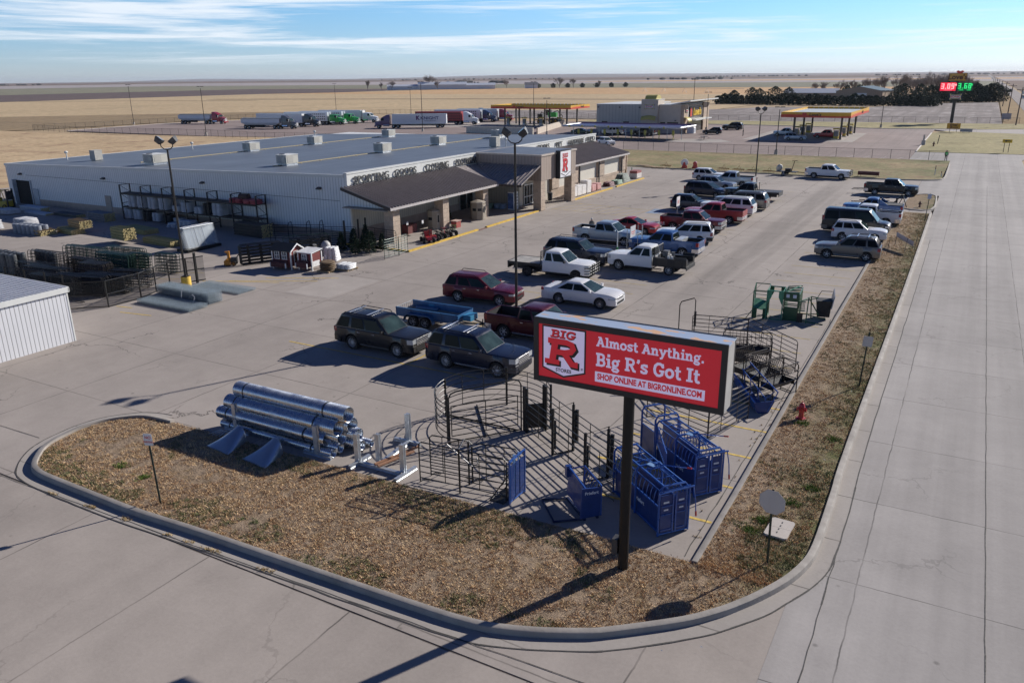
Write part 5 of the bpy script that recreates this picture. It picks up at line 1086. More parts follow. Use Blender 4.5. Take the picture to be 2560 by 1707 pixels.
# alley of straight panels
al = thing('cattle_alley', 'narrow black steel cattle alley running from the round pen to the blue chute', 'livestock panels', (-11.5, 24.8, 0)); I6 = TR((11.5, -24.8, 0))
L0 = [(-14.5, 26.5), (-12.55, 25.15), (-10.55, 23.75), (-8.95, 22.62)]; L1 = [(-13.9, 27.2), (-12.02, 25.88), (-9.95, 24.45), (-8.45, 23.42)]
for LL, hh in ((L0, 1.62), (L1, 1.66)):
    for a, c in zip(LL, LL[1:]):
        b = MB(I6.copy()); rails(b, [a, c], [hh*q for q in (.14, .31, .48, .65, .82, 1)], .021)
        mx, my = (a[0]+c[0])/2, (a[1]+c[1])/2; b.box(mx-.012, my-.012, .2, mx+.012, my+.012, hh); b.build('panel', pen, al)
for (a, c) in list(zip(L0, L1))[1:3]:
    d = (Vector(c)-Vector(a)).normalized()
    for p_ in (a, c): b = MB(I6.copy()); q = Vector(p_); b.box(q.x-.045, q.y-.045, 0, q.x+.045, q.y+.045, 1.95); b.build('post', pen, al, 0)
    b = MB(I6.copy()); b.tube([(*a, .03), (*a, 1.9), (*c, 2.05), (*c, .03)], .028); b.tube([(*a, .03), (*c, .03)], .028); b.build('bow', pen, al)
    b = MB(I6.copy()); q = Vector(c)+Vector((.13, .04)); b.box(q.x-.06, q.y-.05, .35, q.x+.06, q.y+.05, 1.75); b.build('latch_box', pen, al, 0)
    b = MB(I6.copy()); q = Vector(a)+Vector((.12, -.03)); b.box(q.x-.03, q.y-.03, .3, q.x+.03, q.y+.03, 1.5); b.build('slide_post', pen, al, 0)
# free standing panels left of the blue headgate
def panel_thing(label, a, c, h, mt=pen, bow=False, nm='livestock_panel', ext=True, nr=6, cat='livestock panel', group=None):
    a = Vector(a); c = Vector(c); d = c-a; t_ = thing(nm, label, cat, (*((a+c)/2), 0), math.atan2(d.y, d.x), group); L_ = d.length/2
    b = MB(); b.tube([(-L_, 0, .02), (-L_, 0, h-.1), (-L_+.1, 0, h), (L_-.1, 0, h), (L_, 0, h-.1), (L_, 0, .02)], .024, 6); b.build('frame', mt, t_)
    b = MB()
    for i in range(nr): b.cyl((-L_, 0, .2+(h-.2)*i/nr), (L_, 0, .2+(h-.2)*i/nr), .02, n=5)
    b.build('rails', mt, t_)
    b = MB()
    for u in (-.33, .33): b.box(u*L_*1.2-.012, -.012, .2, u*L_*1.2+.012, .012, h)
    b.build('stays', mt, t_, 0)
    if ext:
        for s in (-1, 1): MB().tube([(s*L_, 0, .03), (s*(L_-.05), .22, .03), (s*(L_-.3), .22, .03), (s*(L_-.3), 0, .2)], .018, 5).build('foot', mt, t_)
    return t_
panel_thing('black tube panel at the lot edge, front one left of the blue headgate', (-15.82, 20.92), (-12.35, 21.2), 1.62); panel_thing('black tube panel standing behind the front panel near the steel rack', (-15.75, 21.5), (-14.1, 21.75), 1.66); panel_thing('black tube panel behind the blue headgate, in line with the rear one', (-14.08, 21.75), (-12.35, 22.05), 1.62)
t_ = thing('gate_latch_post', 'bare steel latch posts with angled handles between the black panels', 'post', (-14.1, 21.2, 0)); b = MB(); b.tube([(0, -.28, 0), (0, -.28, 1.72)], .035); b.build('post', pen, t_)
b = MB(); b.tube([(-.04, .4, 0), (-.04, .4, 1.7)], .035); b.build('post', pen, t_)
b = MB(); b.tube([(-.85, -.5, 1.75), (-.45, -.1, 1.85)], .025); b.tube([(-.55, -.2, 1.75), (.3, .1, .95), (.42, .3, 1.0), (.3, .4, 1.15)], .025); b.tube([(.1, .1, 1.55), (.5, .45, 1.95)], .025); b.tube([(0, -.28, 1.72), (-.0, .05, 1.95), (-.04, .4, 1.72)], .025); b.build('handle', M('worn_steel', (.40, .38, .36), .4, .7), t_)
# blue equipment
cb = M('chute_blue', (.03, .10, .36), .32, .25, .15, 2.5, coat=.5); cbd = M('chute_blue_sheet', (.012, .04, .17), .42, .05, .2, 2, coat=.3); redh = M('red_grip', (.5, .04, .03), .5); dec = M('decal_white', (.62, .66, .72), .5)
def chute(label, x, y, rz, L_=3.1, tail=0, gate_open=False):
    """squeeze chute; local +x is the head end"""
    t_ = thing('squeeze_chute', label, 'cattle chute', (x, y, 0), rz); H_ = 1.72; w0, w1 = .42, .38
    for s in (-1, 1):
        b = MB(); b.prism([(-L_/2, s*w0, .1), (L_/2, s*w0, .1), (L_/2, s*(w0+.03), .92), (-L_/2, s*(w0+.03), .92)], (0, .03, 0)); sd = b.build('side_sheet', cbd, t_, 0)
        if s < 0:
            txt('Priefert', .2, dec, frame((.2, s*(w0+.03)-.012, .62), (1, 0, 0), (0, -1, 0)), sd, 'lettering', .004, .02)
        b = MB(); b.cyl((-L_/2, s*(w0+.03), .95), (L_/2, s*(w0+.03), .95), .03, n=6); b.cyl((-L_/2, s*.36, H_), (L_/2, s*.36, H_), .035, n=6); b.cyl((-L_/2, s*.40, 1.5), (L_/2, s*.40, 1.5), .02, n=6); b.build('side_rail', cb, t_)
        n = 13; b = MB()
        for i in range(n):
            xx = -L_/2+.12+(L_-.24)*i/(n-1); b.tube([(xx, s*(w0+.03), .95), (xx+.02, s*(w0+.10), 1.15), (xx+.02, s*(w0+.06), 1.35), (xx, s*.40, 1.5)], .016, 5)
        b.build('drop_bars', cb, t_)
        b = MB(); b.box(-L_/2, s*w0-.04, .02, L_/2, s*w0+.04, .1); b.build('base_rail', cb, t_, 0)
    for xx in (-L_/2, 0, L_/2):
        b = MB(); b.tube([(xx, -.5, .03), (xx, -.5, H_-.1), (xx, -.4, H_+.02), (xx, .4, H_+.02), (xx, .5, H_-.1), (xx, .5, .03)], .04, 6); b.build('hoop', cb, t_)
    b = MB()
    for xx in (-.9, -.35, .3, .95): b.cyl((xx, -.36, H_), (xx, .36, H_), .024, n=6)
    b.tube([(-.7, -.2, H_+.02), (.2, .15, H_+.1), (1.0, .1, H_+.08)], .02, 5); b.tube([(.2, -.3, H_), (.5, .1, H_+.16), (1.3, .2, H_+.05)], .02, 5); b.build('top_bars', cb, t_)
    MB().cbox((.15, .0, H_+.07), (.3, .22, .03), R(20)).build('top_plate', M('pale_blue_steel', (.22, .36, .58), .4, .2), t_, 0)
    # head gate: two sheeted leaves in a frame
    hx = L_/2+.05
    b = MB(); b.tube([(hx, -.56, .03), (hx, -.56, 1.62), (hx, .56, 1.62), (hx, .56, .03)], .04, 6); b.cyl((hx, -.56, .08), (hx, .56, .08), .035); b.cyl((hx+.05, -.62, 1.56), (hx+.05, .7, 1.60), .03); b.build('head_gate_frame', cb, t_)
    for s, (ya, yb) in ((-1, (-.5, -.05)), (1, (.06, .42))):
        b = MB(); b.box(hx-.015, ya, .12, hx+.015, yb, 1.45); lf = b.build('head_gate_leaf', cbd, t_, 0)
        b = MB()
        for z in (.2, .75, 1.05): b.box(hx+.015, ya+.02, z, hx+.04, yb-.02, z+.035)
        b.cyl((hx+.03, yb if s < 0 else ya, .1), (hx+.03, yb if s < 0 else ya, 1.6), .028, n=6); b.build('leaf_rib', cb, lf, 0)
        b = MB(); b.box(hx+.016, ya+.1, 1.16, hx+.02, ya+.3, 1.22); b.box(hx+.016, ya+.12, .9, hx+.02, ya+.28, .95); b.build('decal', dec, lf, 0)
    b = MB(); b.tube([(hx+.05, .66, 1.58), (hx+.12, .72, 1.1), (hx+.14, .74, .72)], .02, 5); hd = b.build('lever', cb, t_); MB().cyl((hx+.14, .74, .72), (hx+.15, .75, .55), .03, n=6).build('grip', redh, hd)
    b = MB(); b.cyl((.2, .1, H_+.1), (1.35, .55, H_+.42), .02, n=6); l2 = b.build('lever', cb, t_); MB().cyl((1.35, .55, H_+.42), (1.5, .61, H_+.46), .03, n=6).build('grip', redh, l2)
    if tail:
        for xx in (-L_/2-.1, -L_/2-tail):
            b = MB(); b.tube([(xx, -.5, .03), (xx, -.5, 1.75), (xx, -.4, 1.9), (xx, .4, 1.9), (xx, .5, 1.75), (xx, .5, .03)], .04, 6); b.build('hoop', cb, t_)
        for s in (-1, 1):
            b = MB(); b.box(-L_/2-tail, s*.48-.015, .1, -L_/2-.1, s*.48+.015, 1.2); b.build('palpation_sheet', cbd, t_, 0)
            b = MB(); b.cyl((-L_/2-tail, s*.48, 1.22), (-L_/2-.1, s*.48, 1.22), .03, n=6); b.cyl((-L_/2-tail, s*.48, 1.5), (-L_/2-.1, s*.48, 1.5), .02, n=6); b.cyl((-L_/2-tail, s*.45, 1.85), (-L_/2-.1, s*.45, 1.85), .025, n=6); b.build('side_rail', cb, t_)
    if gate_open:
        b = MB(TR((-L_/2+.1, -.5, 0)) @ RO(R(-22), 4, 'Z')); b.tube([(0, 0, .9), (2.0, 0, .9), (2.0, 0, 1.45), (0, 0, 1.55), (0, 0, .9)], .028)
        for i in range(12): b.cyl((.12+i*.16, 0, .9), (.12+i*.16, .03, 1.5), .014, n=5)
        b.build('drop_gate', cb, t_)
    return t_
chute('blue cattle squeeze chute nearest the sign pole, closed sides', -7.85, 22.95, R(-39), 3.0)
chute('blue cattle squeeze chute with palpation cage and swung open side, behind the nearer one', -7.45, 25.85, R(-40), 2.7, 1.1, True)
hg = thing('head_gate', 'blue upright self catch head gate standing by the black panels', 'head gate', (-12.12, 21.55, 0), R(88))
b = MB(); b.tube([(-.5, 0, .03), (-.5, 0, 1.66), (.5, 0, 1.7), (.5, 0, .03)], .04); b.cyl((-.5, 0, .1), (.5, 0, .1), .035); b.cyl((-.55, .05, 1.55), (.55, .05, 1.6), .03); b.build('frame', cb, hg)
for x0, x1 in ((-.44, -.2), (-.12, .1), (.17, .44)): MB().box(x0, -.02, .14, x1, .02, 1.45).build('leaf', cbd, hg, 0)
b = MB()
for x in (-.2, -.12, .13): b.cyl((x, .03, .08), (x, .03, 1.75), .03, n=6)
for z in (.5, .95, 1.3): b.box(-.48, .02, z, .48, .05, z+.05)
b.build('leaf_rib', M('pale_blue_steel', (.22, .36, .58), .4, .2), hg)
b = MB(); b.tube([(.5, 0, 1.0), (.62, .15, .95), (.66, .2, .8)], .025); b.build('lever', redh, hg)
b = MB(); b.tube([(-.5, 0, 1.2), (-.62, .75, .02), (.4, .75, .02), (.5, 0, 1.2)], .022); b.tube([(-.56, .4, .6), (.45, .4, .6)], .02); b.box(-.6, .2, .01, .42, .74, .03); b.build('stay_frame', pen, hg)
ct = thing('calf_table', 'blue tilting calf table with slanted sheet side and base frame on the ground', 'calf table', (-9.95, 21.9, 0), R(-42))
b = MB(); b.prism([(-.75, -.12, .3), (.75, -.12, .1), (.75, -.02, 1.1), (-.75, -.02, 1.25)], (0, .04, 0)); sh_ = b.build('table_sheet', cbd, ct, 0)
b = MB(); b.prism([(.72, -.25, .1), (.72, .45, .1), (.72, .5, 1.15), (.72, -.2, 1.2)], (.05, 0, 0)); e_ = b.build('end_sheet', cbd, ct, 0)
txt('Priefert', .16, dec, frame((.775, .14, 1.0), (0, 1, 0), (1, 0, 0)), e_, 'lettering', .004, .02)
b = MB(); b.box(-.85, -.15, .9, -.68, .05, 1.3); b.build('end_bracket', cbd, ct, 0)
b = MB(); b.tube([(-.75, -.05, 1.26), (.75, -.05, 1.14)], .035); b.tube([(-.45, .4, .4), (-.45, .42, 1.35), (.75, .5, 1.2), (.75, .5, .1)], .03); b.tube([(-.45, .42, 1.35), (-.7, 0, 1.2)], .025)
for i in range(7): b.tube([(-.3+i*.15, .45, 1.3-i*.015), (-.3+i*.15, .3, 1.0), (-.3+i*.15, .35, .6)], .014, 5)
b.build('squeeze_side', cb, ct)
b = MB(); b.box(-.75, -.12, 0, .75, -.04, .1); b.box(-.7, .35, 0, .75, .43, .1); b.tube([(-.72, -.1, .05), (-.95, -.95, .05), (.55, -1.1, .05), (.72, -.1, .05)], .04); b.build('base_frame', M('dark_blue_steel', (.012, .022, .07), .5, .2), ct)
fd = thing('feed_bunk', 'deep blue sheet feed bunk tilted on its side behind the roadside sign', 'feeder', (-7.35, 34.2, 0), R(-57))
b = MB(); b.prism([(-1.5, 0, .25), (1.5, 0, 0), (1.5, -.18, .52), (-1.5, -.18, .82)], (0, .05, .02)); b.build('trough_side', cb, fd, 0)
b = MB(); b.prism([(-1.5, .0, .24), (1.5, .0, 0), (1.5, .5, .0), (-1.5, .5, .2)], (0, 0, .05)); b.build('trough_floor', cbd, fd, 0)
b = MB(); b.prism([(1.46, -.18, .5), (1.46, 0, 0), (1.46, .5, 0), (1.46, .75, .55)], (.05, 0, 0)); b.build('trough_end', cbd, fd, 0)
b = MB(); b.tube([(-1.5, .65, 1.25), (1.5, .85, .95)], .03); b.tube([(-1.5, .3, .95), (1.5, .35, .65)], .025)
for u in (-1.4, -.5, .5, 1.4): b.tube([(u, .75, 1.1-u*.1), (u+.1, .3, .8-u*.1), (u, .45, .1)], .022, 5)
b.tube([(1.5, .85, .95), (1.5, .45, .05)], .025); b.build('hay_rack', cb, fd)
def bunk(label, x, y, rz, L_=2.0, w_=.8, h=1.55, th=.75):
    t_ = thing('hay_feeder', label, 'feeder', (x, y, 0), rz); b = MB()
    for sx in (-1, 1):
        b = MB(); b.tube([(sx*L_/2, -w_/2, 0), (sx*L_/2, -w_/2, h-.15), (sx*(L_/2-.12), -w_/2+.02, h)], .028); b.tube([(sx*L_/2, w_/2, 0), (sx*L_/2, w_/2, h-.15), (sx*(L_/2-.12), w_/2-.02, h)], .028); b.tube([(sx*L_/2, -w_/2, .05), (sx*L_/2, w_/2, .05)], .025); b.build('leg_frame', penb, t_)
    b = MB(); b.tube([(-L_/2, -w_/2, h), (L_/2, -w_/2, h), (L_/2, w_/2, h), (-L_/2, w_/2, h)], .026, 6, True); b.tube([(-L_/2, -w_/2, th), (L_/2, -w_/2, th), (L_/2, w_/2, th), (-L_/2, w_/2, th)], .028, 6, True); b.build('rails', penb, t_)
    b = MB()
    for i in range(13):
        u = -L_/2+.08+(L_-.16)*i/12
        for s in (-1, 1): b.tube([(u, s*w_/2, h), (u+.02, s*.06, th+.12)], .012, 4)
    b.build('hay_bars', penb, t_)
    b = MB(); b.prism([(-L_/2+.05, -w_/2+.05, th-.03), (L_/2-.05, -w_/2+.05, th-.03), (L_/2-.15, -.15, th-.28), (-L_/2+.15, -.15, th-.28)], (0, .02, 0)); b.prism([(-L_/2+.05, w_/2-.05, th-.03), (L_/2-.05, w_/2-.05, th-.03), (L_/2-.15, .15, th-.28), (-L_/2+.15, .15, th-.28)], (0, -.02, 0)); b.box(-L_/2+.15, -.16, th-.3, L_/2-.15, .16, th-.27)
    for s in (-1, 1): b.box(s*(L_/2-.08)-.02, -w_/2+.08, th-.28, s*(L_/2-.08)+.02, w_/2-.08, th-.04)
    b.build('trough', M('trough_black', (.014, .014, .015), .4, .1, .3, 4), t_, 0)
    return t_
bunk('black hay feeder with trough, nearest the kerb and open end forward', -6.25, 35.5, R(62), 1.6, .85, 1.55); bunk('black hay feeder with trough, middle one beside the blue bunk', -7.05, 36.3, R(62), 1.6, .85, 1.5)
bunk('black hay feeder with trough beside the sign cabinet edge, left of the middle one', -7.95, 36.9, R(62), 1.6, .85, 1.5); bunk('long black hay feeder behind the others with slanted bars on top', -8.6, 39.3, R(12), 2.4, .95, 1.5, .8)
bunk('long black bunk feeder behind, half hidden by the roadside sign', -9.4, 37.9, R(12), 2.3, .95, 1.4, .75)
panel_thing('brown tube panel by the kerb, right end of the far pen', (-9.2, 41.9), (-6.1, 38.95), 1.6, penb); panel_thing('brown tube panel running along the back of the far pen', (-12.1, 41.4), (-9.2, 41.95), 1.5, penb)
panel_thing('brown tube panel under the roadside sign, left part of the far pen', (-10.6, 30.3), (-7.6, 29.06), 1.55, penb); panel_thing('brown tube panel directly right of the sign pole behind the chutes', (-7.58, 29.06), (-6.75, 32.2), 1.5, penb); panel_thing('brown tube panel behind the sign cabinet, facing the lot', (-11.6, 35.6), (-9.2, 32.9), 1.5, penb)
bg_ = thing('bow_gate', 'tall bare steel walk through bow gate at the left end of the far pen', 'gate', (-12.4, 41.3, 0), R(12)); b = MB(); b.tube([(-.42, 0, 0), (-.42, 0, 2.0), (-.34, 0, 2.2), (.34, 0, 2.45), (.42, 0, 2.3), (.42, 0, 0)], .03); b.cyl((-.42, 0, .04), (.42, 0, .04), .025); b.build('frame', penb, bg_); b = MB(); b.box(.38, -.06, .9, .5, .06, 1.7); b.build('latch_post', penb, bg_, 0)
rk2 = thing('panel_rack', 'bent brown steel frame lying on edge left of the sign pole', 'steel frame', (-10.9, 33.2, 0), R(-35)); b = MB(); b.tube([(-1.2, 0, 1.2), (.2, 0, .02), (.2, .8, .02), (-1.2, .8, 1.2)], .022, 6, True)
for u in (.25, .5, .75): b.tube([(-1.2+1.4*u, 0, 1.2-1.18*u), (-1.2+1.4*u, .8, 1.2-1.18*u)], .018, 5)
b.tube([(-.5, 0, .6), (.9, .2, 1.0), (.9, .7, 1.0), (-.5, .8, .6)], .02); b.build('frame', penb, rk2)
# green chutes
cg = M('chute_green', (.012, .105, .045), .4, .1, .2, 2.5, coat=.3); cgd = M('chute_green_sheet', (.008, .075, .03), .42, .05, .2, 2, coat=.3); cgl = M('light_green_steel', (.06, .24, .14), .4, .1, .2, 3)
g1 = thing('green_gate_cage', 'green open topped palpation cage, leftmost of the green cattle equipment', 'cattle chute', (-9.9, 48.1, 0), R(8))
for sx in (-.42, .42):
    for sy_ in (-.6, .6): MB().box(sx-.035, sy_-.035, 0, sx+.035, sy_+.035, 1.85 if sy_ > 0 else 1.65).build('post', cg, g1, 0)
b = MB(); b.tube([(-.42, -.6, 1.65), (.42, -.6, 1.65), (.42, .6, 1.85), (-.42, .6, 1.85)], .03, 6, True)
for z in (.9, 1.15, 1.4): b.tube([(-.42, -.6, z), (-.42, .6, z)], .02); b.tube([(-.42, .6, z), (.42, .6, z)], .02)
b.build('rails', cg, g1); b = MB(); b.prism([(-.4, -.62, .6), (.4, -.5, .45), (.4, .2, .85), (-.4, .2, 1.0)], (0, 0, .03)); b.build('angled_sheet', cgl, g1, 0)
for s in (-1, 1): MB().box(s*.3-.13, -.64, 0, s*.3+.13, -.6, .62).build('kick_sheet', cgd, g1, 0)
MB().tube([(-.42, -.6, .5), (-.75, -.9, .02)], .025).build('stay', cg, g1)
g2 = thing('green_head_frame', 'pale green open frame with hexagonal neck opening, second of the green cattle equipment', 'cattle chute', (-9.05, 48.1, 0), R(5))
for y in (-.6, .55):
    b = MB()
    for s in (-1, 1): b.prism([(s*.45, y, .9), (s*.45, y, 1.78), (s*.2, y, 1.78), (s*.2, y, 1.4), (s*.36, y, 1.05)], (0, .04, 0)); b.box(s*.45-.03, y-.03, 0, s*.45+.03, y+.03, 1.78)
    b.box(-.45, y-.03, 1.74, .45, y+.03, 1.8); b.build('neck_frame', cgl if y < 0 else cg, g2, 0)
b = MB()
for s in (-1, 1): b.tube([(s*.45, -.6, .05), (s*.45, .55, .05)], .03); b.tube([(s*.45, -.6, 1.76), (s*.45, .55, 1.76)], .025); b.tube([(s*.45, -.6, .9), (s*.45, .55, .1)], .02)
b.tube([(-.45, -.6, .04), (.45, -.6, .04)], .03); b.tube([(-.3, 0, .04), (.3, 0, .04)], .02); b.build('base_frame', cgl, g2)
g3 = thing('green_squeeze_chute', 'dark green sheeted squeeze chute with white decals, third of the green cattle equipment', 'cattle chute', (-8.15, 48.6, 0), R(4))
b = MB(); b.box(-.4, -.92, .02, .4, -.86, .85); b.box(-.4, -.92, 1.2, .4, -.86, 1.75); b.box(-.42, -.94, 0, -.36, -.84, 1.8); b.box(.36, -.94, 0, .42, -.84, 1.8); b.build('front_sheet', cgd, g3, 0)
b = MB(); b.box(-.3, -.935, 1.42, -.12, -.925, 1.62); b.box(.08, -.935, 1.42, .28, -.925, 1.62); b.build('decal', dec, g3, 0)
for s in (-1, 1):
    MB().prism([(s*.36, -.85, .1), (s*.36, .9, .1), (s*.42, .9, .8), (s*.42, -.85, .8)], (0.02, 0, 0)).build('side_sheet', cgd, g3, 0)
    b = MB()
    for i in range(7): b.box(s*.42-.03, -.8+i*.25, .8, s*.42+.03, -.68+i*.25, 1.6)
    b.tube([(s*.42, -.85, 1.65), (s*.42, .9, 1.65)], .035); b.build('side_slats', cg, g3, 0)
b = MB()
for i in range(6): b.tube([(-.4, -.7+i*.3, 1.68), (.4, -.6+i*.3, 1.72+.04*(i % 2))], .03)
b.tube([(-.3, -.8, 1.75), (.3, .8, 1.78)], .03); b.build('top_bars', cgl, g3)
b = MB()
for z in (.95, 1.05): b.tube([(-.38, -.88, z), (.38, -.88, z)], .035)
b.build('head_bars', cg, g3)
g4 = thing('green_calf_table', 'dark green tubular calf table on splayed legs, fourth of the green cattle equipment', 'calf table', (-7.15, 48.2, 0), R(10))
b = MB(); b.tube([(-.5, -.5, 0), (-.45, -.45, 1.3), (.1, .6, 1.35), (.2, .7, 0)], .035); b.tube([(-.1, -.6, 0), (-.05, -.2, 1.5)], .035); b.tube([(-.45, -.45, .5), (.55, .1, .45), (.2, .7, .9)], .03); b.tube([(-.3, -.5, .1), (.85, -.65, .03)], .035); b.tube([(0, .2, .3), (1.0, .6, .03)], .035); b.tube([(-.05, -.2, 1.45), (.6, .4, .3)], .03); b.tube([(-.45, -.45, 1.3), (.5, .2, 1.4), (.1, .6, 1.35)], .03); b.build('frame', cg, g4)
b = MB()
for i in range(6): b.box(-.62+i*.07, -.6, .75, -.59+i*.07, -.55, 1.3)
b.box(-.63, -.6, .72, -.2, -.55, .76); b.box(-.63, -.6, 1.28, -.2, -.55, 1.32); b.build('slatted_gate', cgd, g4, 0); MB().box(-.62, -.6, .05, -.3, -.56, .6).build('kick_sheet', pen, g4, 0)
g5 = thing('dump_cart', 'black bin with a tilted grey lid panel, rightmost beside the green cattle equipment', 'bin', (-6.45, 49.2, 0), R(12))
b = MB(); b.loft([[(-.35, -.3, .15), (.35, -.3, .15), (.35, .35, .15), (-.35, .35, .15)], [(-.45, -.4, 1.15), (.4, -.4, 1.15), (.4, .45, 1.15), (-.45, .45, 1.15)]]); b.build('bin', bedl, g5, 0)
b = MB(); b.prism([(.38, -.45, .7), (.38, .6, .95), (.5, .55, 1.72), (.5, -.4, 1.45)], (.05, 0, 0)); b.build('lid', M('lid_grey', (.42, .43, .46), .4, .3), g5, 0)
b = MB(); b.tube([(-.5, -.4, 1.2), (-.2, .2, 1.62), (.4, .1, 1.65)], .02); b.tube([(.4, -.4, 1.1), (.2, -.5, .3)], .02); b.build('frame', pen, g5)
# ================================================================ TRAILERS, CORRAL, SHED, YARD
tb = M('trailer_blue', (.025, .12, .27), .45, .1, .25, 2, coat=.2, dirt=.3)
tr = thing('utility_trailer', 'bright blue tandem axle open utility trailer hitched behind the dark maroon pickup', 'trailer', (-26.6, 37.4, 0), R(1)); 
L_, W_ = 4.3, 1.75
MB().box(-L_/2, -W_/2, .55, L_/2, W_/2, .62).build('floor', M('trailer_floor', (.30, .26, .22), .85, 0, .25, 2), tr, 0)
for s in (-1, 1):
    b = MB(); b.box(-L_/2, s*W_/2-.03, .5, L_/2, s*W_/2+.03, 1.0); b.box(-L_/2, s*W_/2-.05, .98, L_/2, s*W_/2+.05, 1.04); b.build('side_panel', tb, tr, 0)
    b = MB()
    for i in range(5): b.box(-L_/2+.02+i*(L_-.1)/4, s*(W_/2+.03)-.03, .45, -L_/2+.08+i*(L_-.1)/4, s*(W_/2+.03)+.03, 1.04)
    b.build('side_post', tb, tr, 0)
    b = MB(); pts = [(-1.25, .35), (-1.15, .68), (-.95, .82), (.55, .82), (.75, .68), (.85, .35)]
    b.loft([[(x-.2, s*(W_/2+.03), z) for x, z in pts], [(x-.2, s*(W_/2+.33), z) for x, z in pts]], False); b.loft([[(x-.2, s*(W_/2+.33), z) for x, z in pts], [(x-.2, s*(W_/2+.33), z-.06) for x, z in pts]], False); b.build('mudguard', tb, tr, 0)
    for x in (-.78, .05): wheel(tr, x, s*(W_/2+.18), .36, .2, 6, M('grey_steel', (.35, .36, .38), .5, .4), s)
b = MB(); b.box(L_/2-.04, -W_/2, .55, L_/2+.02, W_/2, 1.0); b.build('front_panel', tb, tr, 0)
b = MB(); b.tube([(-L_/2, -W_/2, 1.02), (-L_/2, W_/2, 1.02)], .025); b.tube([(-L_/2, -W_/2, .7), (-L_/2, W_/2, .7)], .02)
for i in range(9): b.box(-L_/2-.012, -W_/2+.1+i*.19, .6, -L_/2+.012, -W_/2+.12+i*.19, 1.02)
b.build('tail_ramp', M('wire_grey', (.35, .36, .36), .5, .4), tr, 0)
b = MB(); b.tube([(L_/2, -.6, .5), (L_/2+1.35, 0, .48)], .05); b.tube([(L_/2, .6, .5), (L_/2+1.35, 0, .48)], .05); b.cyl((L_/2+1.2, 0, .1), (L_/2+1.2, 0, .75), .035); b.build('tongue', black_p, tr)
b = MB(); b.box(L_/2+.1, -.4, .62, L_/2+.62, .4, .95); b.build('tool_box', M('trailer_blue_light', (.045, .24, .42), .4, .1), tr, 0)
MB().cbox((-.9, .62, .72), (1.5, .3, .14), R(4)).build('ramp_plank', tb, tr, 0); MB().box(-.95, W_/2-.06, .62, -.55, W_/2-.035, .95).build('plate', M('trailer_blue_light', (.045, .24, .42), .4, .1), tr, 0)
t2 = thing('frame_trailer', 'black bare equipment trailer frame parked at the small grass island', 'trailer', (-8.3, 95.0, 0), R(6)); b = MB()
for y in (-.8, .8): b.tube([(-2.6, y, .55), (1.9, y*1.1, .6)], .05)
for x in (-2.4, -1.2, 0, 1.2, 1.9): b.tube([(x, -.9, .55), (x, .9, .55)], .05)
for x in (-1.0, .6): b.tube([(x, -.8, .6), (x, -.8, 1.05)], .04); b.tube([(x, .8, .6), (x, .8, 1.05)], .04)
b.tube([(-1.8, .8, 1.05), (1.2, .8, 1.05)], .045); b.tube([(-1.8, -.8, .95), (1.2, -.8, 1.0)], .045); b.build('frame', pen, t2)
b = MB(); b.tube([(1.7, .3, .6), (2.4, .3, 1.6), (2.6, .3, 2.3)], .05); b.tube([(1.5, -.3, .6), (2.4, -.1, 1.5)], .05); b.tube([(2.0, .9, 0), (2.5, -.2, 1.4), (2.9, -.9, .4)], .05); b.cyl((1.9, -.6, .6), (1.9, -.6, 1.3), .1); b.build('mast', pen, t2)
for x in (-.4, .5):
    for s in (-1, 1): wheel(t2, x, s*1.0, .33, .18, 5, M('dark_alloy', (.08, .08, .085), .35, .6), s)
t3 = thing('machinery_trailer', 'small trailer with a pale cement mixer drum and a thin mast behind the white pickup', 'trailer', (-23.2, 121.6, 0), R(-5)); b = MB(); b.box(-1.4, -.6, .5, 1.6, .6, .58); b.tube([(1.6, 0, .54), (3.2, 0, .5)], .05); b.build('frame', pen, t3, 0)
for s in (-1, 1): wheel(t3, -.1, s*.75, .33, .2, 5, M('white_steel', (.6, .6, .58), .5), s)
MB(TR((-1.0, 0, 1.0)) @ RO(R(25), 4, 'Y')).lathe([(.22, -.45), (.42, -.15), (.42, .25), (.24, .5), (.2, .5)], n=14).build('mixer_drum', hv, t3); b = MB(); b.cyl((.75, 0, .55), (1.1, 0, 2.1), .05); b.tube([(.7, 0, 2.05), (1.5, 0, 2.15)], .04); b.cbox((.3, 0, .8), (.8, .5, .4)); b.build('mast', pen, t3)
ht = thing('hitch_frame', 'flat black folding ramp sticking out behind the black pickup', 'hitch carrier', (-11.7, 106.9, .5), R(-1)); b = MB(); b.tube([(-.6, -.6, 0), (.75, -.6, .05), (.75, .6, .05), (-.6, .6, 0)], .035, 6, True); b.tube([(0, -.6, 0), (0, .6, 0)], .03); b.tube([(.75, 0, .05), (.9, 0, .0)], .04); b.build('frame', pen, ht)
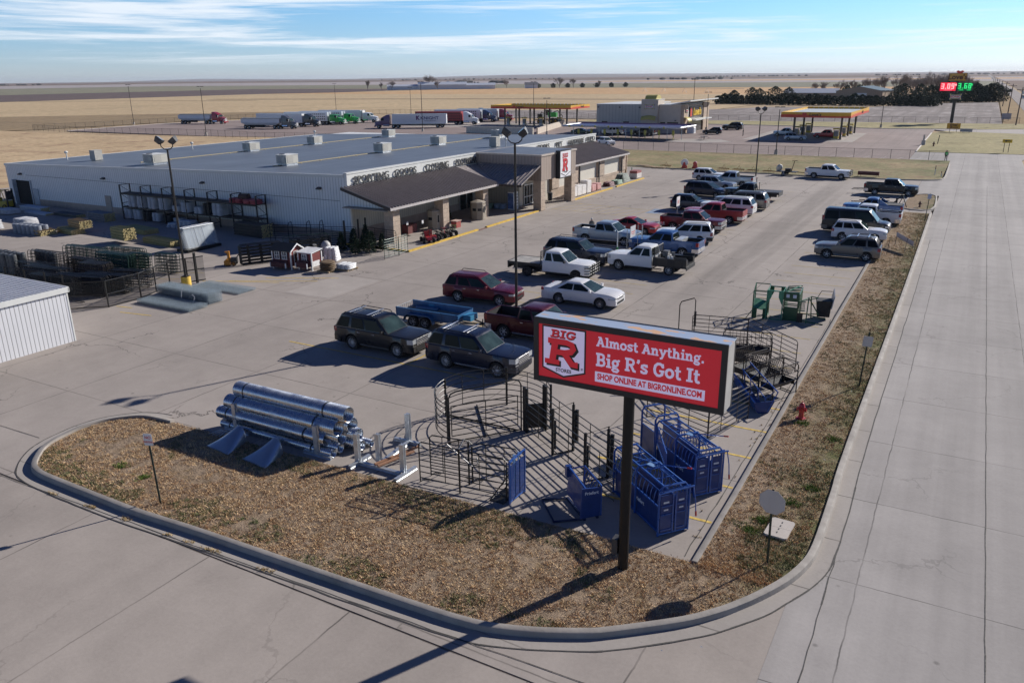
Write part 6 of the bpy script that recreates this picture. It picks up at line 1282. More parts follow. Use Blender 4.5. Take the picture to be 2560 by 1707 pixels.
# cart corral between the silver and blue pickups
cc = thing('cart_corral', 'galvanised tube cart corral with green footed posts and a white hanging sign', 'cart corral', (-25.6, 60, 0)); 
b = MB()
for y in (-1.0, 1.6): b.tube([(-3.4, y, 0), (-3.4, y, .85), (2.9, y, .85), (2.9, y, 0)], .028); b.tube([(-3.4, y, .45), (2.9, y, .45)], .022)
b.tube([(-3.4, -1, .85), (-3.4, 1.6, .85)], .028); b.build('rails', M('galvanised_tube', (.40, .41, .42), .4, .6), cc)
for x, y in ((2.2, -1.9), (2.9, 1.7)):
    p_ = MB().cyl((x, y, 1.1), (x, y, 2.35), .045).build('post', trim_w, cc); MB().cyl((x, y, 0), (x, y, 1.15), .09, n=10).build('post_sleeve', M('sleeve_green', (.02, .16, .06), .5), p_)
b = MB(); b.tube([(2.6, -.9, 0), (2.6, -.9, 2.4)], .03); b.tube([(2.6, 1.5, 0), (2.6, 1.5, 2.4)], .03); b.build('sign_frame', M('galvanised_tube', (.40, .41, .42), .4, .6), cc)
b = MB(); b.box(2.58, -.2, 1.6, 2.62, .9, 2.5); sp2 = b.build('sign_plate', M('sign_plate_grey', (.55, .54, .55), .5), cc, 0)
b = MB(); b.box(2.621, -.05, 2.0, 2.626, .75, 2.06); b.box(2.621, .05, 1.85, 2.626, .65, 1.9); b.build('printed_lines', rl, sp2, 0)
hs = thing('post_sign', 'white sign board on a post in front of the bright red pickup', 'sign', (-25.4, 79.0, 0), 0); MB().cyl((0, 0, 0), (0, 0, 2.3), .04).build('post', steel, hs); hb = MB().box(.04, -.55, 1.35, .08, .45, 2.3).build('sign_plate', M('sign_plate_white', (.7, .69, .68), .5), hs, 0); MB().box(.081, -.3, 1.6, .086, .25, 1.95).build('print', M('faded_red', (.55, .3, .3), .6), hb, 0)
# white shed in the left foreground
shd = thing('metal_shed', 'white ribbed metal shed with a low pitched roof at the left edge', 'shed', (-47, 23, 0)); I7 = TR((47, -23, 0))
shw = ribbed('shed_wall', (.66, .66, .68), 'XY', .23, .45, 0, .03, .22, .04, .95)
shr = ribbed('shed_roof', (.64, .64, .66), 0, .2, .4, 0, .03, .3, .04, .6)
b = MB(I7.copy()); yr, ye, yn, zr_, ze_ = 23.05, 20.9, 25.2, 3.75, 2.75
yb0, yb1 = 14.6, 25.25; xr, xe = -46.9, -42.98
b.prism([(xe, yb1, 0), (xe, yb1, 3.02), (xe-8.5, yb1, 3.02), (xe-8.5, yb1, 0)], (0, -.05, 0)); b.prism([(xe, yb0, 0), (xe, yb0, 3.05), (xe, yb1-.05, 3.05), (xe, yb1-.05, 0)], (-.05, 0, 0)); b.build('wall', shw, shd, 0)
b = MB(I7.copy()); b.prism([(xe+.1, yb1+.08, 3.05), (xe-9, yb1+.08, 3.05), (xe-9, yb0-1, 3.12), (xe+.1, yb0-1, 3.12)], (0, 0, .06)); 
n = 40
for i in range(n): y = yb1+.05-i*.24; b.box(xe-9, y, 3.1+i*.0018, xe+.1, y+.06, 3.16+i*.0018)
b.build('roof', M('shed_roof_white', (.66, .66, .68), .4, .05, .05, 1), shd, 0)
b = MB(I7.copy()); b.box(xe+.05, yb0-1, 2.86, xe+.12, yb1+.1, 3.16); b.box(xe-9, yb1+.05, 2.9, xe+.12, yb1+.12, 3.1); b.box(xe-.06, yb1-.06, 0, xe+.02, yb1+.02, 2.9); b.build('trim', trim_w, shd, 0)
# wire mesh stacks on the ground
mw = M('mesh_wire', (.34, .40, .44), .45, .5, .2, 5); 
def mesh_stack(label, x0, y0, x1, y1, layers, group='welded wire mesh panel stacks', z0=.0):
    t_ = thing('mesh_panel_stack', label, 'wire mesh', ((x0+x1)/2, (y0+y1)/2, z0), 0); L_, W_ = abs(x1-x0), abs(y1-y0)
    for k in range(layers):
        b = MB(); z = .03+k*.055; dx = ru(-.03, .03); n = int(W_/.15)
        for i in range(n+1): y = -W_/2+W_*i/n; b.box(-L_/2+dx, y-.009, z, L_/2+dx, y+.009, z+.014)
        n = int(L_/.16)
        for i in range(n+1): x = -L_/2+L_*i/n; b.box(x-.01+dx, -W_/2, z+.014, x+.01+dx, W_/2, z+.03)
        b.build('mesh_panel', mw, t_, 0)
    return t_
mesh_stack('low stack of welded wire mesh nearest the camera, front of the three', -46.9, 32.15, -41.9, 33.65, 5); mesh_stack('tall stack of welded wire mesh panels beside the yellow lamp base', -47.3, 34.0, -42.2, 35.15, 14); mesh_stack('single layer pile of wire mesh behind the yellow lamp base', -47.2, 36.75, -42.5, 38.35, 3)
b = MB(); b.tube([(-44.2, 33.5, .35), (-44.35, 33.7, .75), (-44.3, 33.8, .95)], .018); b.tube([(-43.7, 33.7, .4), (-43.4, 33.75, .62), (-43.0, 33.6, .55), (-42.9, 33.4, .3)], .018); tag(b.build('loose_wire', M('pale_strap', (.5, .5, .52), .6), None), 'two loose curls of pale strapping on the front wire mesh stack', 'strapping')
# yard chain link fence
def fence(label, pts, h, mt, mm, sp=3.0, name='chain_link_fence', cat='fence', rail=True, mid=False, pr=.035, group=None):
    c0 = Vector(pts[0]); t_ = thing(name, label, cat, (c0.x, c0.y, 0), 0, group); b = MB(); bm_ = MB(); np_ = 0
    for a, c in zip(pts, pts[1:]):
        a = Vector(a)-c0; c = Vector(c)-c0; L_ = (c-a).length; n = max(1, round(L_/sp))
        for i in range(n+1):
            if i == n and tuple(c+c0) != tuple(pts[-1]): continue
            q = a+(c-a)*i/n; o = MB().cyl((q.x, q.y, 0), (q.x, q.y, h+.03), pr, n=6).build('post', mt, t_); np_ += 1
        if rail: b.cyl((*a, h), (*c, h), pr*.7, n=6)
        if mid: b.cyl((*a, h*.5), (*c, h*.5), pr*.7, n=6); b.cyl((*a, .06), (*c, .06), pr*.7, n=6)
        bm_.poly([(*a, .04), (*c, .04), (*c, h), (*a, h)])
    if rail: b.build('rail', mt, t_)
    bm_.build('mesh', mm, t_, 0); return t_
yard_m = mesh_mat('yard_mesh', (.015, .015, .016), .34); far_m = mesh_mat('chain_link_mesh', (.09, .085, .08), .13)
fence('black mesh yard fence running from the white shed to the gate', [(-50.0, 28.6), (-47.7, 30.6), (-47.65, 33), (-48.3, 34.7), (-48.9, 36.3)], 1.75, pen, yard_m, 2.2, mid=True, pr=.05); fence('black mesh yard fence behind the stacked gates, running left to the wire rolls', [(-58, 30), (-54, 30.4), (-50.1, 30.5)], 1.75, pen, yard_m, 2.5, mid=True, pr=.05)
yg = fence('open black mesh yard gate standing behind the yellow lamp base', [(-48.9, 36.3), (-48.0, 38.7)], 1.8, pen, yard_m, 1.3, 'yard_gate', 'gate', mid=True, pr=.05)
b = MB(); b.box(-.07, -.07, 0, .07, .07, 2.25); o = b.build('gate_post', pen, None, 0); o.location = (-47.75, 37.75, 0); tag(o, 'thick black gate post right of the yellow lamp base', 'post')
# stacked tube gates
def gate_mesh(L_, h, nr, mt, key, bow=0):
    b = MB(); r = .025; b.tube([(-L_/2, 0, .1), (-L_/2, 0, h-.12), (-L_/2+.12, 0, h), (L_/2-.12, 0, h), (L_/2, 0, h-.12), (L_/2, 0, .1), (-L_/2, 0, .1)], r, 5)
    for i in range(1, nr): z = .1+(h-.1)*i/nr; b.cyl((-L_/2, 0, z), (L_/2, 0, z), r*.85, n=5)
    for u in (-.3, 0, .3): b.box(u*L_-.02, -.012, .1, u*L_+.02, .012, h)
    return b.mesh(key, mt)
grn = M('gate_green', (.012, .045, .032), .4, .2, .3, 4); gblk = M('gate_black', (.012, .012, .013), .4, .3, .3, 4); gbrn = M('gate_bronze', (.042, .033, .028), .4, .4, .3, 4)
stk = [(-60.2, 37.2, R(4), 4.8, 1.55, grn, 5, .16, 'long green tube gates standing at the back of the yard stack'), (-56.2, 36.8, R(4), 3.6, 1.5, grn, 7, .12, 'green tube gates packed in the middle of the yard'), (-52.4, 38.7, R(10), 1.9, 1.5, grn, 4, .12, 'short green tube gates at the right end of the yard stack'), (-54.6, 38.0, R(8), 2.0, 1.45, grn, 4, .12, 'short green tube gates next to the right end of the yard stack'),
       (-60.6, 34.4, R(4), 4.2, 1.65, gbrn, 4, .2, 'bronze tube gates beside the wire rolls'), (-54.2, 33.8, R(6), 2.6, 1.55, gbrn, 7, .13, 'bronze tube gates packed in front of the green ones'), (-56.6, 31.8, R(5), 4.4, 1.4, gblk, 5, .15, 'black tube gates near the white shed'), (-52.2, 31.4, R(14), 4.4, 1.35, gblk, 7, .13, 'black tube gates packed behind the yard fence'), (-51.0, 34.5, R(18), 3.2, 1.2, gblk, 4, .2, 'black tube gates behind the yard gate post'),
       (-59.4, 32.6, R(3), 4.0, 1.3, gblk, 4, .22, 'black tube gates left of the white shed ridge'), (-57.5, 35.2, R(5), 3.0, 1.3, gbrn, 5, .16, 'bronze tube gates between the green and the black ones'),
 (-54.4, 30.9, R(4), 4.6, 1.2, gblk, 8, .1, 'black tube gates packed right behind the white shed'), (-51.2, 32.6, R(16), 3.6, 1.3, gblk, 8, .12, 'second pack of black tube gates along the yard fence'), (-57.4, 38.6, R(4), 4.0, 1.5, grn, 6, .12, 'rear pack of green tube gates below the post bundles')]
for x, y, rz, L_, h, mt, n, gap, l in stk:
    me = gate_mesh(L_, h, 6, mt, 'tube_gate'); d = Vector((-sin(rz), cos(rz)))
    for i in range(n):
        o = link('tube_gate', me); o.location = (x+d.x*i*gap+ru(-.12, .12), y+d.y*i*gap, ru(0, .03)); o.rotation_euler = (R(-4-ru(0, 3)), 0, rz+R(ru(-.8, .8))); tag(o, l, 'gate', l)
for x, y, rz, l in ((-48.2, 44.6, R(62), 'black tube gates leaning behind the red coops, left stack'), (-46.4, 48.4, R(62), 'black tube gates with bow tops against the store wall')):
    me = gate_mesh(3.3, 1.6, 6, gblk, 'tube_gate'); d = Vector((-sin(rz), cos(rz)))
    for i in range(6):
        o = link('tube_gate', me); o.location = (x+d.x*i*.14, y+d.y*i*.14, 0); o.rotation_euler = (R(-5), 0, rz+R(ru(-1, 1))); tag(o, l, 'gate', l)
for (a, c, l) in (((-48.9, 47.6), (-46.7, 50.6), 'green tube gate panel behind the grey water tubs'), ((-46.6, 50.0), (-45.7, 51.4), 'pale green tube gate panel right of the grey water tubs'), ((-40.35, 50.15), (-40.25, 51.9), 'green tube gate by the walk, nearer half with a wheel'), ((-40.25, 51.95), (-40.4, 53.35), 'green tube gate by the walk, half touching the yellow kerb'), ((-45.6, 54.3), (-42.0, 53.9), 'dark tube panel in front of the porch column behind the fir trees'), ((-49.2, 52.6), (-46.4, 53.9), 'dark tube panel against the store wall left of the porch')):
    panel_thing(l, a, c, 1.6, grn if 'green' in l else gblk, ext=False, nr=7, nm='tube_gate', cat='gate')
for x, y, h, l in ((-47.2, 53.3, 2.2, 'left'), (-46.2, 54.0, 2.3, 'middle'), (-45.7, 54.4, 2.4, 'right')): tag(MB().box(x-.06, y-.06, 0, x+.06, y+.06, h).build('post', pen, None, 0), 'dark square post by the store wall behind the fir trees, %s of three' % l, 'post')
# long bow top alley frames against the wall
af = thing('alley_frame', 'black curved bow top cattle alley lying by the store wall', 'livestock panels', (-52.6, 52.6, 0), R(25)); b = MB()
for x in (-2, -.3, 1.4, 2.6): b.tube([(x, -.5, 0), (x, -.5, 1.5), (x, -.2, 1.75+.15*x/3), (x, .4, 1.75+.15*x/3), (x, .6, 1.4), (x, .6, 0)], .035)
for z in (.4, .75, 1.1, 1.4): b.tube([(-2.2, -.5, z), (2.7, -.5, z)], .028); b.tube([(-2.2, .6, z), (2.7, .6, z)], .028)
b.build('frame', gblk, af)
# wire rolls
wr_m = M('wire_roll', (.10, .105, .11), .5, .5, .35, 9); b = MB(); b.lathe([(.26, 0)]+[(.27+.012*(i % 2), .02+i*.07) for i in range(21)]+[(.26, 1.5), (.12, 1.5), (.12, 1.46)], n=14); roll = b.mesh('wire_roll', wr_m, 40)
for i in range(14):
    o = link('wire_roll', roll); o.location = (-62.3-.58*(i % 7)*1.0, 33.0+.62*(i//7)+.08*(i % 2), .12); tag(o, 'dark roll of fencing wire standing on a pallet beside the bronze gates', 'wire roll', 'standing rolls of fencing wire')
for i in range(5):
    o = link('wire_roll', roll); o.location = (-60.6-.56*i, 35.1+.05*i, .12); o.scale = (.95, .95, .93); tag(o, 'dark roll of fencing wire seen through the bronze gates', 'wire roll', 'rolls of wire behind the bronze gates')
palw = M('pallet_wood', (.34, .25, .15), .85, 0, .3, 4)
b = MB(); 
for i in range(7): b.box(-1.0, -.6+i*.19, .1, 1.0, -.46+i*.19, .13)
for y in (-.55, 0, .65): b.box(-1.0, y-.05, 0, 1.0, y+.05, .1)
pal = b.mesh('pallet', palw, 0)
for i, (x, y, l) in enumerate(((-63.2, 33.3, 'wooden pallet under the nearer wire rolls'), (-65.4, 33.3, 'wooden pallet under the farther wire rolls'), (-61.6, 35.2, 'wooden pallet under the wire rolls behind the bronze gates'), (-40.9, 46.1, 'pallet under the low white sack stack by the red coops'), (-41.8, 45.0, 'pallet under the brown coiled hoses'))):
    o = link('pallet', pal); o.location = (x, y, 0); o.scale = (1, 1, .9) if i < 3 else (.62, .95, .9); tag(o, l, 'pallet')
# lumber and post bundles
wood1 = M('round_post_green', (.30, .27, .12), .8, 0, .3, 7); wood2 = M('round_post_tan', (.36, .24, .11), .8, 0, .3, 7); endw = M('cut_wood_end', (.52, .42, .2), .8, 0, .25, 9)
def posts(label, x, y, rz, L_, rows, cols_, r, mt, z0=0, strap=True):
    t_ = thing('post_bundle', label, 'timber', (x, y, z0), rz); b = MB()
    for j in range(rows):
        for i in range(cols_ - (j % 2)):
            b.cyl((-L_/2+ru(-.04, .04), (i-(cols_-1-(j % 2))/2)*2*r, r+j*1.78*r), (L_/2+ru(-.05, .05), (i-(cols_-1-(j % 2))/2)*2*r, r+j*1.78*r), r*.97, n=7)
    o = b.build('posts', [mt, endw], t_)
    for p_ in o.data.polygons:
        if len(p_.vertices) > 4 and p_.normal.x > .7: p_.material_index = 1
    if strap:
        pass
    return t_
posts('square bundle of pale round fence posts raised on another bundle, nearest the green gates', -66.4, 45.2, R(-8), 2.4, 8, 8, .075, wood1, .35); posts('bundle of tan fence posts with bright cut ends behind the water drums', -74.9, 46.6, R(-10), 2.6, 6, 9, .07, wood2, .5); posts('low bundle of round posts under the tan posts', -75.6, 46.0, R(-8), 3.0, 4, 10, .07, wood1)
posts('long loose pile of greenish poles beyond the pale post bundle', -69.8, 49.4, R(-8), 4.2, 4, 12, .065, wood1); posts('dark low pile of poles right of the pale post bundle', -62.6, 46.4, R(-6), 4.4, 4, 10, .07, wood1); posts('short tan boards stacked in front of the tan posts', -77.6, 44.4, R(-8), 2.6, 3, 9, .09, wood2); posts('bluish stacked boards left of the pallet rack', -79.6, 52.0, R(-4), 3.2, 7, 9, .07, M('wrapped_boards', (.16, .17, .19), .7, 0, .2, 3)); posts('dark pile of posts beneath the right end of the pallet rack', -58.2, 53.0, R(-4), 4.0, 9, 9, .075, M('dark_posts', (.07, .06, .05), .9, 0, .3, 5))
# pallet rack with sacks along the wall
rackm = M('rack_black', (.02, .019, .019), .5, .2, .2, 3); rack = thing('pallet_rack', 'long black steel pallet rack with two decks along the store wall', 'rack', (-68.0, 54.1, 0)); xs_ = [-78.0, -74.6, -71.3, -67.9, -64.6, -61.3, -58.0]
for x in xs_:
    b = MB()
    for y in (53.55, 54.75): b.box(x-.05, y-.05, 0, x+.05, y+.05, 3.65)
    for z in (.5, 1.7, 2.75, 3.6): b.box(x-.02, 53.6, z, x+.02, 54.7, z+.06)
    for z0, z1 in ((.5, 1.7), (1.75, 2.7), (2.8, 3.6)): b.cyl((x, 53.6, z1), (x, 54.7, z0), .022, n=5)
    b.m = TR((68.0, -54.1, 0)) @ b.m; q = MB(TR((68.0, -54.1, 0))); q.add(b.v, b.f); q.build('upright_frame', rackm, rack, 0)
for z in (1.38, 2.78):
    for y in (53.5, 54.8): MB().box(-10, y-54.1-.03, z-.12, 10, y-54.1+.03, z).build('beam', rackm, rack, 0)
    MB().box(-10, -.55, z-.03, 10, .65, z+.005).build('deck', M('deck_board', (.06, .05, .045), .8), rack, 0)
sackm = M('shaded_sack', (.52, .52, .54), .6, 0, .15, 3); sackb = M('dark_sack', (.03, .03, .032), .5, 0, .3, 3); sackp = M('pink_sack', (.35, .07, .08), .6, 0, .25, 3)  # first one: white sacks with the wall's shade darkened into their colour
def sacks(label, x, y, rz, n, w_, d_, z0=.14, mt=None, hh=.11, nx=2, cat='sacks', group=None, taper=0):
    t_ = thing('sack_stack', label, cat, (x, y, z0), rz, group); 
    for k in range(n):
        b = MB(); f = 1-taper*k/n
        for i in range(nx):
            cx_ = (i-(nx-1)/2)*w_/nx*f; W2, D2 = w_/nx*.49*f, d_*.5*f*ru(.94, 1.04); z = k*hh
            ring = lambda s, zz: [(cx_+W2*s*cos(a)*(1 if abs(cos(a)) < .9 else 1), D2*s*sin(a), zz) for a in [2*pi*j/12 for j in range(12)]]
            def rr(s, zz): return [(cx_+W2*s*max(-1, min(1, 1.35*cos(2*pi*j/12))), D2*s*max(-1, min(1, 1.35*sin(2*pi*j/12))), zz+ru(-.008, .008)) for j in range(12)]
            b.loft([rr(.9, z), rr(1.0, z+hh*.3), rr(1.0, z+hh*.7), rr(.9, z+hh*.97)])
        b.build('sack_layer', mt or sackm, t_, 50)
    return t_
k_ = 0
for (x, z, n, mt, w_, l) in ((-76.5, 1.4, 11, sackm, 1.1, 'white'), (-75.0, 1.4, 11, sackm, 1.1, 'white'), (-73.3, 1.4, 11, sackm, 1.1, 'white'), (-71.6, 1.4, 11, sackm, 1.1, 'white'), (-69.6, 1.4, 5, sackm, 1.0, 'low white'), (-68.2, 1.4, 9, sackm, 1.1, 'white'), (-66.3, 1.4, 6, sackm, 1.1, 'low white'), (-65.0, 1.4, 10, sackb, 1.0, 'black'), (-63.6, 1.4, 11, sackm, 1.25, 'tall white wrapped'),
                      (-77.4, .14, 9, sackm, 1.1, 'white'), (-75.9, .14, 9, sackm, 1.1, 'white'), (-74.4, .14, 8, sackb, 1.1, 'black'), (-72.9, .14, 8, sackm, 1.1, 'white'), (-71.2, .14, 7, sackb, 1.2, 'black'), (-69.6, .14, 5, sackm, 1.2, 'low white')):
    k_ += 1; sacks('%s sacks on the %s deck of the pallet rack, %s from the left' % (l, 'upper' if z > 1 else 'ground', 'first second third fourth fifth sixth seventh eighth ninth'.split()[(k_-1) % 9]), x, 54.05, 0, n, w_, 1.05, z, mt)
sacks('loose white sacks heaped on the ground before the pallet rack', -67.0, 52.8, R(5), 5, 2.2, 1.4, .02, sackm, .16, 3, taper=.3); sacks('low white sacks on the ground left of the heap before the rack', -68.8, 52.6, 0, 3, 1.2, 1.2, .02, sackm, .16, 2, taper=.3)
for x, z, w_, l in ((-61.0, 2.8, 1.6, 'red pink bales on top of the pallet rack, left one'), (-59.0, 2.8, 1.9, 'low red pink bales on top of the pallet rack, right end')): sacks(l, x, 54.1, 0, 3, w_, 1.0, z, sackp, .14, 2)
b = MB(); b.cyl((-.55, 0, .3), (.55, .05, .33), .3, n=12); o = b.build('rolled_mat', M('brown_roll', (.07, .04, .035), .8, 0, .3, 5), None); o.location = (-60.2, 54.2, 3.05); tag(o, 'dark brown rolled mat lying on the bales atop the pallet rack', 'roll')
# kennel of galvanised panels
kn = thing('kennel_panels', 'leaning stack of galvanised chain link kennel panels on a dark carrier', 'kennel panels', (-57.2, 46.4, .0), R(90)); wirem = mesh_mat('kennel_mesh', (.45, .5, .55), .30)
for k in range(5):
    q = TR((0, k*.16, .32)) @ RO(R(-14), 4, 'X'); b = MB(q); b.tube([(-1.6, 0, 0), (1.6, 0, 0), (1.6, 0, 1.75), (-1.6, 0, 1.75)], .022, 6, True); b.cyl((-.5, 0, 0), (-.5, 0, 1.75), .02); b.cyl((.3, 0, 0), (.3, 0, 1.75), .02); fr2 = b.build('panel_frame', M('galvanised_tube', (.40, .41, .42), .4, .6), kn)
    MB(q).poly([(-1.58, 0, .02), (1.58, 0, .02), (1.58, 0, 1.73), (-1.58, 0, 1.73)]).build('wire_mesh', wirem, fr2, 0)
MB().prism([(-1.6, .42, 2.02), (1.6, .42, 2.02), (1.6, 1.05, 2.0), (-1.6, 1.05, 2.0)], (0, 0, .03)).build('top_sheet', M('pale_sheet', (.66, .68, .70), .4, .3), kn, 0)
b = MB(); b.box(-1.8, -.1, 0, 1.8, 1.3, .25); b.build('carrier', gblk, kn, 0)
# snow blower
sb_ = thing('snow_blower', 'small orange walk behind snow blower on the open concrete', 'snow blower', (-50.1, 43.1, 0), R(35)); om = M('machine_orange', (.55, .22, .02), .45, 0, .15, 4)
b = MB(); b.prism([(-.55, -.32, .05), (-.1, -.32, .05), (-.1, -.32, .5), (-.35, -.32, .55), (-.55, -.32, .4)], (0, .64, 0)); b.build('auger_housing', om, sb_, 0)
b = MB(); b.loft([[(-.3, -.1, .5), (-.1, -.1, .5), (-.1, .1, .5), (-.3, .1, .5)], [(-.3, -.08, .95), (-.12, -.08, .95), (-.12, .08, .95), (-.3, .08, .95)], [(-.5, -.1, 1.1), (-.12, -.1, 1.15), (-.12, .1, 1.15), (-.5, .1, 1.1)]]); b.build('chute', om, sb_, 0)
b = MB(); b.cbox((.2, 0, .45), (.5, .4, .35)); b.build('engine', dgrey, sb_, 0); b = MB(); b.tube([(.3, -.25, .5), (.75, -.3, 1.05), (.85, -.3, 1.05)], .02); b.tube([(.3, .25, .5), (.75, .3, 1.05), (.85, .3, 1.05)], .02); b.tube([(.75, -.3, 1.05), (.75, .3, 1.05)], .02); b.build('handlebar', black_p, sb_)
for s in (-1, 1): wheel(sb_, .2, s*.3, .2, .12, 5, om, s)
MB().cyl((-.35, -.3, .22), (-.35, .3, .22), .15, n=8).build('auger', black_p, sb_)
# chicken coops
barn = M('coop_red', (.17, .035, .032), .75, 0, .15, 3); cwht = M('coop_white', (.74, .73, .72), .6); shing = ribbed('coop_shingle', (.075, .065, .06), 'XY', .12, .9, 0, .02, .3, .2, .5); pane = M('coop_window', (.08, .10, .13), .1)
def coop(label, x, y, rz, L_, D, wall, ridge, legs, gable):
    t_ = thing('chicken_coop', label, 'chicken coop', (x, y, 0), rz)
    MB().box(-L_/2, -D/2, legs, L_/2, D/2, wall).build('wall', barn, t_, 0)
    b = MB()
    for sx in (-1, 1):
        for sy_ in (-1, 1): b.box(sx*L_/2-.045, sy_*D/2-.045, 0, sx*L_/2+.045, sy_*D/2+.045, wall)
    b.build('corner_trim', cwht, t_, 0)
    if gable:
        b = MB(); e = .16; b.prism([(-L_/2-e, -D/2-e, wall-.08), (-L_/2-e, 0, ridge), (-L_/2-e, D/2+e, wall-.08), (-L_/2-e, D/2+e, wall-.03), (-L_/2-e, 0, ridge+.06), (-L_/2-e, -D/2-e, wall-.03)], (L_+2*e, 0, 0)); b.build('roof', shing, t_, 0)
        b = MB(); b.prism([(L_/2-.02, -D/2, wall), (L_/2-.02, D/2, wall), (L_/2-.02, 0, ridge-.02)], (.03, 0, 0)); b.build('gable', barn, t_, 0)
        b = MB(); b.prism([(L_/2+e+.001, -D/2-e-.02, wall-.12), (L_/2+e+.001, 0, ridge-.03), (L_/2+e+.001, D/2+e+.02, wall-.12), (L_/2+e+.001, D/2+e+.02, wall-.0), (L_/2+e+.001, 0, ridge+.08), (L_/2+e+.001, -D/2-e-.02, wall-.0)], (.03, 0, 0)); b.build('barge_board', cwht, t_, 0)
        b = MB(); b.box(L_/2+.005, -.25, legs, L_/2+.03, .2, wall-.15); dr = b.build('door', M('coop_door', (.05, .02, .02), .7), t_, 0)
        b = MB(); b.box(L_/2+.01, -.29, legs-.02, L_/2+.04, -.25, wall-.1); b.box(L_/2+.01, .2, legs-.02, L_/2+.04, .24, wall-.1); b.box(L_/2+.01, -.25, wall-.14, L_/2+.04, .2, wall-.1); b.box(L_/2+.01, -.25, legs-.02, L_/2+.04, .2, legs+.03); b.build('door_trim', cwht, dr, 0); wx = (-.42, .28)
    else:
        MB().prism([(-L_/2-.1, -D/2-.12, wall), (L_/2+.1, -D/2-.12, wall), (L_/2+.1, D/2+.1, wall+.16), (-L_/2-.1, D/2+.1, wall+.16)], (0, 0, .06)).build('roof', cwht, t_, 0)
        MB().prism([(-L_/2, -D/2, wall), (L_/2, -D/2, wall), (L_/2, D/2, wall+.15), (-L_/2, D/2, wall+.15), ], (0, 0, .005)).build('eave', barn, t_, 0)
        b = MB(); b.box(L_/2+.002, -D/2+.1, legs, L_/2+.02, D/2-.25, legs+.42); b.build('hatch', cwht, t_, 0); wx = (-.05,)
    for u in wx:
        b = MB(); b.box(u-.24, -D/2-.03, wall-.72, u+.24, -D/2-.005, wall-.08); wf = b.build('window_frame', cwht, t_, 0)
        b = MB(); b.box(u-.19, -D/2-.035, wall-.67, u+.19, -D/2-.03, wall-.13); b.build('window_pane', pane, wf, 0)
        b = MB(); b.box(u-.015, -D/2-.045, wall-.67, u+.015, -D/2-.036, wall-.13); b.box(u-.19, -D/2-.045, wall-.42, u+.19, -D/2-.0361, wall-.39); b.build('muntin', cwht, wf, 0)
        for s in (-1, 1): MB().box(u+s*.33-.075, -D/2-.02, wall-.7, u+s*.33+.075, -D/2-.004, wall-.1).build('shutter', M('shutter_dark', (.05, .02, .025), .7), t_, 0)
    b = MB(); b.prism([(-L_/2+.05, -D/2-.42, legs), (-L_/2+.05, -D/2, legs), (-L_/2+.05, -D/2, legs+.48), (-L_/2+.05, -D/2-.42, legs+.36)], (L_*.82, 0, 0)); b.build('nest_box', M('coop_red_dark', (.09, .028, .028), .75, 0, .15, 3), t_, 0)
    b = MB()
    for u in (-L_/2+.03, -L_/2+L_*.82+.03): b.box(u, -D/2-.43, legs-.08, u+.06, -D/2-.34, legs+.33)
    b.build('nest_trim', cwht, t_, 0); return t_
coop('red gabled chicken coop with brown shingle roof and two white windows', -45.5, 44.55, R(6), 1.75, 1.3, 1.5, 1.92, .25, True); coop('smaller red chicken coop with a flat white roof and one window', -43.55, 45.0, R(3), 1.3, 1.15, 1.35, 0, .3, False)
hose = M('coiled_hose', (.15, .10, .055), .7, 0, .3, 6); hs_ = thing('hose_coils', 'stack of brown coiled hoses on a pallet beside the small coop', 'hose coil', (-41.75, 44.95, .1))
for i in range(5): MB().lathe([(.32+.0*i, .0+i*.14), (.52+.02*(i % 2), .0+i*.14), (.6+.02*(i % 3), .07+i*.14), (.52+.02*(i % 2), .14+i*.14), (.32, .14+i*.14)], n=20).build('coil', hose, hs_, 60)
sacks('tall rounded stack of white sacks behind the brown hose coils', -44.0, 48.0, R(20), 9, 1.2, 1.1, .05, sk, .12, 3, taper=.25); sacks('low stack of white sacks on a pallet at the open side of the coops', -40.9, 46.1, R(4), 3, 1.25, 1.1, .1, sk, .13, 3)
for x, y, r_q, h, l, tl in ((-45.9, 49.4, .42, 1.2, 'domed grey plastic calf hut behind the white roofed coop', 0), (-47.2, 48.9, .38, .85, 'grey tub tipped on its side behind the shingled coop', 1), (-46.6, 48.7, .3, .55, 'low cream tub between the two grey tubs', 0)):
    b = MB((RO(R(58), 4, 'Y') if tl else Matrix())); b.lathe([(r_q, 0), (r_q*1.02, h*.5), (r_q*.9, h*.8), (r_q*.5, h*.97), (.001, h)], n=16); o = b.build('plastic_tub', M('tub_grey', (.40, .39, .38) if 'grey' in l else (.5, .44, .34), .5, 0, .1, 3), None, 60); o.location = (x, y, .02+(.3 if tl else 0)); tag(o, l, 'tub')
# cut fir trees for sale
firm = leafm('fir_needles', (.018, .034, .022), (.035, .055, .033), 3)
def fir(h, r, seed, n=520):
    rr = random.Random(seed); b = MB()
    for i in range(n):
        z = h*(.06+.94*rr.random()**1.15); R_ = r*(1-z/h)**.85*(.35+.65*rr.random())+.03; a = rr.uniform(0, 2*pi); c = Vector((R_*cos(a), R_*sin(a), z)); s = rr.uniform(.05, .12); o = Vector((cos(a)+rr.gauss(0, .5), sin(a)+rr.gauss(0, .5), rr.uniform(-.3, .6))).normalized(); tdir = o.cross(Vector((rr.gauss(0, 1), rr.gauss(0, 1), rr.gauss(0, 1)))).normalized()
        b.add([c-o*s, c+tdir*s*.4, c+o*s*1.3, c-tdir*s*.4], [(0, 1, 2, 3)])
    return b.mesh('crown', firm, 0)
fm = [fir(1.6, .55, 1, 900), fir(1.75, .6, 2, 900), fir(1.45, .45, 3, 800)]
trunkm = M('fir_trunk', (.10, .065, .045), .9)
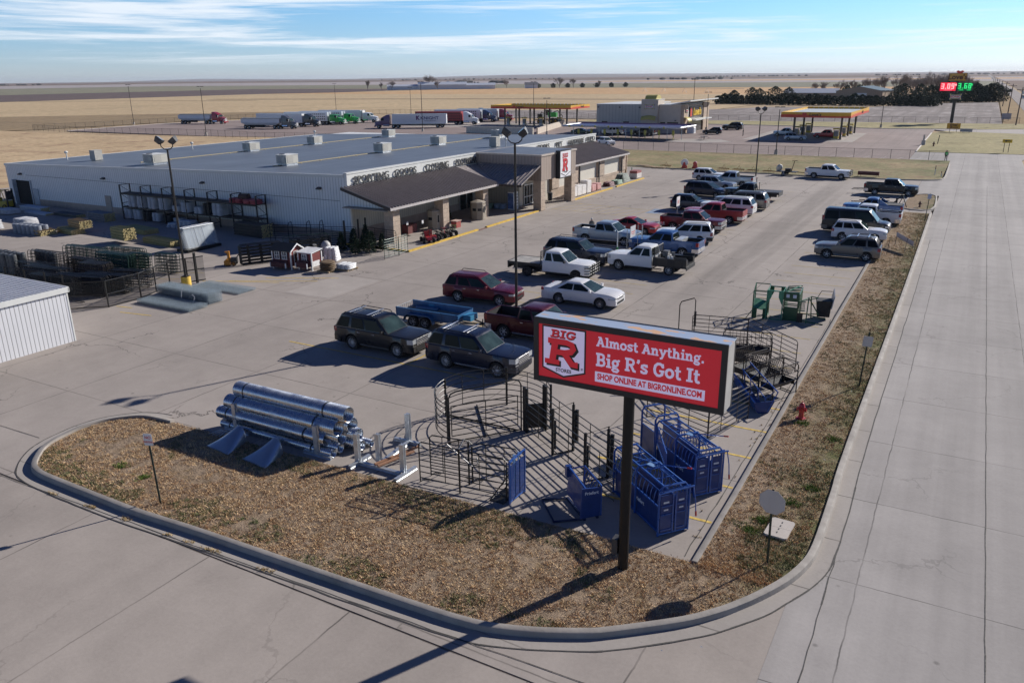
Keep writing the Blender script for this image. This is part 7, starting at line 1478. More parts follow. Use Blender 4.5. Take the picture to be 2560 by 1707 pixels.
for i, (x, y, s, l) in enumerate(((-43.75, 50.6, .95, 'slim yellowish fir tree at the front of the tree pen'), (-42.95, 51.4, 1.05, 'fullest cut fir tree at the front of the tree pen'), (-42.75, 52.9, 1.0, 'cut fir tree beside the pen gate below the porch column'), (-45.6, 51.0, 1.0, 'dark cut fir tree at the left of the tree pen'), (-45.0, 51.9, 1.05, 'dark cut fir tree in the second row left of the pen'), (-44.3, 52.3, .9, 'dark cut fir tree behind the slim one'), (-43.6, 52.6, 1.0, 'cut fir tree behind the fullest one'), (-44.9, 53.4, 1.1, 'cut fir tree at the back near the porch opening'))):
    t_ = thing('fir_tree', l, 'fir tree', (x, y, .08), ru(0, 6), 'cut fir trees for sale'); link('crown', fm[i % 3], t_).scale = (s, s, s); MB().cyl((0, 0, -.08), (0, 0, 1.65*s), .03, .012).build('trunk', trunkm, t_)
# porch merchandise
blm = M('blind_tan', (.30, .25, .19), .7, 0, .08, 3)
for x, y, w_, l, two in ((-44.35, 62.9, .55, 'tan octagonal hunting blind beside the middle porch column', 0), (-43.4, 69.5, .72, 'larger tan hunting blind with two side windows under the porch', 1)):
    t_ = thing('hunting_blind', l, 'hunting blind', (x, y, .12), R(0)); q = [(w_*1.08*cos(R(22.5+45*i)), w_*1.08*sin(R(22.5+45*i))) for i in range(8)]
    MB().loft([[(*p_, 0) for p_ in q], [(*p_, 1.72) for p_ in q]]).build('wall', blm, t_, 0); MB().loft([[(p_[0]*1.07, p_[1]*1.07, 1.72) for p_ in q], [(p_[0]*1.04, p_[1]*1.04, 1.8) for p_ in q], [(p_[0]*.15, p_[1]*.15, 2.0) for p_ in q]]).build('roof', M('blind_roof', (.36, .31, .25), .7), t_, 0)
    for a in ((-90, -45) if two else (-90,)): 
        c_ = Vector((cos(R(a)), sin(R(a)), 0))*w_*1.0; MB(TR((c_.x, c_.y, 1.05)) @ RO(R(a+90), 4, 'Z')).box(-.2, -.02, -.12, .2, .02, .14).build('window', dkglass, t_, 0)
    MB(TR((w_*1.0, 0, 1.0))).box(-.02, -.12, -.3, .02, .12, .35).build('door_window', dkglass, t_, 0); MB(TR((w_*1.0, .08, .55))).box(.0, -.3, -.5, .015, .28, 1.0).build('door', M('blind_roof', (.36, .31, .25), .7), t_, 0)
tag(MB().box(-45.6, 59.5, .12, -44.9, 60.9, .95).build('crate', M('crate_red', (.14, .035, .03), .7, 0, .2, 4), None, 0), 'dark red wooden crate in the porch shade behind the smaller hunting blind', 'crate'); 
cr2 = thing('planter_box', 'small red box table beside the middle porch column', 'box', (-42.9, 64.6, .12)); MB().box(-.3, -.4, .0, .3, .4, .62).build('box', M('crate_bright', (.34, .07, .055), .7), cr2, 0); MB().box(-.36, -.46, .62, .36, .46, .68).build('lid', M('crate_trim', (.5, .36, .3), .7), cr2, 0)
for x, y, l in ((-44.5, 58.9, 'left'), (-43.7, 60.2, 'right')):
    t_ = thing('stand_sign', 'small white notice on a thin black stand in the porch, %s one' % l, 'sign', (x, y, .12)); MB().cyl((0, 0, 0), (0, 0, 1.1), .02).build('post', pen, t_); MB().box(-.01, -.13, 1.0, .01, .13, 1.3).build('sign_plate', cwht, t_, 0); MB().box(-.2, -.2, 0, .2, .2, .03).build('foot', pen, t_, 0)
ft2 = thing('fir_tree', 'dark artificial tree in the deep shade of the porch beside the larger blind', 'fir tree', (-46.6, 68.3, .12)); link('crown', fm[1], ft2).scale = (1.15, 1.15, .95); MB().cyl((0, 0, 0), (0, 0, 1.5), .03).build('trunk', trunkm, ft2)
vm = thing('ice_freezer', 'white and blue vending freezer beside the store entrance', 'freezer', (-43.35, 77.0, .12)); MB().box(-.4, -.75, 0, .35, .3, 1.9).build('cabinet', cwht, vm, 0); MB().box(-.38, -.77, .1, .33, -.75, 1.8).build('printed_front', M('print_blue', (.10, .16, .34), .4, 0, .6, 2.2), vm, 0)
b = MB()
for i in range(5): b.box(.351, -.6, .2+i*.33, .36, .2, .38+i*.33)
b.build('label_panel', M('label_grey', (.3, .32, .36), .5), vm, 0)
for i, (x, y, mt, l) in enumerate(((-46.4, 76.2, M('sack_green', (.22, .32, .24), .6, 0, .2, 5), 'pale green sacks stacked left of the vending freezer'), (-44.9, 76.6, M('sack_blue', (.28, .38, .52), .6, 0, .2, 5), 'pale blue sacks stacked beside the vending freezer'))): sacks(l, x, y, 0, 4, 1.3, 1.0, .13, mt, .13, 2)
# mini bikes and go karts
def minibike(label, x, y, rz, col, kart=0):
    t_ = thing('go_kart' if kart else 'mini_bike', label, 'go kart' if kart else 'mini bike', (x, y, .0 if x > -40.5 else .12), rz)
    if kart:
        for xx in (-.5, .5):
            for s in (-1, 1): wheel(t_, xx, s*.45, .22, .18, 5, dgrey, s)
        b = MB(); b.tube([(-.6, -.35, .3), (.7, -.3, .3), (.8, 0, .35), (.7, .3, .3), (-.6, .35, .3)], .03, 6, True); b.tube([(-.5, -.35, .3), (-.35, -.3, 1.05), (-.35, .3, 1.05), (-.5, .35, .3)], .025); b.tube([(-.35, -.3, 1.05), (.55, -.3, .4)], .022); b.tube([(-.35, .3, 1.05), (.55, .3, .4)], .022); b.build('frame', black_p, t_)
        b = MB(); b.prism([(.35, -.3, .3), (.85, -.2, .3), (.85, .2, .3), (.35, .3, .3)], (-.05, 0, .25)); b.build('fairing', col, t_, 0); b = MB(); b.cbox((-.2, 0, .42), (.4, .4, .1)); b.cbox((-.4, 0, .65), (.1, .4, .5)); b.build('seat', col, t_, 0)
    else:
        for xx in (-.42, .42): wheel(t_, xx, 0, .24, .12, 6, dgrey, -1)
        b = MB(); b.tube([(-.42, 0, .26), (-.1, 0, .5), (.25, 0, .62), (.42, 0, .25)], .03); b.tube([(-.1, 0, .5), (-.55, 0, .6)], .03); b.tube([(.3, 0, .6), (.2, 0, .9)], .025); b.tube([(.16, -.3, .95), (.2, 0, .9), (.16, .3, .95)], .018); b.build('frame', col, t_); b = MB(); b.cbox((-.28, 0, .64), (.5, .18, .09)); b.build('seat', black_p, t_, 0); MB().cbox((0, 0, .34), (.28, .22, .24)).build('engine', dgrey, t_, 0)
mbr = M('bike_red', (.42, .02, .025), .35, 0, .1, 3, coat=.4); mbg = M('bike_green', (.08, .25, .07), .4, 0, .1, 3)
for x, y, rz, c_, k, l in ((-41.15, 57.3, -40, mbr, 1, 'red go kart at the near end of the row below the porch'), (-41.2, 58.0, -35, mbr, 1, 'second red go kart with tall red seat in the porch row'), (-41.1, 58.9, -30, dgrey, 0, 'black mini bike between the go karts and the green bike'), (-41.05, 59.6, -25, mbr, 0, 'red framed mini bike in the middle of the porch row'), (-41.0, 60.4, -20, dgrey, 0, 'dark mini bike next to the green one'), (-40.95, 61.2, -20, mbg, 0, 'green mini bike at the far end of the porch row')): minibike(l, x, y, R(rz), c_, k)
# white wrapped goods along the north walk
wrap = M('stretch_wrap', (.74, .71, .68), .4, 0, .1, 4, bump=.3); wrapr = M('red_printed_sack', (.55, .30, .28), .55, 0, .5, 5)
for y, h, mt, l in ((87.6, 1.25, wrap, 'white wrapped pallet load nearest the entrance tower on the walk'), (88.9, 1.3, wrap, 'second white wrapped pallet load from the entrance tower'), (90.2, 1.25, wrap, 'third white wrapped pallet load from the entrance tower'), (91.7, 1.6, wrap, 'tallest white wrapped pallet load on the walk'), (93.2, .9, wrapr, 'red and white sack pallet right of the tallest white load'), (94.8, .9, wrapr, 'second red and white sack pallet farther along the walk')):
    t_ = thing('wrapped_pallet', l, 'pallet goods', (-41.4, y, .12)); b = MB()
    def rr(s, z): return [(.52*s*max(-1, min(1, 1.5*cos(2*pi*j/16))), .58*s*max(-1, min(1, 1.5*sin(2*pi*j/16))), z) for j in range(16)]
    b.loft([rr(.97, .12)]+[rr(.97+.05*rnd.random(), .2+(h-.25)*i/7) for i in range(8)]+[rr(.85, h)]); b.build('wrapped_load', mt, t_, 50); o = link('pallet', pal, t_); o.scale = (.5, .85, 1)
sacks('dark red sacks piled on the walk before the stone pier', -41.5, 99.3, 0, 4, 1.2, 1.9, .13, M('sack_dark_red', (.16, .06, .07), .6, 0, .4, 5), .13, 2, taper=.2); sacks('pale green sacks piled next to the dark red ones', -41.3, 101.6, 0, 4, 1.2, 1.9, .13, M('sack_green', (.22, .32, .24), .6, 0, .2, 5), .13, 2, taper=.15); sacks('high heap of grey green sacks near the end of the walk', -41.6, 104.3, 0, 9, 1.6, 3.0, .13, M('sack_grey_green', (.20, .23, .20), .6, 0, .35, 5), .12, 3, taper=.45)
t_ = thing('boxed_pallet', 'red and white boxes stacked on a pallet at the far end of the walk', 'boxes', (-41.3, 108.6, .12)); MB().box(-.6, -.9, .12, .55, .9, .75).build('lower_boxes', M('box_white', (.6, .56, .53), .6, 0, .25, 6), t_, 0); MB().box(-.58, -.88, .75, .53, .88, 1.1).build('upper_boxes', M('box_red', (.30, .10, .09), .6, 0, .3, 6), t_, 0)
tag(MB().cyl((-42.6, 110.4, 0), (-42.6, 110.4, 1.4), .06).build('bollard', M('sleeve_green', (.02, .16, .06), .5), None), 'thin green bollard at the far corner of the store', 'bollard'); t_ = thing('litter_bin', 'black litter bin in the arch under the entrance tower', 'bin', (-42.6, 84.3, .12)); MB().lathe([(.25, 0), (.3, .8), (.28, .82)], n=14).build('bin', black_p, t_, 50); MB().lathe([(.31, .8), (.31, .9), (.1, 1.0)], n=14).build('lid', dgrey, t_, 50)
# forklift, drums and bags at the far yard
fk = thing('forklift', 'yellow forklift with dark mast beside the loading door', 'forklift', (-97.6, 52.0, 0), R(15)); ym = M('machine_yellow', (.38, .28, .03), .5, 0, .2, 3)
b = MB(); b.box(-1.1, -.55, .3, .9, .55, .95); b.box(-1.2, -.5, .6, -.6, .5, 1.25); b.build('body', ym, fk, 0); b = MB(); b.box(.95, -.5, .15, 1.1, -.38, 2.3); b.box(.95, .38, .15, 1.1, .5, 2.3); b.box(.98, -.4, 1.1, 1.04, .4, 2.1); b.build('mast', black_p, fk, 0)
b = MB(); b.tube([(-.9, -.5, 1.2), (-.6, -.5, 2.15), (.5, -.5, 2.15), (.8, -.5, .95)], .04); b.tube([(-.9, .5, 1.2), (-.6, .5, 2.15), (.5, .5, 2.15), (.8, .5, .95)], .04); b.tube([(-.6, -.5, 2.15), (-.6, .5, 2.15)], .04); b.tube([(.5, -.5, 2.15), (.5, .5, 2.15)], .04); b.build('overhead_guard', ym, fk); b = MB(); b.box(1.1, -.4, .12, 2.2, -.28, .18); b.box(1.1, .28, .12, 2.2, .4, .18); b.build('forks', black_p, fk, 0)
for xx in (-.7, .6):
    for s in (-1, 1): wheel(fk, xx, s*.5, .3, .22, 5, ym, s)
for x, y, n, mt, l in ((-92.6, 52.6, 5, M('pvc_pipes', (.42, .45, .5), .5, 0, .1, 3), 'pale plastic pipes bundled in a low rack by the loading door'), (-90.2, 51.6, 2, M('pvc_pipes', (.42, .45, .5), .5, 0, .1, 3), 'white pipe bundle lying right of the low rack'), (-85.5, 52.2, 3, dgrey, 'dark pipe bundle on the ground before the tan door')): posts(l, x, y, R(-3), 4.5, n, 9, .06, mt)
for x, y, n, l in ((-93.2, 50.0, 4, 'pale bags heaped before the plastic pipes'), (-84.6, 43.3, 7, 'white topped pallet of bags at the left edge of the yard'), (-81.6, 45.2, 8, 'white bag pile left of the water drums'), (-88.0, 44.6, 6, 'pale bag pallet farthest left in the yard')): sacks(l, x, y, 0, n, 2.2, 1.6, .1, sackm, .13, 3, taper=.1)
dr = M('drum_grey', (.20, .22, .26), .5, 0, .25, 4); b = MB(); b.lathe([(.28, 0), (.3, .05), (.3, .85), (.28, .9), (.001, .9)], n=12); dm = b.mesh('drum', dr, 40)
for i in range(12): o = link('drum', dm); o.location = (-80.6+.66*(i % 6), 43.6+.66*(i//6)+.05*(i % 6), 0); tag(o, 'grey blue drum standing in the shaded rows left of the tan posts', 'drum', 'grey blue drums in the yard')
for x, y, l in ((-86.6, 42.0, 'left'), (-83.6, 41.6, 'right')):
    t_ = thing('implement', 'black implement with bright bars at the left of the yard, %s one' % l, 'farm implement', (x, y, 0)); b = MB()
    for i in range(9): a = ru(-.5, .5); b.tube([(-1+i*.25, -.6+a*.2, 0), (-1+i*.22, .2*a, .9+.4*rnd.random()), (-.9+i*.25, .6, .1)], .04, 5)
    b.tube([(-1.2, 0, .9), (1.3, 0, .95)], .05); b.build('frame', gblk, t_); b = MB(); b.cbox((.2, 0, 1.2), (1.3, .7, .1), .2); b.build('top_plate', M('pale_sheet', (.66, .68, .70), .4, .3), t_, 0)
# people
def person(label, x, y, rz, coat, legs, hair, hold=0, z=0, vest=None, h=1.74):
    t_ = thing('person', label, 'person', (x, y, z), rz); s = h/1.74
    J = {'pel': (0, 0, .96, .15), 'sp': (0, 0, 1.2, .15), 'ch': (.01, 0, 1.38, .165), 'nk': (0, 0, 1.51, .055), 'hd': (.02, 0, 1.64, .095), 'tp': (.01, 0, 1.7, .075)}
    for sd, n in ((1, 'l'), (-1, 'r')):
        J[n+'hip'] = (0, sd*.1, .9, .1); J[n+'kn'] = (.05*sd, sd*.11, .5, .065); J[n+'an'] = (-.02+.06*sd, sd*.12, .09, .045); J[n+'to'] = (.14+.06*sd, sd*.13, .04, .04)
        J[n+'sh'] = (0, sd*.19, 1.42, .065); J[n+'el'] = (-.03+.1*hold, sd*.25, 1.14, .048); J[n+'wr'] = (.06+.2*hold, sd*.23, .92+.12*hold, .036); J[n+'ha'] = (.1+.22*hold, sd*.22, .84+.14*hold, .038)
    K = list(J); E_ = [('pel', 'sp'), ('sp', 'ch'), ('ch', 'nk'), ('nk', 'hd'), ('hd', 'tp')]+[e for n in 'lr' for e in (('pel', n+'hip'), (n+'hip', n+'kn'), (n+'kn', n+'an'), (n+'an', n+'to'), ('ch', n+'sh'), (n+'sh', n+'el'), (n+'el', n+'wr'), (n+'wr', n+'ha'))]
    me = bpy.data.meshes.new('body'); me.from_pydata([tuple(c*s for c in J[k][:3]) for k in K], [(K.index(a), K.index(c)) for a, c in E_], []); o = bpy.data.objects.new('tmp', me); C.objects.link(o)
    m_ = o.modifiers.new('s', 'SKIN'); sv_ = me.skin_vertices[0].data
    for i, k in enumerate(K): sv_[i].radius = (J[k][3]*s, J[k][3]*s)
    sv_[0].use_root = True; o.modifiers.new('u', 'SUBSURF').levels = 1
    dg = bpy.context.evaluated_depsgraph_get(); dg.update(); nm = bpy.data.meshes.new_from_object(o.evaluated_get(dg)); bpy.data.objects.remove(o)
    for mm in (coat, legs, M('skin', (.42, .25, .18), .6), M('shoe_dark', (.03, .025, .02), .7)): nm.materials.append(mm)
    for p_ in nm.polygons:
        z_ = p_.center.z/s; p_.use_smooth = True; p_.material_index = 3 if z_ < .1 else 1 if z_ < .93 and abs(p_.center.y) < .2*s else 2 if z_ > 1.5 or (abs(p_.center.y) > .19*s and z_ < .92+.12*hold) else 0
    bo = link('body', nm, t_); b = MB(Matrix.Diagonal((s, s, s, 1))); b.lathe([(.001, 1.765), (.06, 1.75), (.1, 1.69), (.108, 1.64), (.10, 1.62)], (-.005, 0, 0), 12); b.build('hair', hair, t_, 60)
    if vest: b = MB(Matrix.Diagonal((s, s, s, 1))); b.loft([[(.19*cos(a), .2*sin(a), z_) for a in [2*pi*j/14 for j in range(14)]] for z_ in (.98, 1.2, 1.42)], True, False); b.build('vest', vest, t_, 60); b = MB(Matrix.Diagonal((s, s, s, 1))); b.lathe([(.193, 1.08), (.207, 1.1), (.207, 1.15), (.193, 1.17)], n=14); b.build('reflective_band', M('pale_band', (.7, .7, .6), .4), t_, 60)
    return t_
jn = M('jeans', (.04, .055, .09), .9); gc = M('grey_coat', (.12, .11, .10), .9); wh_h = M('white_hair', (.6, .56, .52), .9)
person('white haired person in a grey coat standing behind the bed of the silver pickup', -29.3, 66.4, R(-40), gc, jn, wh_h); person('white haired person bending by the cab of the silver pickup', -27.0, 66.6, R(160), M('tan_coat', (.3, .25, .2), .9), jn, wh_h, 0, 0, None, 1.68)
person('person in dark clothes walking across the truck stop forecourt', -48.4, 197.5, R(200), M('dark_coat', (.025, .025, .03), .9), M('dark_trousers', (.03, .03, .035), .9), M('dark_hair', (.02, .015, .01), .9)); person('person in a green hi vis vest and dark trousers standing at the fence end', -3.75, 151.6, R(-80), M('dark_coat', (.025, .025, .03), .9), M('dark_trousers', (.03, .03, .035), .9), M('dark_cap', (.03, .06, .05), .9), .3, .06, M('hivis_green', (.10, .55, .12), .6))
# implements along the north kerb
for i, (x, y, l) in enumerate(((-39.3, 124.6, 'large red hose reel with a pale drum at the edge of the far turf'), (-37.7, 124.9, 'smaller red hose reel right of the pale drummed one'))):
    t_ = thing('hose_reel', l, 'hose reel', (x, y, .05), R(10)); b = MB()
    for s in (-1, 1): b.prism([(-.45, s*.3, 0), (.45, s*.3, 0), (.1, s*.3, .95), (-.1, s*.3, .95)], (0, .05, 0))
    b.build('stand', mbr, t_, 0); MB(TR((0, 0, .85 if i == 0 else .75)) @ RO(R(90), 4, 'X')).lathe([(.1, -.26), (.56 if i == 0 else .3, -.25), (.56 if i == 0 else .3, -.2), (.3, -.18), (.3, .2), (.56 if i == 0 else .3, .22), (.1, .26)], n=16).build('drum', cwht if i == 0 else mbr, t_)
orr = M('implement_orange', (.30, .17, .06), .7, 0, .3, 4)
for i, (x, y, l) in enumerate(((-33.0, 124.4, 'low rusty orange tine harrow on the far kerb'), (-30.6, 124.0, 'orange drag implement with upright mast on the far kerb'), (-28.4, 123.8, 'flat ochre blade implement beside the lamp post'), (-26.0, 123.6, 'ochre scraper lying behind the cement mixer trailer'), (-42.4, 124.9, 'orange post driver standing by the concrete slabs'))):
    t_ = thing('implement', l, 'farm implement', (x, y, .05), R(-5)); b = MB(); b.tube([(-.9, -.3, .25), (.9, -.3, .25), (.9, .3, .25), (-.9, .3, .25)], .04, 6, True)
    for k in range(7): b.tube([(-.8+k*.27, -.3, .25), (-.75+k*.27, -.45, .02)], .025, 5)
    b.tube([(-.3, 0, .25), (0, .1, .8), (.3, 0, .25)], .035); b.build('frame', orr, t_)
bx_ = thing('box_blade', 'long dark red box blade at the turf edge right of the white pickup', 'farm implement', (-12.4, 124.0, .05), R(-4)); MB().box(-1.4, -.2, .25, 1.4, .2, .75).build('box', M('blade_red', (.09, .02, .02), .6), bx_, 0)
for x in (-1.2, 1.2): MB().tube([(x-.2, -.2, 0), (x, 0, .5), (x+.2, .2, 0)], .03).build('leg', orr, bx_)
for i, (x, y, rz, l) in enumerate(((-46.5, 125.4, 8, 'left'), (-44.6, 123.8, -5, 'middle'), (-42.9, 123.3, 4, 'right'))): o = link('pallet', pal); o.location = (x, y, .05); o.rotation_euler = (0, 0, R(rz)); tag(o, 'weathered pallet lying by the far turf, %s one of three' % ['leftmost', 'middle', 'rightmost'][i], 'pallet')
for x, y, h, l, c_ in ((-4.3, 130.2, 1.3, 'white and brown marker post on the far turf corner', trim_w), (-3.4, 127.9, .8, 'short grey marker post on the far turf corner', steel)): t_ = thing('marker_post', l, 'post', (x, y, .05)); MB().cyl((0, 0, 0), (0, 0, h*.6), .06).build('post', c_, t_); MB().cyl((0, 0, h*.6), (0, 0, h), .05).build('cap', M('hydrant_dull', (.12, .05, .04), .6), t_)
# ================================================================ TRUCK STOP
stucco = M('stucco_cream', (.50, .43, .36), .85, 0, .08, .8); shade_panel = ribbed('grey_wall_panel', (.42, .40, .37), 'XY', .9, .6, 0, .03, .2, .06, .5); tanst = M('tan_stone', (.42, .32, .24), .9, 0, .25, 1.5)  # cream stucco, plain grey ribbed panels and tan stone of the shop
lvy = M('canopy_yellow', (.72, .40, .03), .45, 0, .04, 1); lvr = M('canopy_red', (.60, .045, .02), .45, 0, .05, 1); lvo = M('canopy_orange', (.70, .17, .02), .45, 0, .05, 1)
shop = thing('truck_stop_shop', 'cream and grey truck stop shop with drive in tower and slanted white front roof', 'building', (-76, 211, 0)); I8 = TR((76, -211, 0))
def HB(): return MB(I8.copy())
HB().box(-87.5, 200, 0, -74.9, 222, 6.9).build('wall', shade_panel, shop, 0); HB().box(-70.5, 200.05, 0, -64.8, 222, 6.85).build('wall', stucco, shop, 0); HB().box(-74.9, 200.5, 0, -70.5, 221.9, 6.7).build('wall', shade_panel, shop, 0)
HB().box(-74.9, 199.2, 0, -70.5, 204, 8.15).build('tower', stucco, shop, 0)
b = HB(); b.loft([[(x, 201.6+1.9*cos(a), 8.15+1.15*sin(a)) for a in [pi*j/10 for j in range(11)]] for x in (-74.2, -71.2)], True); b.build('barrel_roof', ribbed('barrel_yellow', (.55, .46, .12), 0, .4, .5), shop, 60)
b = HB(); b.box(-87.6, 199.95, 6.9, -74.9, 222.1, 7.05); b.box(-70.5, 200, 6.85, -64.7, 222.1, 7.0); b.box(-75, 199.1, 8.15, -70.4, 204.1, 8.22); b.build('coping', trim_w, shop, 0)
b = HB(); b.prism([(-67.5, 199.2, 6.75), (-62.2, 199.2, 7.75), (-62.2, 224, 7.75), (-67.5, 224, 6.75)], (0, 0, .28)); b.build('front_roof', trim_w, shop, 0)
HB().box(-64.8, 200.2, 0, -64.0, 203.5, 6.9).box(-64.8, 217, 0, -64, 221.9, 6.9).build('front_pier', tanst, shop, 0); HB().box(-64.8, 203.5, 0, -64.3, 217, 6.8).build('front_wall', dkglass, shop, 0)
b = HB(); b.box(-64.2, 204, 3.0, -62.0, 218, 3.25); b.box(-64.3, 203.4, 3.2, -64.1, 204.2, 6.6); b.build('entrance_canopy', trim_w, shop, 0)
HB().box(-64.28, 205, 3.6, -64.0, 216, 6.3).build('fascia_sign', M('sign_panel_dark', (.05, .03, .03), .4), shop, 0); txt('Love\u2019s', 2.6, M('sign_yellow', (.75, .50, .04), .4), I8 @ frame((-63.99, 211, 4.9), (0, 1, 0), (1, 0, 0)), shop, 'lettering', .15, .03); HB().box(-64.0, 205.3, 3.9, -63.95, 206.6, 6.0).build('sign_heart', lvr, shop, 0)
son_y = M('bowtie_yellow', (.70, .58, .12), .4); son_b = M('bowtie_blue', (.03, .07, .25), .4); son_r = M('bowtie_red', (.55, .03, .03), .4)
def bowtie(parent, mat4, w_, h):
    P = lambda k: [(-w_/2*k, -h/2*k), (-w_*.12, -h*.34*k), (w_*.12, -h*.34*k), (w_/2*k, -h/2*k), (w_*.42*k, 0), (w_/2*k, h/2*k), (w_*.12, h*.34*k), (-w_*.12, h*.34*k), (-w_/2*k, h/2*k), (-w_*.42*k, 0)]
    for k, z0, z1, mm in ((1, 0, .1, son_b), (.92, .1, .13, son_y), (.74, .13, .16, son_b)): MB(mat4).flat(P(k), z0, z1).build('sign_panel', mm, parent, 0)
    MB(mat4).flat([(-w_*.40, -h*.2), (w_*.40, -h*.2), (w_*.40, h*.2), (-w_*.40, h*.2)], .16, .18).build('sign_band', M('bowtie_white', (.7, .68, .66), .4), parent, 0); txt('SONIC', h*.40, son_r, mat4 @ TR((0, 0, .185)), parent, 'lettering', .02, .03, 1.25)
bowtie(shop, I8 @ frame((-72.7, 199.19, 6.45), (1, 0, 0), (0, -1, 0)), 2.7, 1.3); bowtie(shop, I8 @ frame((-63.98, 201.9, 5.4), (0, 1, 0), (1, 0, 0)), 1.6, 1.0)
b = HB(); b.loft([[(x, 199.1-.7*0-.0-1.0*sin(a), 3.2+1.0*cos(a)+.2*cos((x+72.7)*1.1)) for a in [pi*.5*j/6 for j in range(7)]] for x in (-74.6, -73.7, -72.7, -71.7, -70.8)], False); b.build('awning', ribbed('awning_yellow', (.50, .42, .12), 0, .35, .5), shop, 60)
b = HB(); b.loft([[(-64.0+1.2*sin(a), y, 2.9+1.0*cos(a)) for a in [pi*.5*j/6 for j in range(7)]] for y in (200.4, 203.2)], False); b.build('awning', ribbed('awning_yellow2', (.55, .46, .12), 1, .35, .5), shop, 60)
for x0, x1 in ((-86, -84.4), (-80, -78.4), (-70, -68.7), (-68.2, -65.3)): HB().box(x0, 199.97-(.0 if x0 < -75 else -.05), 2.2, x1, 200.06, 2.7).build('window', dkglass, shop, 0)
for x in (-87, -81, -75.6, -66): HB().box(x-.15, 199.6, 6.1 if x < -75 else 3.0, x+.15, 200, 6.35 if x < -75 else 3.25).build('wall_light', dgrey, shop, 0)
# drive in stall canopy
dc = thing('drive_in_canopy', 'long low drive in stall canopy with silver tube fascia on thin posts', 'canopy', (-71.5, 182, 0)); I9 = TR((71.5, -182, 0))
MB(I9.copy()).box(-86, 177.6, 2.72, -57.5, 187.2, 2.86).build('roof', M('stall_roof_blue', (.05, .06, .16), .45, 0, .1, 1), dc, 0)
b = MB(I9.copy()); b.cyl((-86.3, 177.3, 2.8), (-57.4, 177.3, 2.8), .22, n=10); b.cyl((-57.4, 177.3, 2.8), (-56.6, 186, 2.85), .22, n=10); b.cyl((-86.3, 177.3, 2.8), (-86.3, 187.3, 2.8), .2, n=10); b.build('tube_fascia', M('fascia_silver', (.55, .55, .58), .35, .4), dc, 60)
b = MB(I9.copy()); b.box(-86, 187.3, 2.95, -57.3, 187.5, 3.12); b.box(-86, 187.0, 2.86, -57.5, 187.3, 3.0); b.build('rear_fascia', M('stall_purple', (.14, .06, .16), .45), dc, 0)
for i in range(9):
    x = -84.5+i*3.35; MB(I9.copy()).cyl((x, 179.5, 0), (x, 179.5, 2.75), .07, n=8).build('post', steel, dc)
    if i < 8:
        MB(I9.copy()).box(x+1.5, 179.1, 0, x+1.62, 179.3, 1.3).box(x+1.3, 179, 1.0, x+1.8, 179.25, 2.1).build('menu_board', M('menu_yellow', (.42, .38, .06), .5, 0, .4, 8), dc, 0); MB(I9.copy()).box(x-.15, 176.95, 2.55, x+.15, 177.5, 3.0).build('fascia_bracket', M('menu_yellow', (.42, .38, .06), .5), dc, 0)
    if i < 7: MB(I9.copy()).box(x+1, 187.51, 2.9, x+2, 187.56, 3.1).build('clip_sign', wht_s, dc, 0)
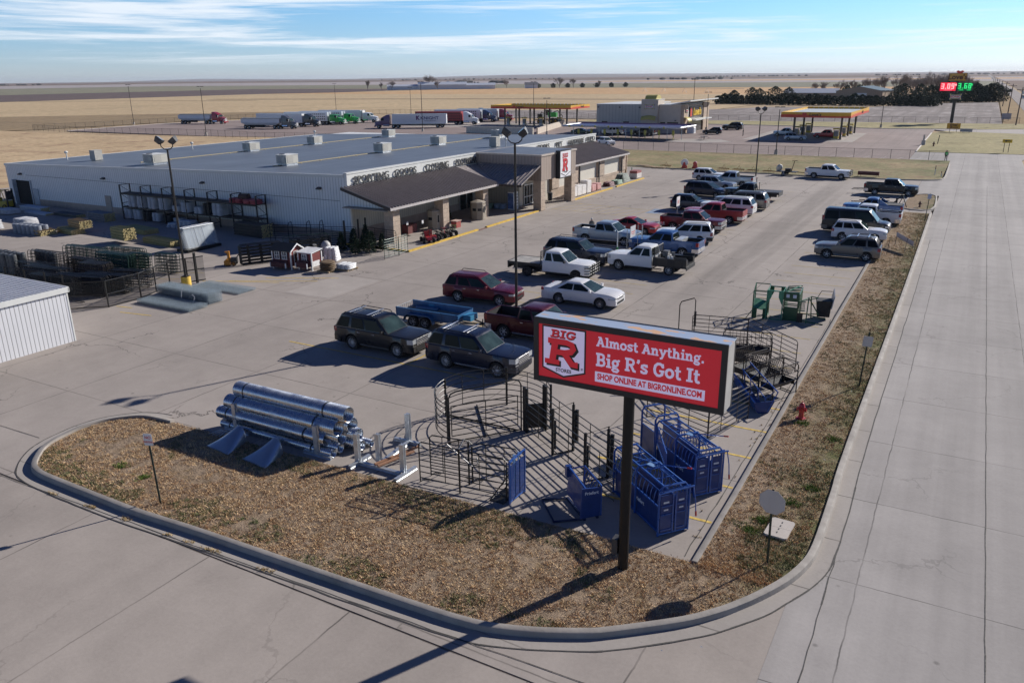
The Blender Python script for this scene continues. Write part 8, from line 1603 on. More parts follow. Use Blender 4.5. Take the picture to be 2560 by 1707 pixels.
# fuel canopies
def fuel_canopy(label, x0, y0, x1, y1, zb, zt, cols_, depth_words, name='fuel_canopy'):
    cx_, cy_ = (x0+x1)/2, (y0+y1)/2; t_ = thing(name, label, 'fuel canopy', (cx_, cy_, 0)); I = TR((-cx_, -cy_, 0)); h = zt-zb
    MB(I).box(x0+.15, y0+.15, zb+.1, x1-.15, y1-.15, zt-.45).build('deck', M('canopy_deck', (.45, .50, .52), .6, 0, .12, .4), t_, 0)
    b = MB(I)
    for (a, c, d_, e) in ((x0, y0, x1, y0+.15), (x0, y1-.15, x1, y1), (x0, y0+.15, x0+.15, y1-.15), (x1-.15, y0+.15, x1, y1-.15)): b.box(a, c, zb, d_, e, zt)
    b.build('fascia', lvy, t_, 0); n = 24
    for nm, mm, f, off in (('fascia_stripe', lvo, lambda u: .50+.16*sin(u*5.5+.5), .012), ('fascia_stripe', lvr, lambda u: .36+.14*sin(u*4.2+1.2), .024)):
        b = MB(I); Lx, Ly = x1-x0, y1-y0
        for i in range(n):
            u, v = i/n, (i+1)/n; b.prism([(x0+Lx*u, y0-off, zb), (x0+Lx*v, y0-off, zb), (x0+Lx*v, y0-off, zb+h*f(v)), (x0+Lx*u, y0-off, zb+h*f(u))], (0, .01, 0)); b.prism([(x1+off, y0+Ly*u, zb), (x1+off, y0+Ly*v, zb), (x1+off, y0+Ly*v, zb+h*f(v+1)), (x1+off, y0+Ly*u, zb+h*f(u+1))], (-.01, 0, 0))
        b.build(nm, mm, t_, 0)
    dkb = M('sign_brown', (.10, .04, .02), .5)
    for u in depth_words: txt('Love\u2019s', h*.85, dkb, I @ frame((x0+(x1-x0)*u, y0-.03, (zb+zt)/2+.02), (1, 0, 0), (0, -1, 0)), t_, 'lettering', .05, .02); b = MB(I @ frame((x0+(x1-x0)*u-h*2.0, y0-.03, (zb+zt)/2), (1, 0, 0), (0, -1, 0))); b.flat([(0, -.38*h), (.42*h, .05*h), (.36*h, .36*h), (.1*h, .4*h), (0, .24*h), (-.1*h, .4*h), (-.36*h, .36*h), (-.42*h, .05*h)], 0, .04); b.build('heart', M('heart_red', (.6, .05, .03), .4), t_, 0)
    txt('Love\u2019s', h*.8, dkb, I @ frame((x1+.03, y0+(y1-y0)*.6, (zb+zt)/2), (0, 1, 0), (1, 0, 0)), t_, 'lettering', .05, .02)
    for x, y in cols_: MB(I).box(x-.2, y-.2, 0, x+.2, y+.2, zb+.1).build('column', M('column_dark', (.05, .042, .038), .5, .1), t_, 0)
    b = MB(I)
    for i in range(int((x1-x0)/1.2)): b.box(x0+.3+i*1.2, y1-.35, zt-.3, x0+.38+i*1.2, y1-.16, zt+.1)
    b.build('deck_braces', M('brace_white', (.6, .62, .64), .5), t_, 0); return t_
fuel_canopy('small yellow and red car fuel canopy at the right of the truck stop', -38.6, 190.6, -24.0, 222.5, 4.75, 5.9, [(x, y) for x in (-36, -26) for y in (193, 204.5, 216)], (.5,)); fuel_canopy('long yellow and red diesel fuel canopy behind the store roof', -129, 215.3, -102.3, 228.5, 4.95, 6.0, [(x, 219.5) for x in (-126.5, -121.5, -116.4, -111.2, -105.5)]+[(x, 226.5) for x in (-126.5, -121.5, -116.4, -111.2, -105.5)], (.38,))
yel_p = M('pump_yellow', (.50, .36, .04), .5, 0, .3, 5)
for i, (x, y, l, big) in enumerate(((-36.4, 198, 'yellow topped fuel pump behind the blue silver SUV under the small canopy', 1), (-36.2, 204.8, 'yellow topped fuel pump in the middle left row of the small canopy', 1), (-36, 211.5, 'yellow topped fuel pump at the far left of the small canopy', 1), (-27, 193.8, 'yellow topped fuel pump in front of the red pickup under the small canopy', 1), (-26.8, 203, 'yellow topped fuel pump at the middle right of the small canopy', 1), (-26.6, 212, 'yellow topped fuel pump at the far right of the small canopy', 1),
                                (-124.5, 218, 'diesel pump at the left of the long canopy', 0), (-119.5, 219, 'diesel pump second from the left under the long canopy', 0), (-114.3, 220, 'diesel pump third from the left under the long canopy', 0), (-108.6, 221, 'diesel pump at the right of the long canopy', 0))):
    t_ = thing('fuel_pump', l, 'fuel pump', (x, y, .012)); MB().box(-.9, -.6, 0, .9, .6, .15).build('island', M('pale_kerb', (.55, .5, .46), .9), t_, 0); MB().box(-.45, -.35, .15, .45, .35, 1.9).build('cabinet', M('pump_grey', (.22, .21, .2), .5, 0, .4, 4), t_, 0); MB().box(-.46, -.36, .15, .46, .36, .7).build('base_panel', yel_p if big else M('pump_white', (.5, .48, .45), .5), t_, 0)
    b = MB(); b.box(-.7, -.5, 2.15, .7, .5, 2.4); b.box(-.62, -.05, .15, -.52, .05, 2.15); b.box(.52, -.05, .15, .62, .05, 2.15); b.build('topper', yel_p, t_, 0)
# price pylon
ps_ = thing('price_pylon', 'tall dark pylon with yellow top sign and red and green lit fuel prices', 'sign', (-6.75, 269.7, 0)); K = Matrix.Identity(4)
MB().cyl((0, 0, 0), (0, 0, 11.6), .45, .4, n=14).build('pole', lpole, ps_, 60)
def pw(u, z): return frame((u, -.55, z), (1, 0, 0), (0, -1, 0))
MB().box(-2.35, -.5, 11.55, 2.1, .5, 13.5).build('top_sign', M('sign_amber', (.55, .33, .06), .5), ps_, 0); MB().box(-2.45, -.45, 11.45, 2.2, .45, 13.6).build('sign_frame', lpole, ps_, 0)
txt('Love\u2019s', 1.9, M('sign_brown', (.10, .04, .02), .5), pw(-.1, 12.5), ps_, 'lettering', .06, .03)
b = MB(pw(.3, 13.85)); b.flat([(0, -.5), (.75, -.1), (.95, .2), (.6, .5), (0, .25), (-.6, .5), (-.95, .2), (-.75, -.1)], -.3, .1); b.build('heart', M('heart_red', (.6, .05, .03), .4), ps_, 0)
ledr = emit('led_red', (1, .05, .08), .9); ledg = emit('led_green', (.03, .85, .22), .7); ledk = M('led_board', (.02, .02, .02), .6)
MB().box(-4.2, -.35, 8.8, 0, .35, 11.05).build('price_board', emit('led_board_red', (.9, .02, .06), .55), ps_, 0); MB().box(.0, -.35, 8.8, 4.05, .35, 11.05).build('price_board', M('led_board_green', (.0, .10, .05), .5), ps_, 0)
DG = {'0': 'abcdef', '3': 'abgcd', '9': 'abcdfg', '6': 'acdefg', '8': 'abcdefg', '.': 'p'}
def digits(s, x, z, h, mm, base_y=-.36):
    b = MB(pw(0, z)); w_ = h*.52; tk = h*.17
    for ch in s:
        for sgm in DG[ch]:
            r_ = {'a': (0, h-tk, w_, h), 'd': (0, 0, w_, tk), 'g': (0, h/2-tk/2, w_, h/2+tk/2), 'b': (w_-tk, h/2, w_, h), 'c': (w_-tk, 0, w_, h/2), 'f': (0, h/2, tk, h), 'e': (0, 0, tk, h/2), 'p': (0, 0, tk, tk)}[sgm]
            e = .003*'abcdefgp'.index(sgm); b.box(x+r_[0], r_[1], -.19, x+r_[2], r_[3], -.12+e)
        x += w_+tk*1.1 if ch != '.' else tk*2
    return b.build('price_digits', mm, ps_, 0)
digits('3.09', -3.95, 9.35, 1.45, emit('led_red_lit', (1, .42, .42), 1.0)); digits('3.68', .3, 9.4, 1.45, ledg)
b = MB(pw(0, 9.4)); b.box(-.5, .8, -.19, -.1, 1.3, -.12); b.build('price_fraction', emit('led_red_lit2', (1, .4, .4), 1), ps_, 0); b = MB(pw(0, 9.4)); b.box(3.45, .9, -.19, 3.6, 1.35, -.12); b.box(3.75, .8, -.19, 3.87, 1.35, -.13); b.box(3.45, .95, -.19, 3.87, 1.05, -.125); b.build('price_fraction', ledg, ps_, 0)
txt('UNLEADED', .42, emit('led_word', (.7, .3, .4), .5), pw(-2.1, 9.05) @ TR((0, 0, -.19)), ps_, 'lettering', .02, .01); txt('DIESEL', .42, ledg, pw(1.2, 9.05) @ TR((0, 0, -.19)), ps_, 'lettering', .02, .01); txt('CASH', .42, ledg, pw(3.1, 9.05) @ TR((0, 0, -.19)), ps_, 'lettering', .02, .02)
MB().box(-1.7, -.3, 6.2, 1.85, .3, 8.15).build('bowtie_cabinet', ledk, ps_, 0); bowtie(ps_, pw(.07, 7.2) @ TR((0, 0, -.24)), 3.3, 1.75)
def leg_sign(label, x, y, z0, z1, w_, face, words, n='guide_sign', fy=-.06):
    t_ = thing(n, label, 'sign', (x, y, .05)); 
    for s in (-1, 1): MB().cyl((s*w_*.25, 0, 0), (s*w_*.25, 0, z0), .05, n=6).build('post', lpole, t_)
    pl = MB().box(-w_/2, -.05, z0, w_/2, .05, z1).build('sign_panel', face, t_, 0)
    for s, z, sz in words: txt(s, sz, M('sign_brown', (.10, .04, .02), .5), frame((0, fy, z), (1, 0, 0), (0, -1, 0)), pl, 'lettering', .02, .03)
    return t_, pl
t_, pl = leg_sign('orange yellow Enter sign with an arrow in front of the pylon', -5.0, 225.7, .85, 2.15, 2.9, M('sign_amber2', (.62, .34, .03), .5), (('Enter', 1.75, .75),)); b = MB(); b.prism([(1.0, -.07, 1.1), (-.4, -.07, 1.1), (-.4, -.07, .95), (-.95, -.07, 1.2), (-.4, -.07, 1.45), (-.4, -.07, 1.3), (1.0, -.07, 1.3)], (0, .02, 0)); b.build('arrow', M('sign_brown', (.10, .04, .02), .5), pl, 0)
t_, pl = leg_sign('yellow arrow sign on two posts in the turf by the road end', 5.1, 172.0, 1.7, 2.3, 1.5, M('sign_amber3', (.68, .45, .03), .5), ()); b = MB(); b.prism([(.5, -.07, 1.95), (-.1, -.07, 1.95), (-.1, -.07, 1.85), (-.55, -.07, 2.02), (-.1, -.07, 2.2), (-.1, -.07, 2.1), (.5, -.07, 2.1)], (0, .02, 0)); b.build('arrow', blk_s, pl, 0)
leg_sign('low pale board sign in the turf right of the Enter sign', -2.2, 225.5, .2, .95, 2.6, M('board_grey', (.36, .36, .38), .6), ()); leg_sign('back of a grey board sign beside the utility pole', 7.0, 283, .5, 2.2, 2.4, M('board_grey', (.36, .36, .38), .6), ())
t_ = thing('marker_post', 'pale concrete pedestal on the kerb of the truck stop', 'post', (-9.0, 184.6, .05)); MB().box(-.35, -.35, 0, .35, .35, .9).build('base', M('pedestal_concrete', (.45, .42, .38), .9), t_, 0); MB().cyl((0, 0, .9), (0, 0, 2.0), .17).build('pipe', M('pedestal_concrete', (.45, .42, .38), .9), t_); hydrant('dark red hydrant in the turf right of the pale pedestal', -7.0, 181.5, 1.2, M('hydrant_dull', (.12, .05, .04), .6)); tag(MB().cyl((-6.6, 188, 0), (-6.4, 188, 1.8), .07).build('post', lpole, None), 'thin dark post behind the dark red hydrant by the truck stop', 'post')
# fences and poles
fence('chain link fence along the turf between the store lot and the truck stop', [(-61, 153), (-32.5, 152.2), (-3.4, 152.2)], 1.6, lpole, far_m, 3.05); fence('chain link fence behind the store at the south edge of the truck lot', [(-250, 146.2), (-228, 144), (-177, 148.4), (-155, 145.2), (-120, 150)], 1.7, lpole, far_m, 3.05); fence('chain link fence along the west and north side of the truck lot', [(-250, 146.6), (-245.6, 190.4), (-236, 232), (-210, 277), (-160, 268), (-112, 262)], 1.7, lpole, far_m, 3.05, ); fence('chain link fence along the verge in front of the pale stubble field', [(-112, 262), (-57, 266), (6, 269.5), (10, 270)], 1.6, lpole, far_m, 3.2)
wl = thing('yard_wall', 'low cream block wall enclosing the bins beside the drive in', 'wall', (-102, 195, 0)); MB(TR((102, -195, 0))).prism([(-108.2, 223, 0), (-98, 186, 0), (-97.6, 186, 0), (-107.8, 223, 0)], (0, 0, 1.5)).build('wall', stucco, wl, 0); MB(TR((102, -195, 0))).box(-118, 184, 0, -98, 184.5, 1.7).build('gate_wall', M('cream_gate', (.55, .5, .42), .7), wl, 0)
polw = M('pole_wood', (.13, .10, .08), .9, 0, .2, 1)
for i, (x, y, h, l) in enumerate(((9.0, 262, 9.8, 'nearest'), (8.5, 334, 9.8, 'second'), (7.9, 402, 9.8, 'third'), (7.6, 485, 9.8, 'fourth'), (7.4, 570, 9.6, 'fifth'), (7.2, 660, 9.6, 'sixth'), (7, 760, 9.6, 'seventh'), (6.6, 870, 9.6, 'eighth'))):
    t_ = thing('utility_pole', 'wooden utility pole beside the highway, %s from the store' % l, 'utility pole', (x, y, 0), 0, 'utility poles along the highway'); MB().cyl((0, 0, 0), (.15, 0, h), .17, .12, 8).build('pole', polw, t_); b = MB(); b.box(-1.2, -.06, h-.7, 1.3, .06, h-.55); b.build('cross_arm', polw, t_, 0)
    if i == 0: MB().cyl((.4, 0, h-1.8), (.4, 0, h-.9), .28, n=10).build('transformer', steel, t_)
for x, y, l in ((-141.5, 459, 'wooden utility pole in the stubble field behind the truck stop shop'), ): t_ = thing('utility_pole', l, 'utility pole', (x, y, 0)); MB().cyl((0, 0, 0), (0, 0, 12), .2, .14, 8).build('pole', polw, t_); MB().box(-2, -.08, 11.3, 2, .08, 11.5).build('cross_arm', polw, t_, 0)
iv = thing('irrigation_pivot', 'long thin centre pivot irrigation boom on wheeled towers in the orange field', 'irrigation boom', (-216, 674, 0)); I = TR((216, -674, 0)); b = MB(I); P_ = [(-276+12*i, 718-8.9*i) for i in range(11)]; b.tube([(x, y, 3.6+.6*sin(pi*(i % 2))) for i, (x, y) in enumerate(P_)], .12, 5); b.build('boom', steel, iv)
for x, y in P_[1::2]: b = MB(I); b.tube([(x-1.6, y-1, 0), (x, y, 3.6), (x+1.6, y+1, 0)], .1, 5); b.build('tower', steel, iv)
# cars at the truck stop
TG = 'cars at the truck stop'
def ts(*a, **k): return car(*a, group=TG, **k)
ts('white hatchback leaving past the far corner of the store', c_wht, (-68.2, 161.4), R(-35), 'crossover', **CUV); ts('dark green sedan under the left end of the drive in canopy', paint('bottle_green', (.02, .06, .05), .3), (-87.5, 190.5), R(5), 'sedan', kind='sedan', L=5.0, W=1.85, H=1.45, wb=2.8, fo=.95, belt=.95, hood=.94, nose=.74, r=.33, sill=.24, cowl=.35, ws=1.0, rbase=.6, rtop=1.6, trunk=.98, tum=.2, win=((.16, .50), (.53, .93)), privacy=0, tail=(.74, .92))
ts('white pickup under the drive in canopy', c_wht, (-78.5, 190.4), S, 'pickup', 'pickup_truck', **PICK); ts('dark grey pickup under the right half of the drive in canopy', c_char, (-70.6, 190.6), S, 'pickup', 'pickup_truck', **PICK); ts('black crossover facing left before the shop entrance', c_blk, (-56.9, 201.3), S+R(8), 'crossover', **CUV); ts('black SUV parked behind the crossover at the shop', c_blk, (-56.6, 219.4), S, **{**SUVX, 'xbar': 0}); ts('silver SUV in front of the left pump row', c_bsil, (-34.6, 188.3), 0, 'crossover', **CUV, rail=1); ts('blue silver pickup beside the pumps behind the silver SUV', c_bsil, (-38.8, 200), S, 'pickup', 'pickup_truck', **PICK); ts('dark red pickup at the right pump row under the small canopy', c_red, (-29.2, 196.5), S, 'pickup', 'pickup_truck', **PICK)
for i, (x, y) in enumerate(((17.2, 700), (16.5, 1050), (16, 1450), (12, 1900), (19, 520))): ts('tiny pale car far along the highway, %s from the store' % ['second', 'third', 'fourth', 'fifth', 'first'][i], c_sil, (x, y), R(90), 'car', **CUV)
pt = thing('picnic_table', 'round patio table on the pale concrete corner before the drive in', 'table', (-53.2, 181.9, .05)); MB().lathe([(.9, .72), (.9, .78), (.001, .78)], n=14).build('tabletop', dgrey, pt); MB().cyl((0, 0, 0), (0, 0, .72), .08).build('leg', dgrey, pt)
for a in (0, 120, 240): MB(RO(R(a), 4, 'Z')).box(.9, -.4, .4, 1.3, .4, .46).build('bench', dgrey, pt, 0)
ice = thing('ice_box', 'white rounded ice chest outside the shop', 'freezer', (-62.6, 202.5, 0)); MB().prism([(-.9, -.8, 0), (.9, -.8, 0), (.9, -.8, 1.4), (.3, -.8, 1.9), (-.9, -.8, 1.9)], (0, 1.6, 0)).build('cabinet', cwht, ice, 0); MB().box(.905, -.7, .2, .92, .7, 1.3).build('door', M('freezer_door', (.55, .58, .62), .4), ice, 0)
# semi trucks
def semi(label, x, y, rz, cabc, trl, kind='box', tl=15.5, sleeper=True, conv=False, z=0):
    """local +x forward; origin under the fifth wheel"""
    t_ = thing('semi_truck', label, 'semi truck', (x, y, 0), rz, 'semi trucks parked at the truck stop')
    hh = 3.9 if kind != 'hopper' else 2.9; W = 1.28; x1 = 1.0; x0 = x1-tl
    if kind == 'hopper':
        b = MB(); b.loft([[(x0+1.6, -.7, .9), (x1-1.8, -.7, .9), (x1-1.8, .7, .9), (x0+1.6, .7, .9)], [(x0, -W, 1.7), (x1, -W, 1.7), (x1, W, 1.7), (x0, W, 1.7)], [(x0, -W, hh), (x1, -W, hh), (x1, W, hh), (x0, W, hh)]]); b.build('hopper_body', trl, t_, 0); b = MB(); b.cyl((x0, -.2, hh+.05), (x1, -.2, hh+.05), .18, n=8); b.box(x0-.05, -W-.03, hh-.15, x1+.05, W+.03, hh); b.build('tarp_roll', trim_w, t_, 0)
    elif kind == 'cattle':
        MB().box(x0, -W, 1.1, x1, W, hh).build('stock_body', trl, t_, 0); b = MB()
        for k in range(3):
            for i in range(22): b.box(x0+.4+i*.66, -W-.02, 1.6+k*.75, x0+.75+i*.66, W+.02, 1.95+k*.75)
        b.build('vent_holes', M('vent_dark', (.03, .03, .03), .9), t_, 0)
    elif kind == 'flat':
        MB().box(x0, -W, 1.2, x1, W, 1.45).build('flat_deck', trl, t_, 0); b = MB()
        for i in range(14): b.tube([(x0+.5+i*1.0, -1.1, 1.5), (x0+.9+i*1.0, 0, 2.4+.5*rnd.random()), (x0+.5+i*1.0, 1.1, 1.5)], .08, 5)
        b.build('load', M('load_dark', (.03, .03, .035), .6), t_, 0)
    else:
        MB().box(x0, -W, 1.15, x1, W, hh).build('box_body', trl, t_, 0); b = MB(); b.box(x0-.03, -W-.02, 1.1, x1+.02, W+.02, 1.25); b.box(x0-.03, -W-.02, hh-.1, x1+.02, W+.02, hh+.02); b.build('edge_rail', steel, t_, 0)
        if kind == 'reefer': MB().box(x1, -.9, 2.2, x1+.5, .9, hh-.1).build('cooling_unit', trim_w, t_, 0)
    MB().box(x0+2, -1.15, .5, x1-5, -1.12, 1.1).build('side_skirt', trl if kind == 'box' else under, t_, 0); MB().box(x0+.5, -.5, .85, x1+5, .5, 1.1).build('chassis', under, t_, 0)
    for xx in (x0+1.3, x0+2.6, -.7, .65):
        for s in (-1, 1): wheel(t_, xx, s*1.0, .52, .5, 6, alloy, s)
    cx_ = 1.7 if sleeper else 1.6; fx = 6.6 if conv else 6.2
    b = MB(); b.loft([[(cx_, -1.15, .8), (4.6, -1.15, .8), (4.6, 1.15, .8), (cx_, 1.15, .8)], [(cx_, -1.18, 2.2), (4.7, -1.18, 2.2), (4.7, 1.18, 2.2), (cx_, 1.18, 2.2)], [(cx_, -1.1, 3.0), (4.1, -1.05, 3.0), (4.1, 1.05, 3.0), (cx_, 1.1, 3.0)], [(cx_+.05, -1.05, 3.85 if not conv else 3.2), (2.7, -.95, 3.75 if not conv else 3.15), (2.7, .95, 3.75 if not conv else 3.15), (cx_+.05, 1.05, 3.85 if not conv else 3.2)]]); b.build('cab', cabc, t_, 30)
    b = MB(); b.loft([[(4.6, -1.0, .75), (4.6, 1.0, .75), (4.6, .95, 2.15), (4.6, -.95, 2.15)], [(fx-.6, -.95, .7), (fx-.6, .95, .7), (fx-.6, .8, 1.95), (fx-.6, -.8, 1.95)], [(fx, -.8, .7), (fx, .8, .7), (fx, .6, 1.7), (fx, -.6, 1.7)]]); b.build('hood', cabc, t_, 30)
    b = MB(); b.prism([(4.73, -1.0, 2.22), (4.73, 1.0, 2.22), (4.16, .95, 2.95), (4.16, -.95, 2.95)], (-.03, 0, 0)); b.build('windscreen', glass_w, t_, 0)
    for s in (-1, 1): b = MB(); b.prism([(3.4, s*1.19, 2.2), (4.55, s*1.19, 2.2), (4.1, s*1.09, 2.85), (3.4, s*1.12, 2.9)], (0, .02*s, 0)); b.build('side_window', glass_s, t_, 0)
    b = MB(); b.cbox((fx+.02, 0, 1.25), (.06, 1.0, .9)); b.build('grille', chrome, t_, 0); b = MB(); b.cbox((fx-.05, 0, .6), (.4, 2.4, .38)); b.build('bumper', chrome if conv else cabc, t_, 0)
    for s in (-1, 1): MB().cbox((fx-.2, s*.82, 1.2), (.3, .3, .3)).build('headlight', lampc, t_, 0); wheel(t_, fx-1.15, s*1.02, .52, .35, 6, alloy, s); MB().cyl((1.9, s*1.0, .85), (3.6, s*1.0, .85), .32, n=10).build('fuel_tank', chrome, t_); MB().cbox((4.3, s*1.45, 2.4), (.15, .2, .7)).build('mirror', chrome, t_, 0)
    if conv:
        for s in (-1, 1): MB().cyl((1.55, s*1.05, 1.0), (1.55, s*1.05, 4.1), .09).build('exhaust_stack', chrome, t_)
    return t_
cgr = paint('semi_grey', (.09, .09, .095), .3); sgn = paint('semi_green', (.03, .36, .06), .2); spu = paint('semi_purple', (.07, .03, .10), .3); sre = paint('semi_red', (.28, .015, .03), .2); sdk = paint('semi_dark', (.04, .043, .045), .3); snv = paint('semi_navy', (.025, .035, .08), .3)
trw = M('trailer_white', (.66, .67, .70), .45, 0, .06, .5); trs = M('trailer_silver', (.52, .55, .60), .4, .4, .06, .5); trr = M('trailer_red', (.30, .03, .035), .5)
semi('semi with low white hopper trailer and red cab, farthest left in the truck lot', -226.8, 193.2, R(14), sre, trw, 'hopper', 12.5); semi('semi with low white hopper trailer and grey cab nearest the store', -182.5, 180.6, R(15), cgr, trw, 'hopper', 12.8); semi('semi with tall white box trailer and dark grey sleeper cab', -183.5, 191.4, R(14), sdk, trw, 'box', 16); semi('bright green long nosed semi with silver livestock trailer', -183, 202.3, R(14), sgn, trs, 'cattle', 15.5, conv=True); semi('second bright green long nosed semi just behind the first one', -182.5, 208.6, R(14), sgn, trs, 'cattle', 15.5, conv=True); semi('white cab semi with white refrigerated trailer behind the green trucks', -181, 216.5, R(12), c_wht, trw, 'reefer', 16, conv=True)
kt = semi('purple cab semi with white trailer lettered in dark blue, facing left', -149.5, 195.0, R(208), spu, trw, 'box', 16)
kb = M('lettering_navy', (.03, .04, .16), .5); txt('KNIGHT', 1.15, kb, frame((-10.1, 1.29, 2.75), (-1, 0, 0), (0, 1, 0)), kt, 'lettering', .02, .02, 1.25); txt('REFRIGERATED', .42, kb, frame((-10.3, 1.29, 2.0), (-1, 0, 0), (0, 1, 0)), kt, 'lettering', .02, .0, 1.2); txt('K', 1.5, M('lettering_purple', (.12, .02, .12), .5), frame((-6.6, 1.29, 2.8), (-1, 0, 0), (0, 1, 0)), kt, 'lettering', .02, .06)
semi('white aerodynamic cab semi with red open stock trailer by the diesel canopy', -141.8, 217.2, R(16), c_wht, trr, 'cattle', 15); semi('dark navy cab semi with grey curtain trailer behind the red stock trailer', -143.5, 231.5, R(14), snv, trs, 'cattle', 16); semi('deep red cab semi at the left edge of the diesel canopy', -141.6, 239.0, R(14), sre, trs, 'box', 14); semi('black flatbed semi loaded with dark machinery behind the white aerodynamic cab', -154, 246.0, R(14), c_blk, dgrey, 'flat', 15)
mc = thing('tractor', 'green and dark farm sprayer on a trailer at the diesel pumps', 'farm machine', (-117.8, 231.5, 0), R(10)); b = MB(); b.box(-4, -1.2, .9, 5, 1.2, 1.1); b.build('trailer_deck', under, mc, 0); MB().cbox((1.5, 0, 2.6), (2.6, 1.6, 1.4)).build('body', sgn, mc, 0); MB().cbox((.2, 0, 3.3), (1.5, 1.5, 1.6)).build('cab', dkglass, mc, 0); b = MB(); b.tube([(-3, -1, 1.1), (-2, -.5, 3.4), (-.5, 0, 2.5), (3, .4, 3.8), (4.6, .8, 2)], .16, 6); b.cbox((-2.6, .3, 2.2), (1.6, 1.6, 1.2)); b.build('boom', dgrey, mc)
for xx in (-2.8, -1.6, 1.2, 2.8):
    for s in (-1, 1): wheel(mc, xx, s*1.0, .8 if xx > 0 else .5, .45, 6, lvy, s)
# sheds, windbreak, farmstead
shtan = ribbed('shed_tan', (.30, .225, .16), 'XY', .9, .6, 0, .03, .2, .05, .3)
def barn_(label, x, y, rz, L_, D, h, rh, wm, rm, door=None, name='farm_shed'):
    t_ = thing(name, label, 'shed', (x, y, 0), rz); MB().box(-L_/2, -D/2, 0, L_/2, D/2, h).build('wall', wm, t_, 0)
    b = MB(); b.prism([(-L_/2, -D/2, h), (-L_/2, D/2, h), (-L_/2, 0, h+rh-.05)], (L_, 0, 0)); b.build('gable', wm, t_, 0); e = .4; b = MB(); b.prism([(-L_/2-e, -D/2-e, h-.1), (-L_/2-e, 0, h+rh), (-L_/2-e, D/2+e, h-.1), (-L_/2-e, D/2+e, h+.1), (-L_/2-e, 0, h+rh+.2), (-L_/2-e, -D/2-e, h+.1)], (L_+2*e, 0, 0)); b.build('roof', rm, t_, 0)
    if door: MB().box(*door).build('door', M('shed_door_white', (.6, .6, .6), .6), t_, 0)
    return t_
whr = M('white_metal_roof', (.72, .72, .72), .4, .1, .06, .3); grr = M('green_metal_roof', (.07, .12, .13), .45, .2, .06, .3)
barn_('low tan shed with a white metal roof behind the dark evergreens', -86.5, 508, R(-2), 29, 13, 3.3, 2.2, shtan, whr); barn_('wide tan shed with green roof and white door, right of the white roofed one', -56.5, 497, R(82), 26, 24, 4.6, 2.3, shtan, grr, (-13.08, -4, 0, -13.02, 2, 3.6)); MB().box(0, 0, 0, .1, .1, .1)
fb_m = M('farm_white', (.55, .58, .64), .5); fr = M('farm_red', (.4, .05, .04), .6)
for x, y, L_, D, h, rh, l, rm in ((-632, 842, 38, 12, 4, 2, 'long low pale farm shed at the left of the far farmstead', fb_m), (-590, 868, 60, 16, 5.5, 3, 'largest pale machine shed of the far farmstead', fb_m), (-552, 890, 44, 14, 4.5, 2.5, 'pale shed right of the largest one at the far farmstead', fb_m), (-500, 935, 16, 10, 4, 3, 'small grey farmhouse at the right of the far farmstead', M('house_roof', (.2, .19, .2), .7))): barn_(l, x, y, R(32), L_, D, h, rh, fb_m, rm, None, 'farm_building')
t_ = thing('grain_bin', 'grey domed grain bin behind the far farmstead sheds', 'grain bin', (-606, 905, 0)); MB().lathe([(6, 0), (6, 7)], n=16).build('wall', steel, t_, 60); MB().lathe([(6.2, 7), (.6, 9.5), (.001, 9.6)], n=16).build('roof', steel, t_, 40)
eg = leafm('evergreen', (.024, .036, .022), (.048, .06, .036), .4); br_ = M('bare_twigs', (.20, .16, .14), .95, 0, .3, .3); brd = M('bark', (.08, .065, .055), .95)
def ever(h, r, seed, n=420):
    rr = random.Random(seed); b = MB()
    lob = [(rr.uniform(0, 2*pi), rr.uniform(.1, .75)*h, rr.uniform(.25, .6)*r) for _ in range(9)]
    for i in range(n):
        z = h*(.03+.97*rr.random()); R_ = r*(max(0, 1-(z/h)**3.2))**.6*(.55+.45*min(1, z/h*3)); a = rr.uniform(0, 2*pi); k = 1
        for la, lz, lr in lob:
            d = abs((a-la+pi) % (2*pi)-pi); 
            if d < .5 and abs(z-lz) < h*.15: k += .3
        R_ *= k*rr.random()**.4; c = Vector((R_*cos(a), R_*sin(a), z)); s = rr.uniform(.3, .75); o = Vector((rr.gauss(0, 1), rr.gauss(0, 1), rr.gauss(0, .7))).normalized(); q = o.cross(Vector((rr.gauss(0, 1), rr.gauss(0, 1), rr.gauss(0, 1)))).normalized()*s*.6
        b.add([c-o*s*.4, c+q, c+o*s, c-q], [(0, 1, 2, 3)])
    return b.mesh('crown', eg, 0)
def bare(h, r, seed):
    rr = random.Random(seed); b = MB()
    def br(p, d, l, w_, lev):
        q = p+d*l; x = d.orthogonal().normalized()*w_; y = d.cross(x).normalized()*w_; b.add([p+x, p+y, p-x, p-y, q+x*.6, q+y*.6, q-x*.6, q-y*.6], [(0, 1, 5, 4), (1, 2, 6, 5), (2, 3, 7, 6), (3, 0, 4, 7)])
        if lev == 0: return
        for _ in range(rr.choice((4, 4, 5)) if lev > 1 else 7):
            n_ = (d+Vector((rr.uniform(-.8, .8), rr.uniform(-.8, .8), rr.uniform(-.15, .7)))).normalized(); br(p+d*l*rr.uniform(.45, 1), n_, l*rr.uniform(.5, .8), w_*.55, lev-1)
    for _ in range(4): br(Vector((0, 0, h*.15)), Vector((rr.uniform(-.5, .5), rr.uniform(-.5, .5), 1)).normalized(), h*.36, .17, 4)
    return b.mesh('crown', br_, 0)
EM = [ever(4.6, 2.5, i, 520) for i in range(4)]; EB = [ever(7.8, 4.2, 10+i, 760) for i in range(3)]; BM_ = [bare(9.5, 4, 20+i) for i in range(4)]
tkm = MB().cyl((0, 0, 0), (0, 0, 2.2), .18, .12, 6).mesh('trunk', brd)
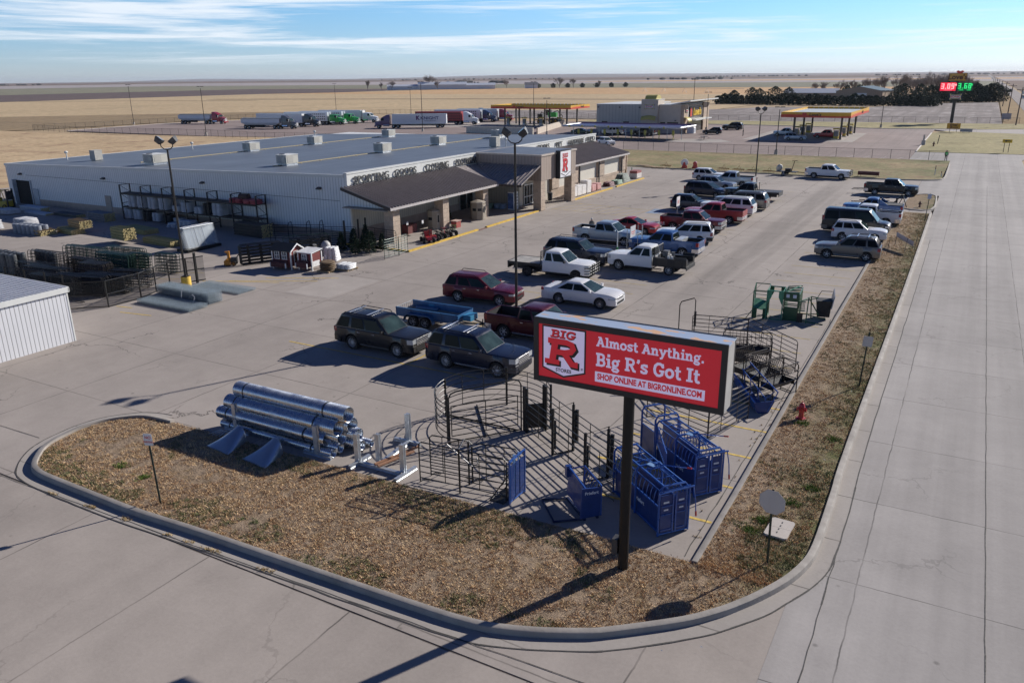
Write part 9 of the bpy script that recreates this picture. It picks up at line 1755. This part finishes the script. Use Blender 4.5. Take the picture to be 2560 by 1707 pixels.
def tree(label, mesh, x, y, s, group, cat='tree', name='evergreen_tree'):
    t_ = thing(name, label, cat, (x, y, -.1), ru(0, 6), group); t_.scale = (s*ru(.9, 1.15), s*ru(.9, 1.15), s); link('crown', mesh, t_); link('trunk', tkm, t_); return t_
n = 0
for i in range(34):
    u = i/33; x = -116+98*u; y = 418-14*u+ru(-1.5, 1.5); tree('dark low evergreen in the clipped windbreak row before the two tan sheds', EM[i % 4], x, y, ru(.8, 1.12), 'evergreens of the front windbreak row')
for i in range(13):
    u = i/12; x = -17+24*u; y = 452+20*u+ru(-4, 4); tree('tall dark evergreen in the clump behind the price pylon', EB[i % 3], x, y, ru(.9, 1.2), 'tall evergreens behind the price pylon')
for i, (x, y) in enumerate(((-112, 470), (-106, 462), (-101, 478), (-118, 455), (-98, 500), (-72, 540), (-66, 548), (-38, 505), (-30, 512), (-24, 500), (-45, 545), (-36, 470), (-28, 462), (-22, 450))): tree('large rounded evergreen standing around the tan sheds behind the windbreak row', EB[i % 3], x, y, ru(.75, 1.05), 'evergreens around the tan sheds')
for i, (x, y, s) in enumerate(((-92, 585, .9), (-84, 590, .95), (-74, 575, 1.05), (-64, 572, 1.2), (-54, 570, 1.25), (-47, 566, 1.3), (-38, 560, 1.2), (-30, 558, 1.25), (-24, 545, 1.3), (-18, 540, 1.35), (-12, 535, 1.3), (-60, 590, 1.2), (-43, 590, 1.3), (-27, 575, 1.4), (-15, 560, 1.4), (-100, 600, .9), (-5, 540, 1.0), (-34, 540, 1.2), (-9, 515, 1.35), (-21, 520, 1.3), (-14, 505, 1.3))): tree('leafless brown tree in the grove behind the tan sheds', BM_[i % 4], x, y, s*1.05, 'bare trees behind the tan sheds', 'tree', 'bare_tree')
for i, (x, y, s, l) in enumerate(((-662, 810, 1.3, 'leafless tree farthest left beside the far farmstead'), (-650, 822, 1.0, 'small leafless tree second from the left at the far farmstead'), (-640, 830, 1.2, 'leafless tree left of the pale low shed at the farmstead'), (-606, 862, 2.0, 'tallest leafless tree rising before the farmstead sheds'), (-585, 850, 1.1, 'small leafless tree in front of the largest farm shed'), (-530, 925, 1.2, 'leafless tree left of the small farmhouse'), (-470, 955, 1.4, 'leafless tree right of the small farmhouse'), (-455, 965, 1.3, 'rightmost leafless tree by the small farmhouse'), (-430, 990, .9, 'lone round tree right of the farmstead'))): tree(l, BM_[i % 4], x, y, s, None, 'tree', 'bare_tree')
for i in range(7): tree('small dark evergreen in the row right of the far farmhouse', EM[i % 4], -495+15*i, 945+12*i, 1.2, 'small evergreens by the far farmhouse')
# far woods on the skyline (one mass)
b = MB(); r_ = random.Random(3)
for (x0, y0, n, sp) in ((-5200, 2300, 60, 22), (-3300, 4200, 50, 25), (-1500, 5200, 30, 20), (-520, 4700, 40, 14), (-900, 2600, 20, 9), (-1150, 1700, 18, 9), (600, 6000, 70, 22), (-260, 5400, 40, 18), (1500, 7000, 60, 40), (-6800, 2800, 50, 30)):
    for i in range(n):
        c = Vector((x0+i*sp+r_.gauss(0, 30), y0+r_.gauss(0, 40), 0)); h = r_.uniform(3, 8); w_ = h*r_.uniform(.8, 1.8)
        b.loft([[c+Vector((w_*k*cos(2*pi*j/6), w_*k*sin(2*pi*j/6), h*z)) for j in range(6)] for k, z in ((.6, 0), (1, .35), (.8, .75), (.25, 1))])
tag(b.build('far_woods', M('far_wood', (.07, .06, .052), .95), None), kind='stuff')
# air: a thin even haze from the ground to just above the tallest thing
m = bpy.data.materials.new('haze'); m.use_nodes = True; m.node_tree.nodes.clear(); t = NT(m.node_tree); v = t.node('ShaderNodeVolumePrincipled', {'Color': (.72, .80, .92), 'Density': HAZE, 'Anisotropy': .2}); o = t.node('ShaderNodeOutputMaterial'); t.l.new(v.outputs[0], o.inputs['Volume'])
tag(MB().box(-16500, -16500, -1.6, 16500, 17500, 70).build('haze', m, None, 0), kind='stuff')
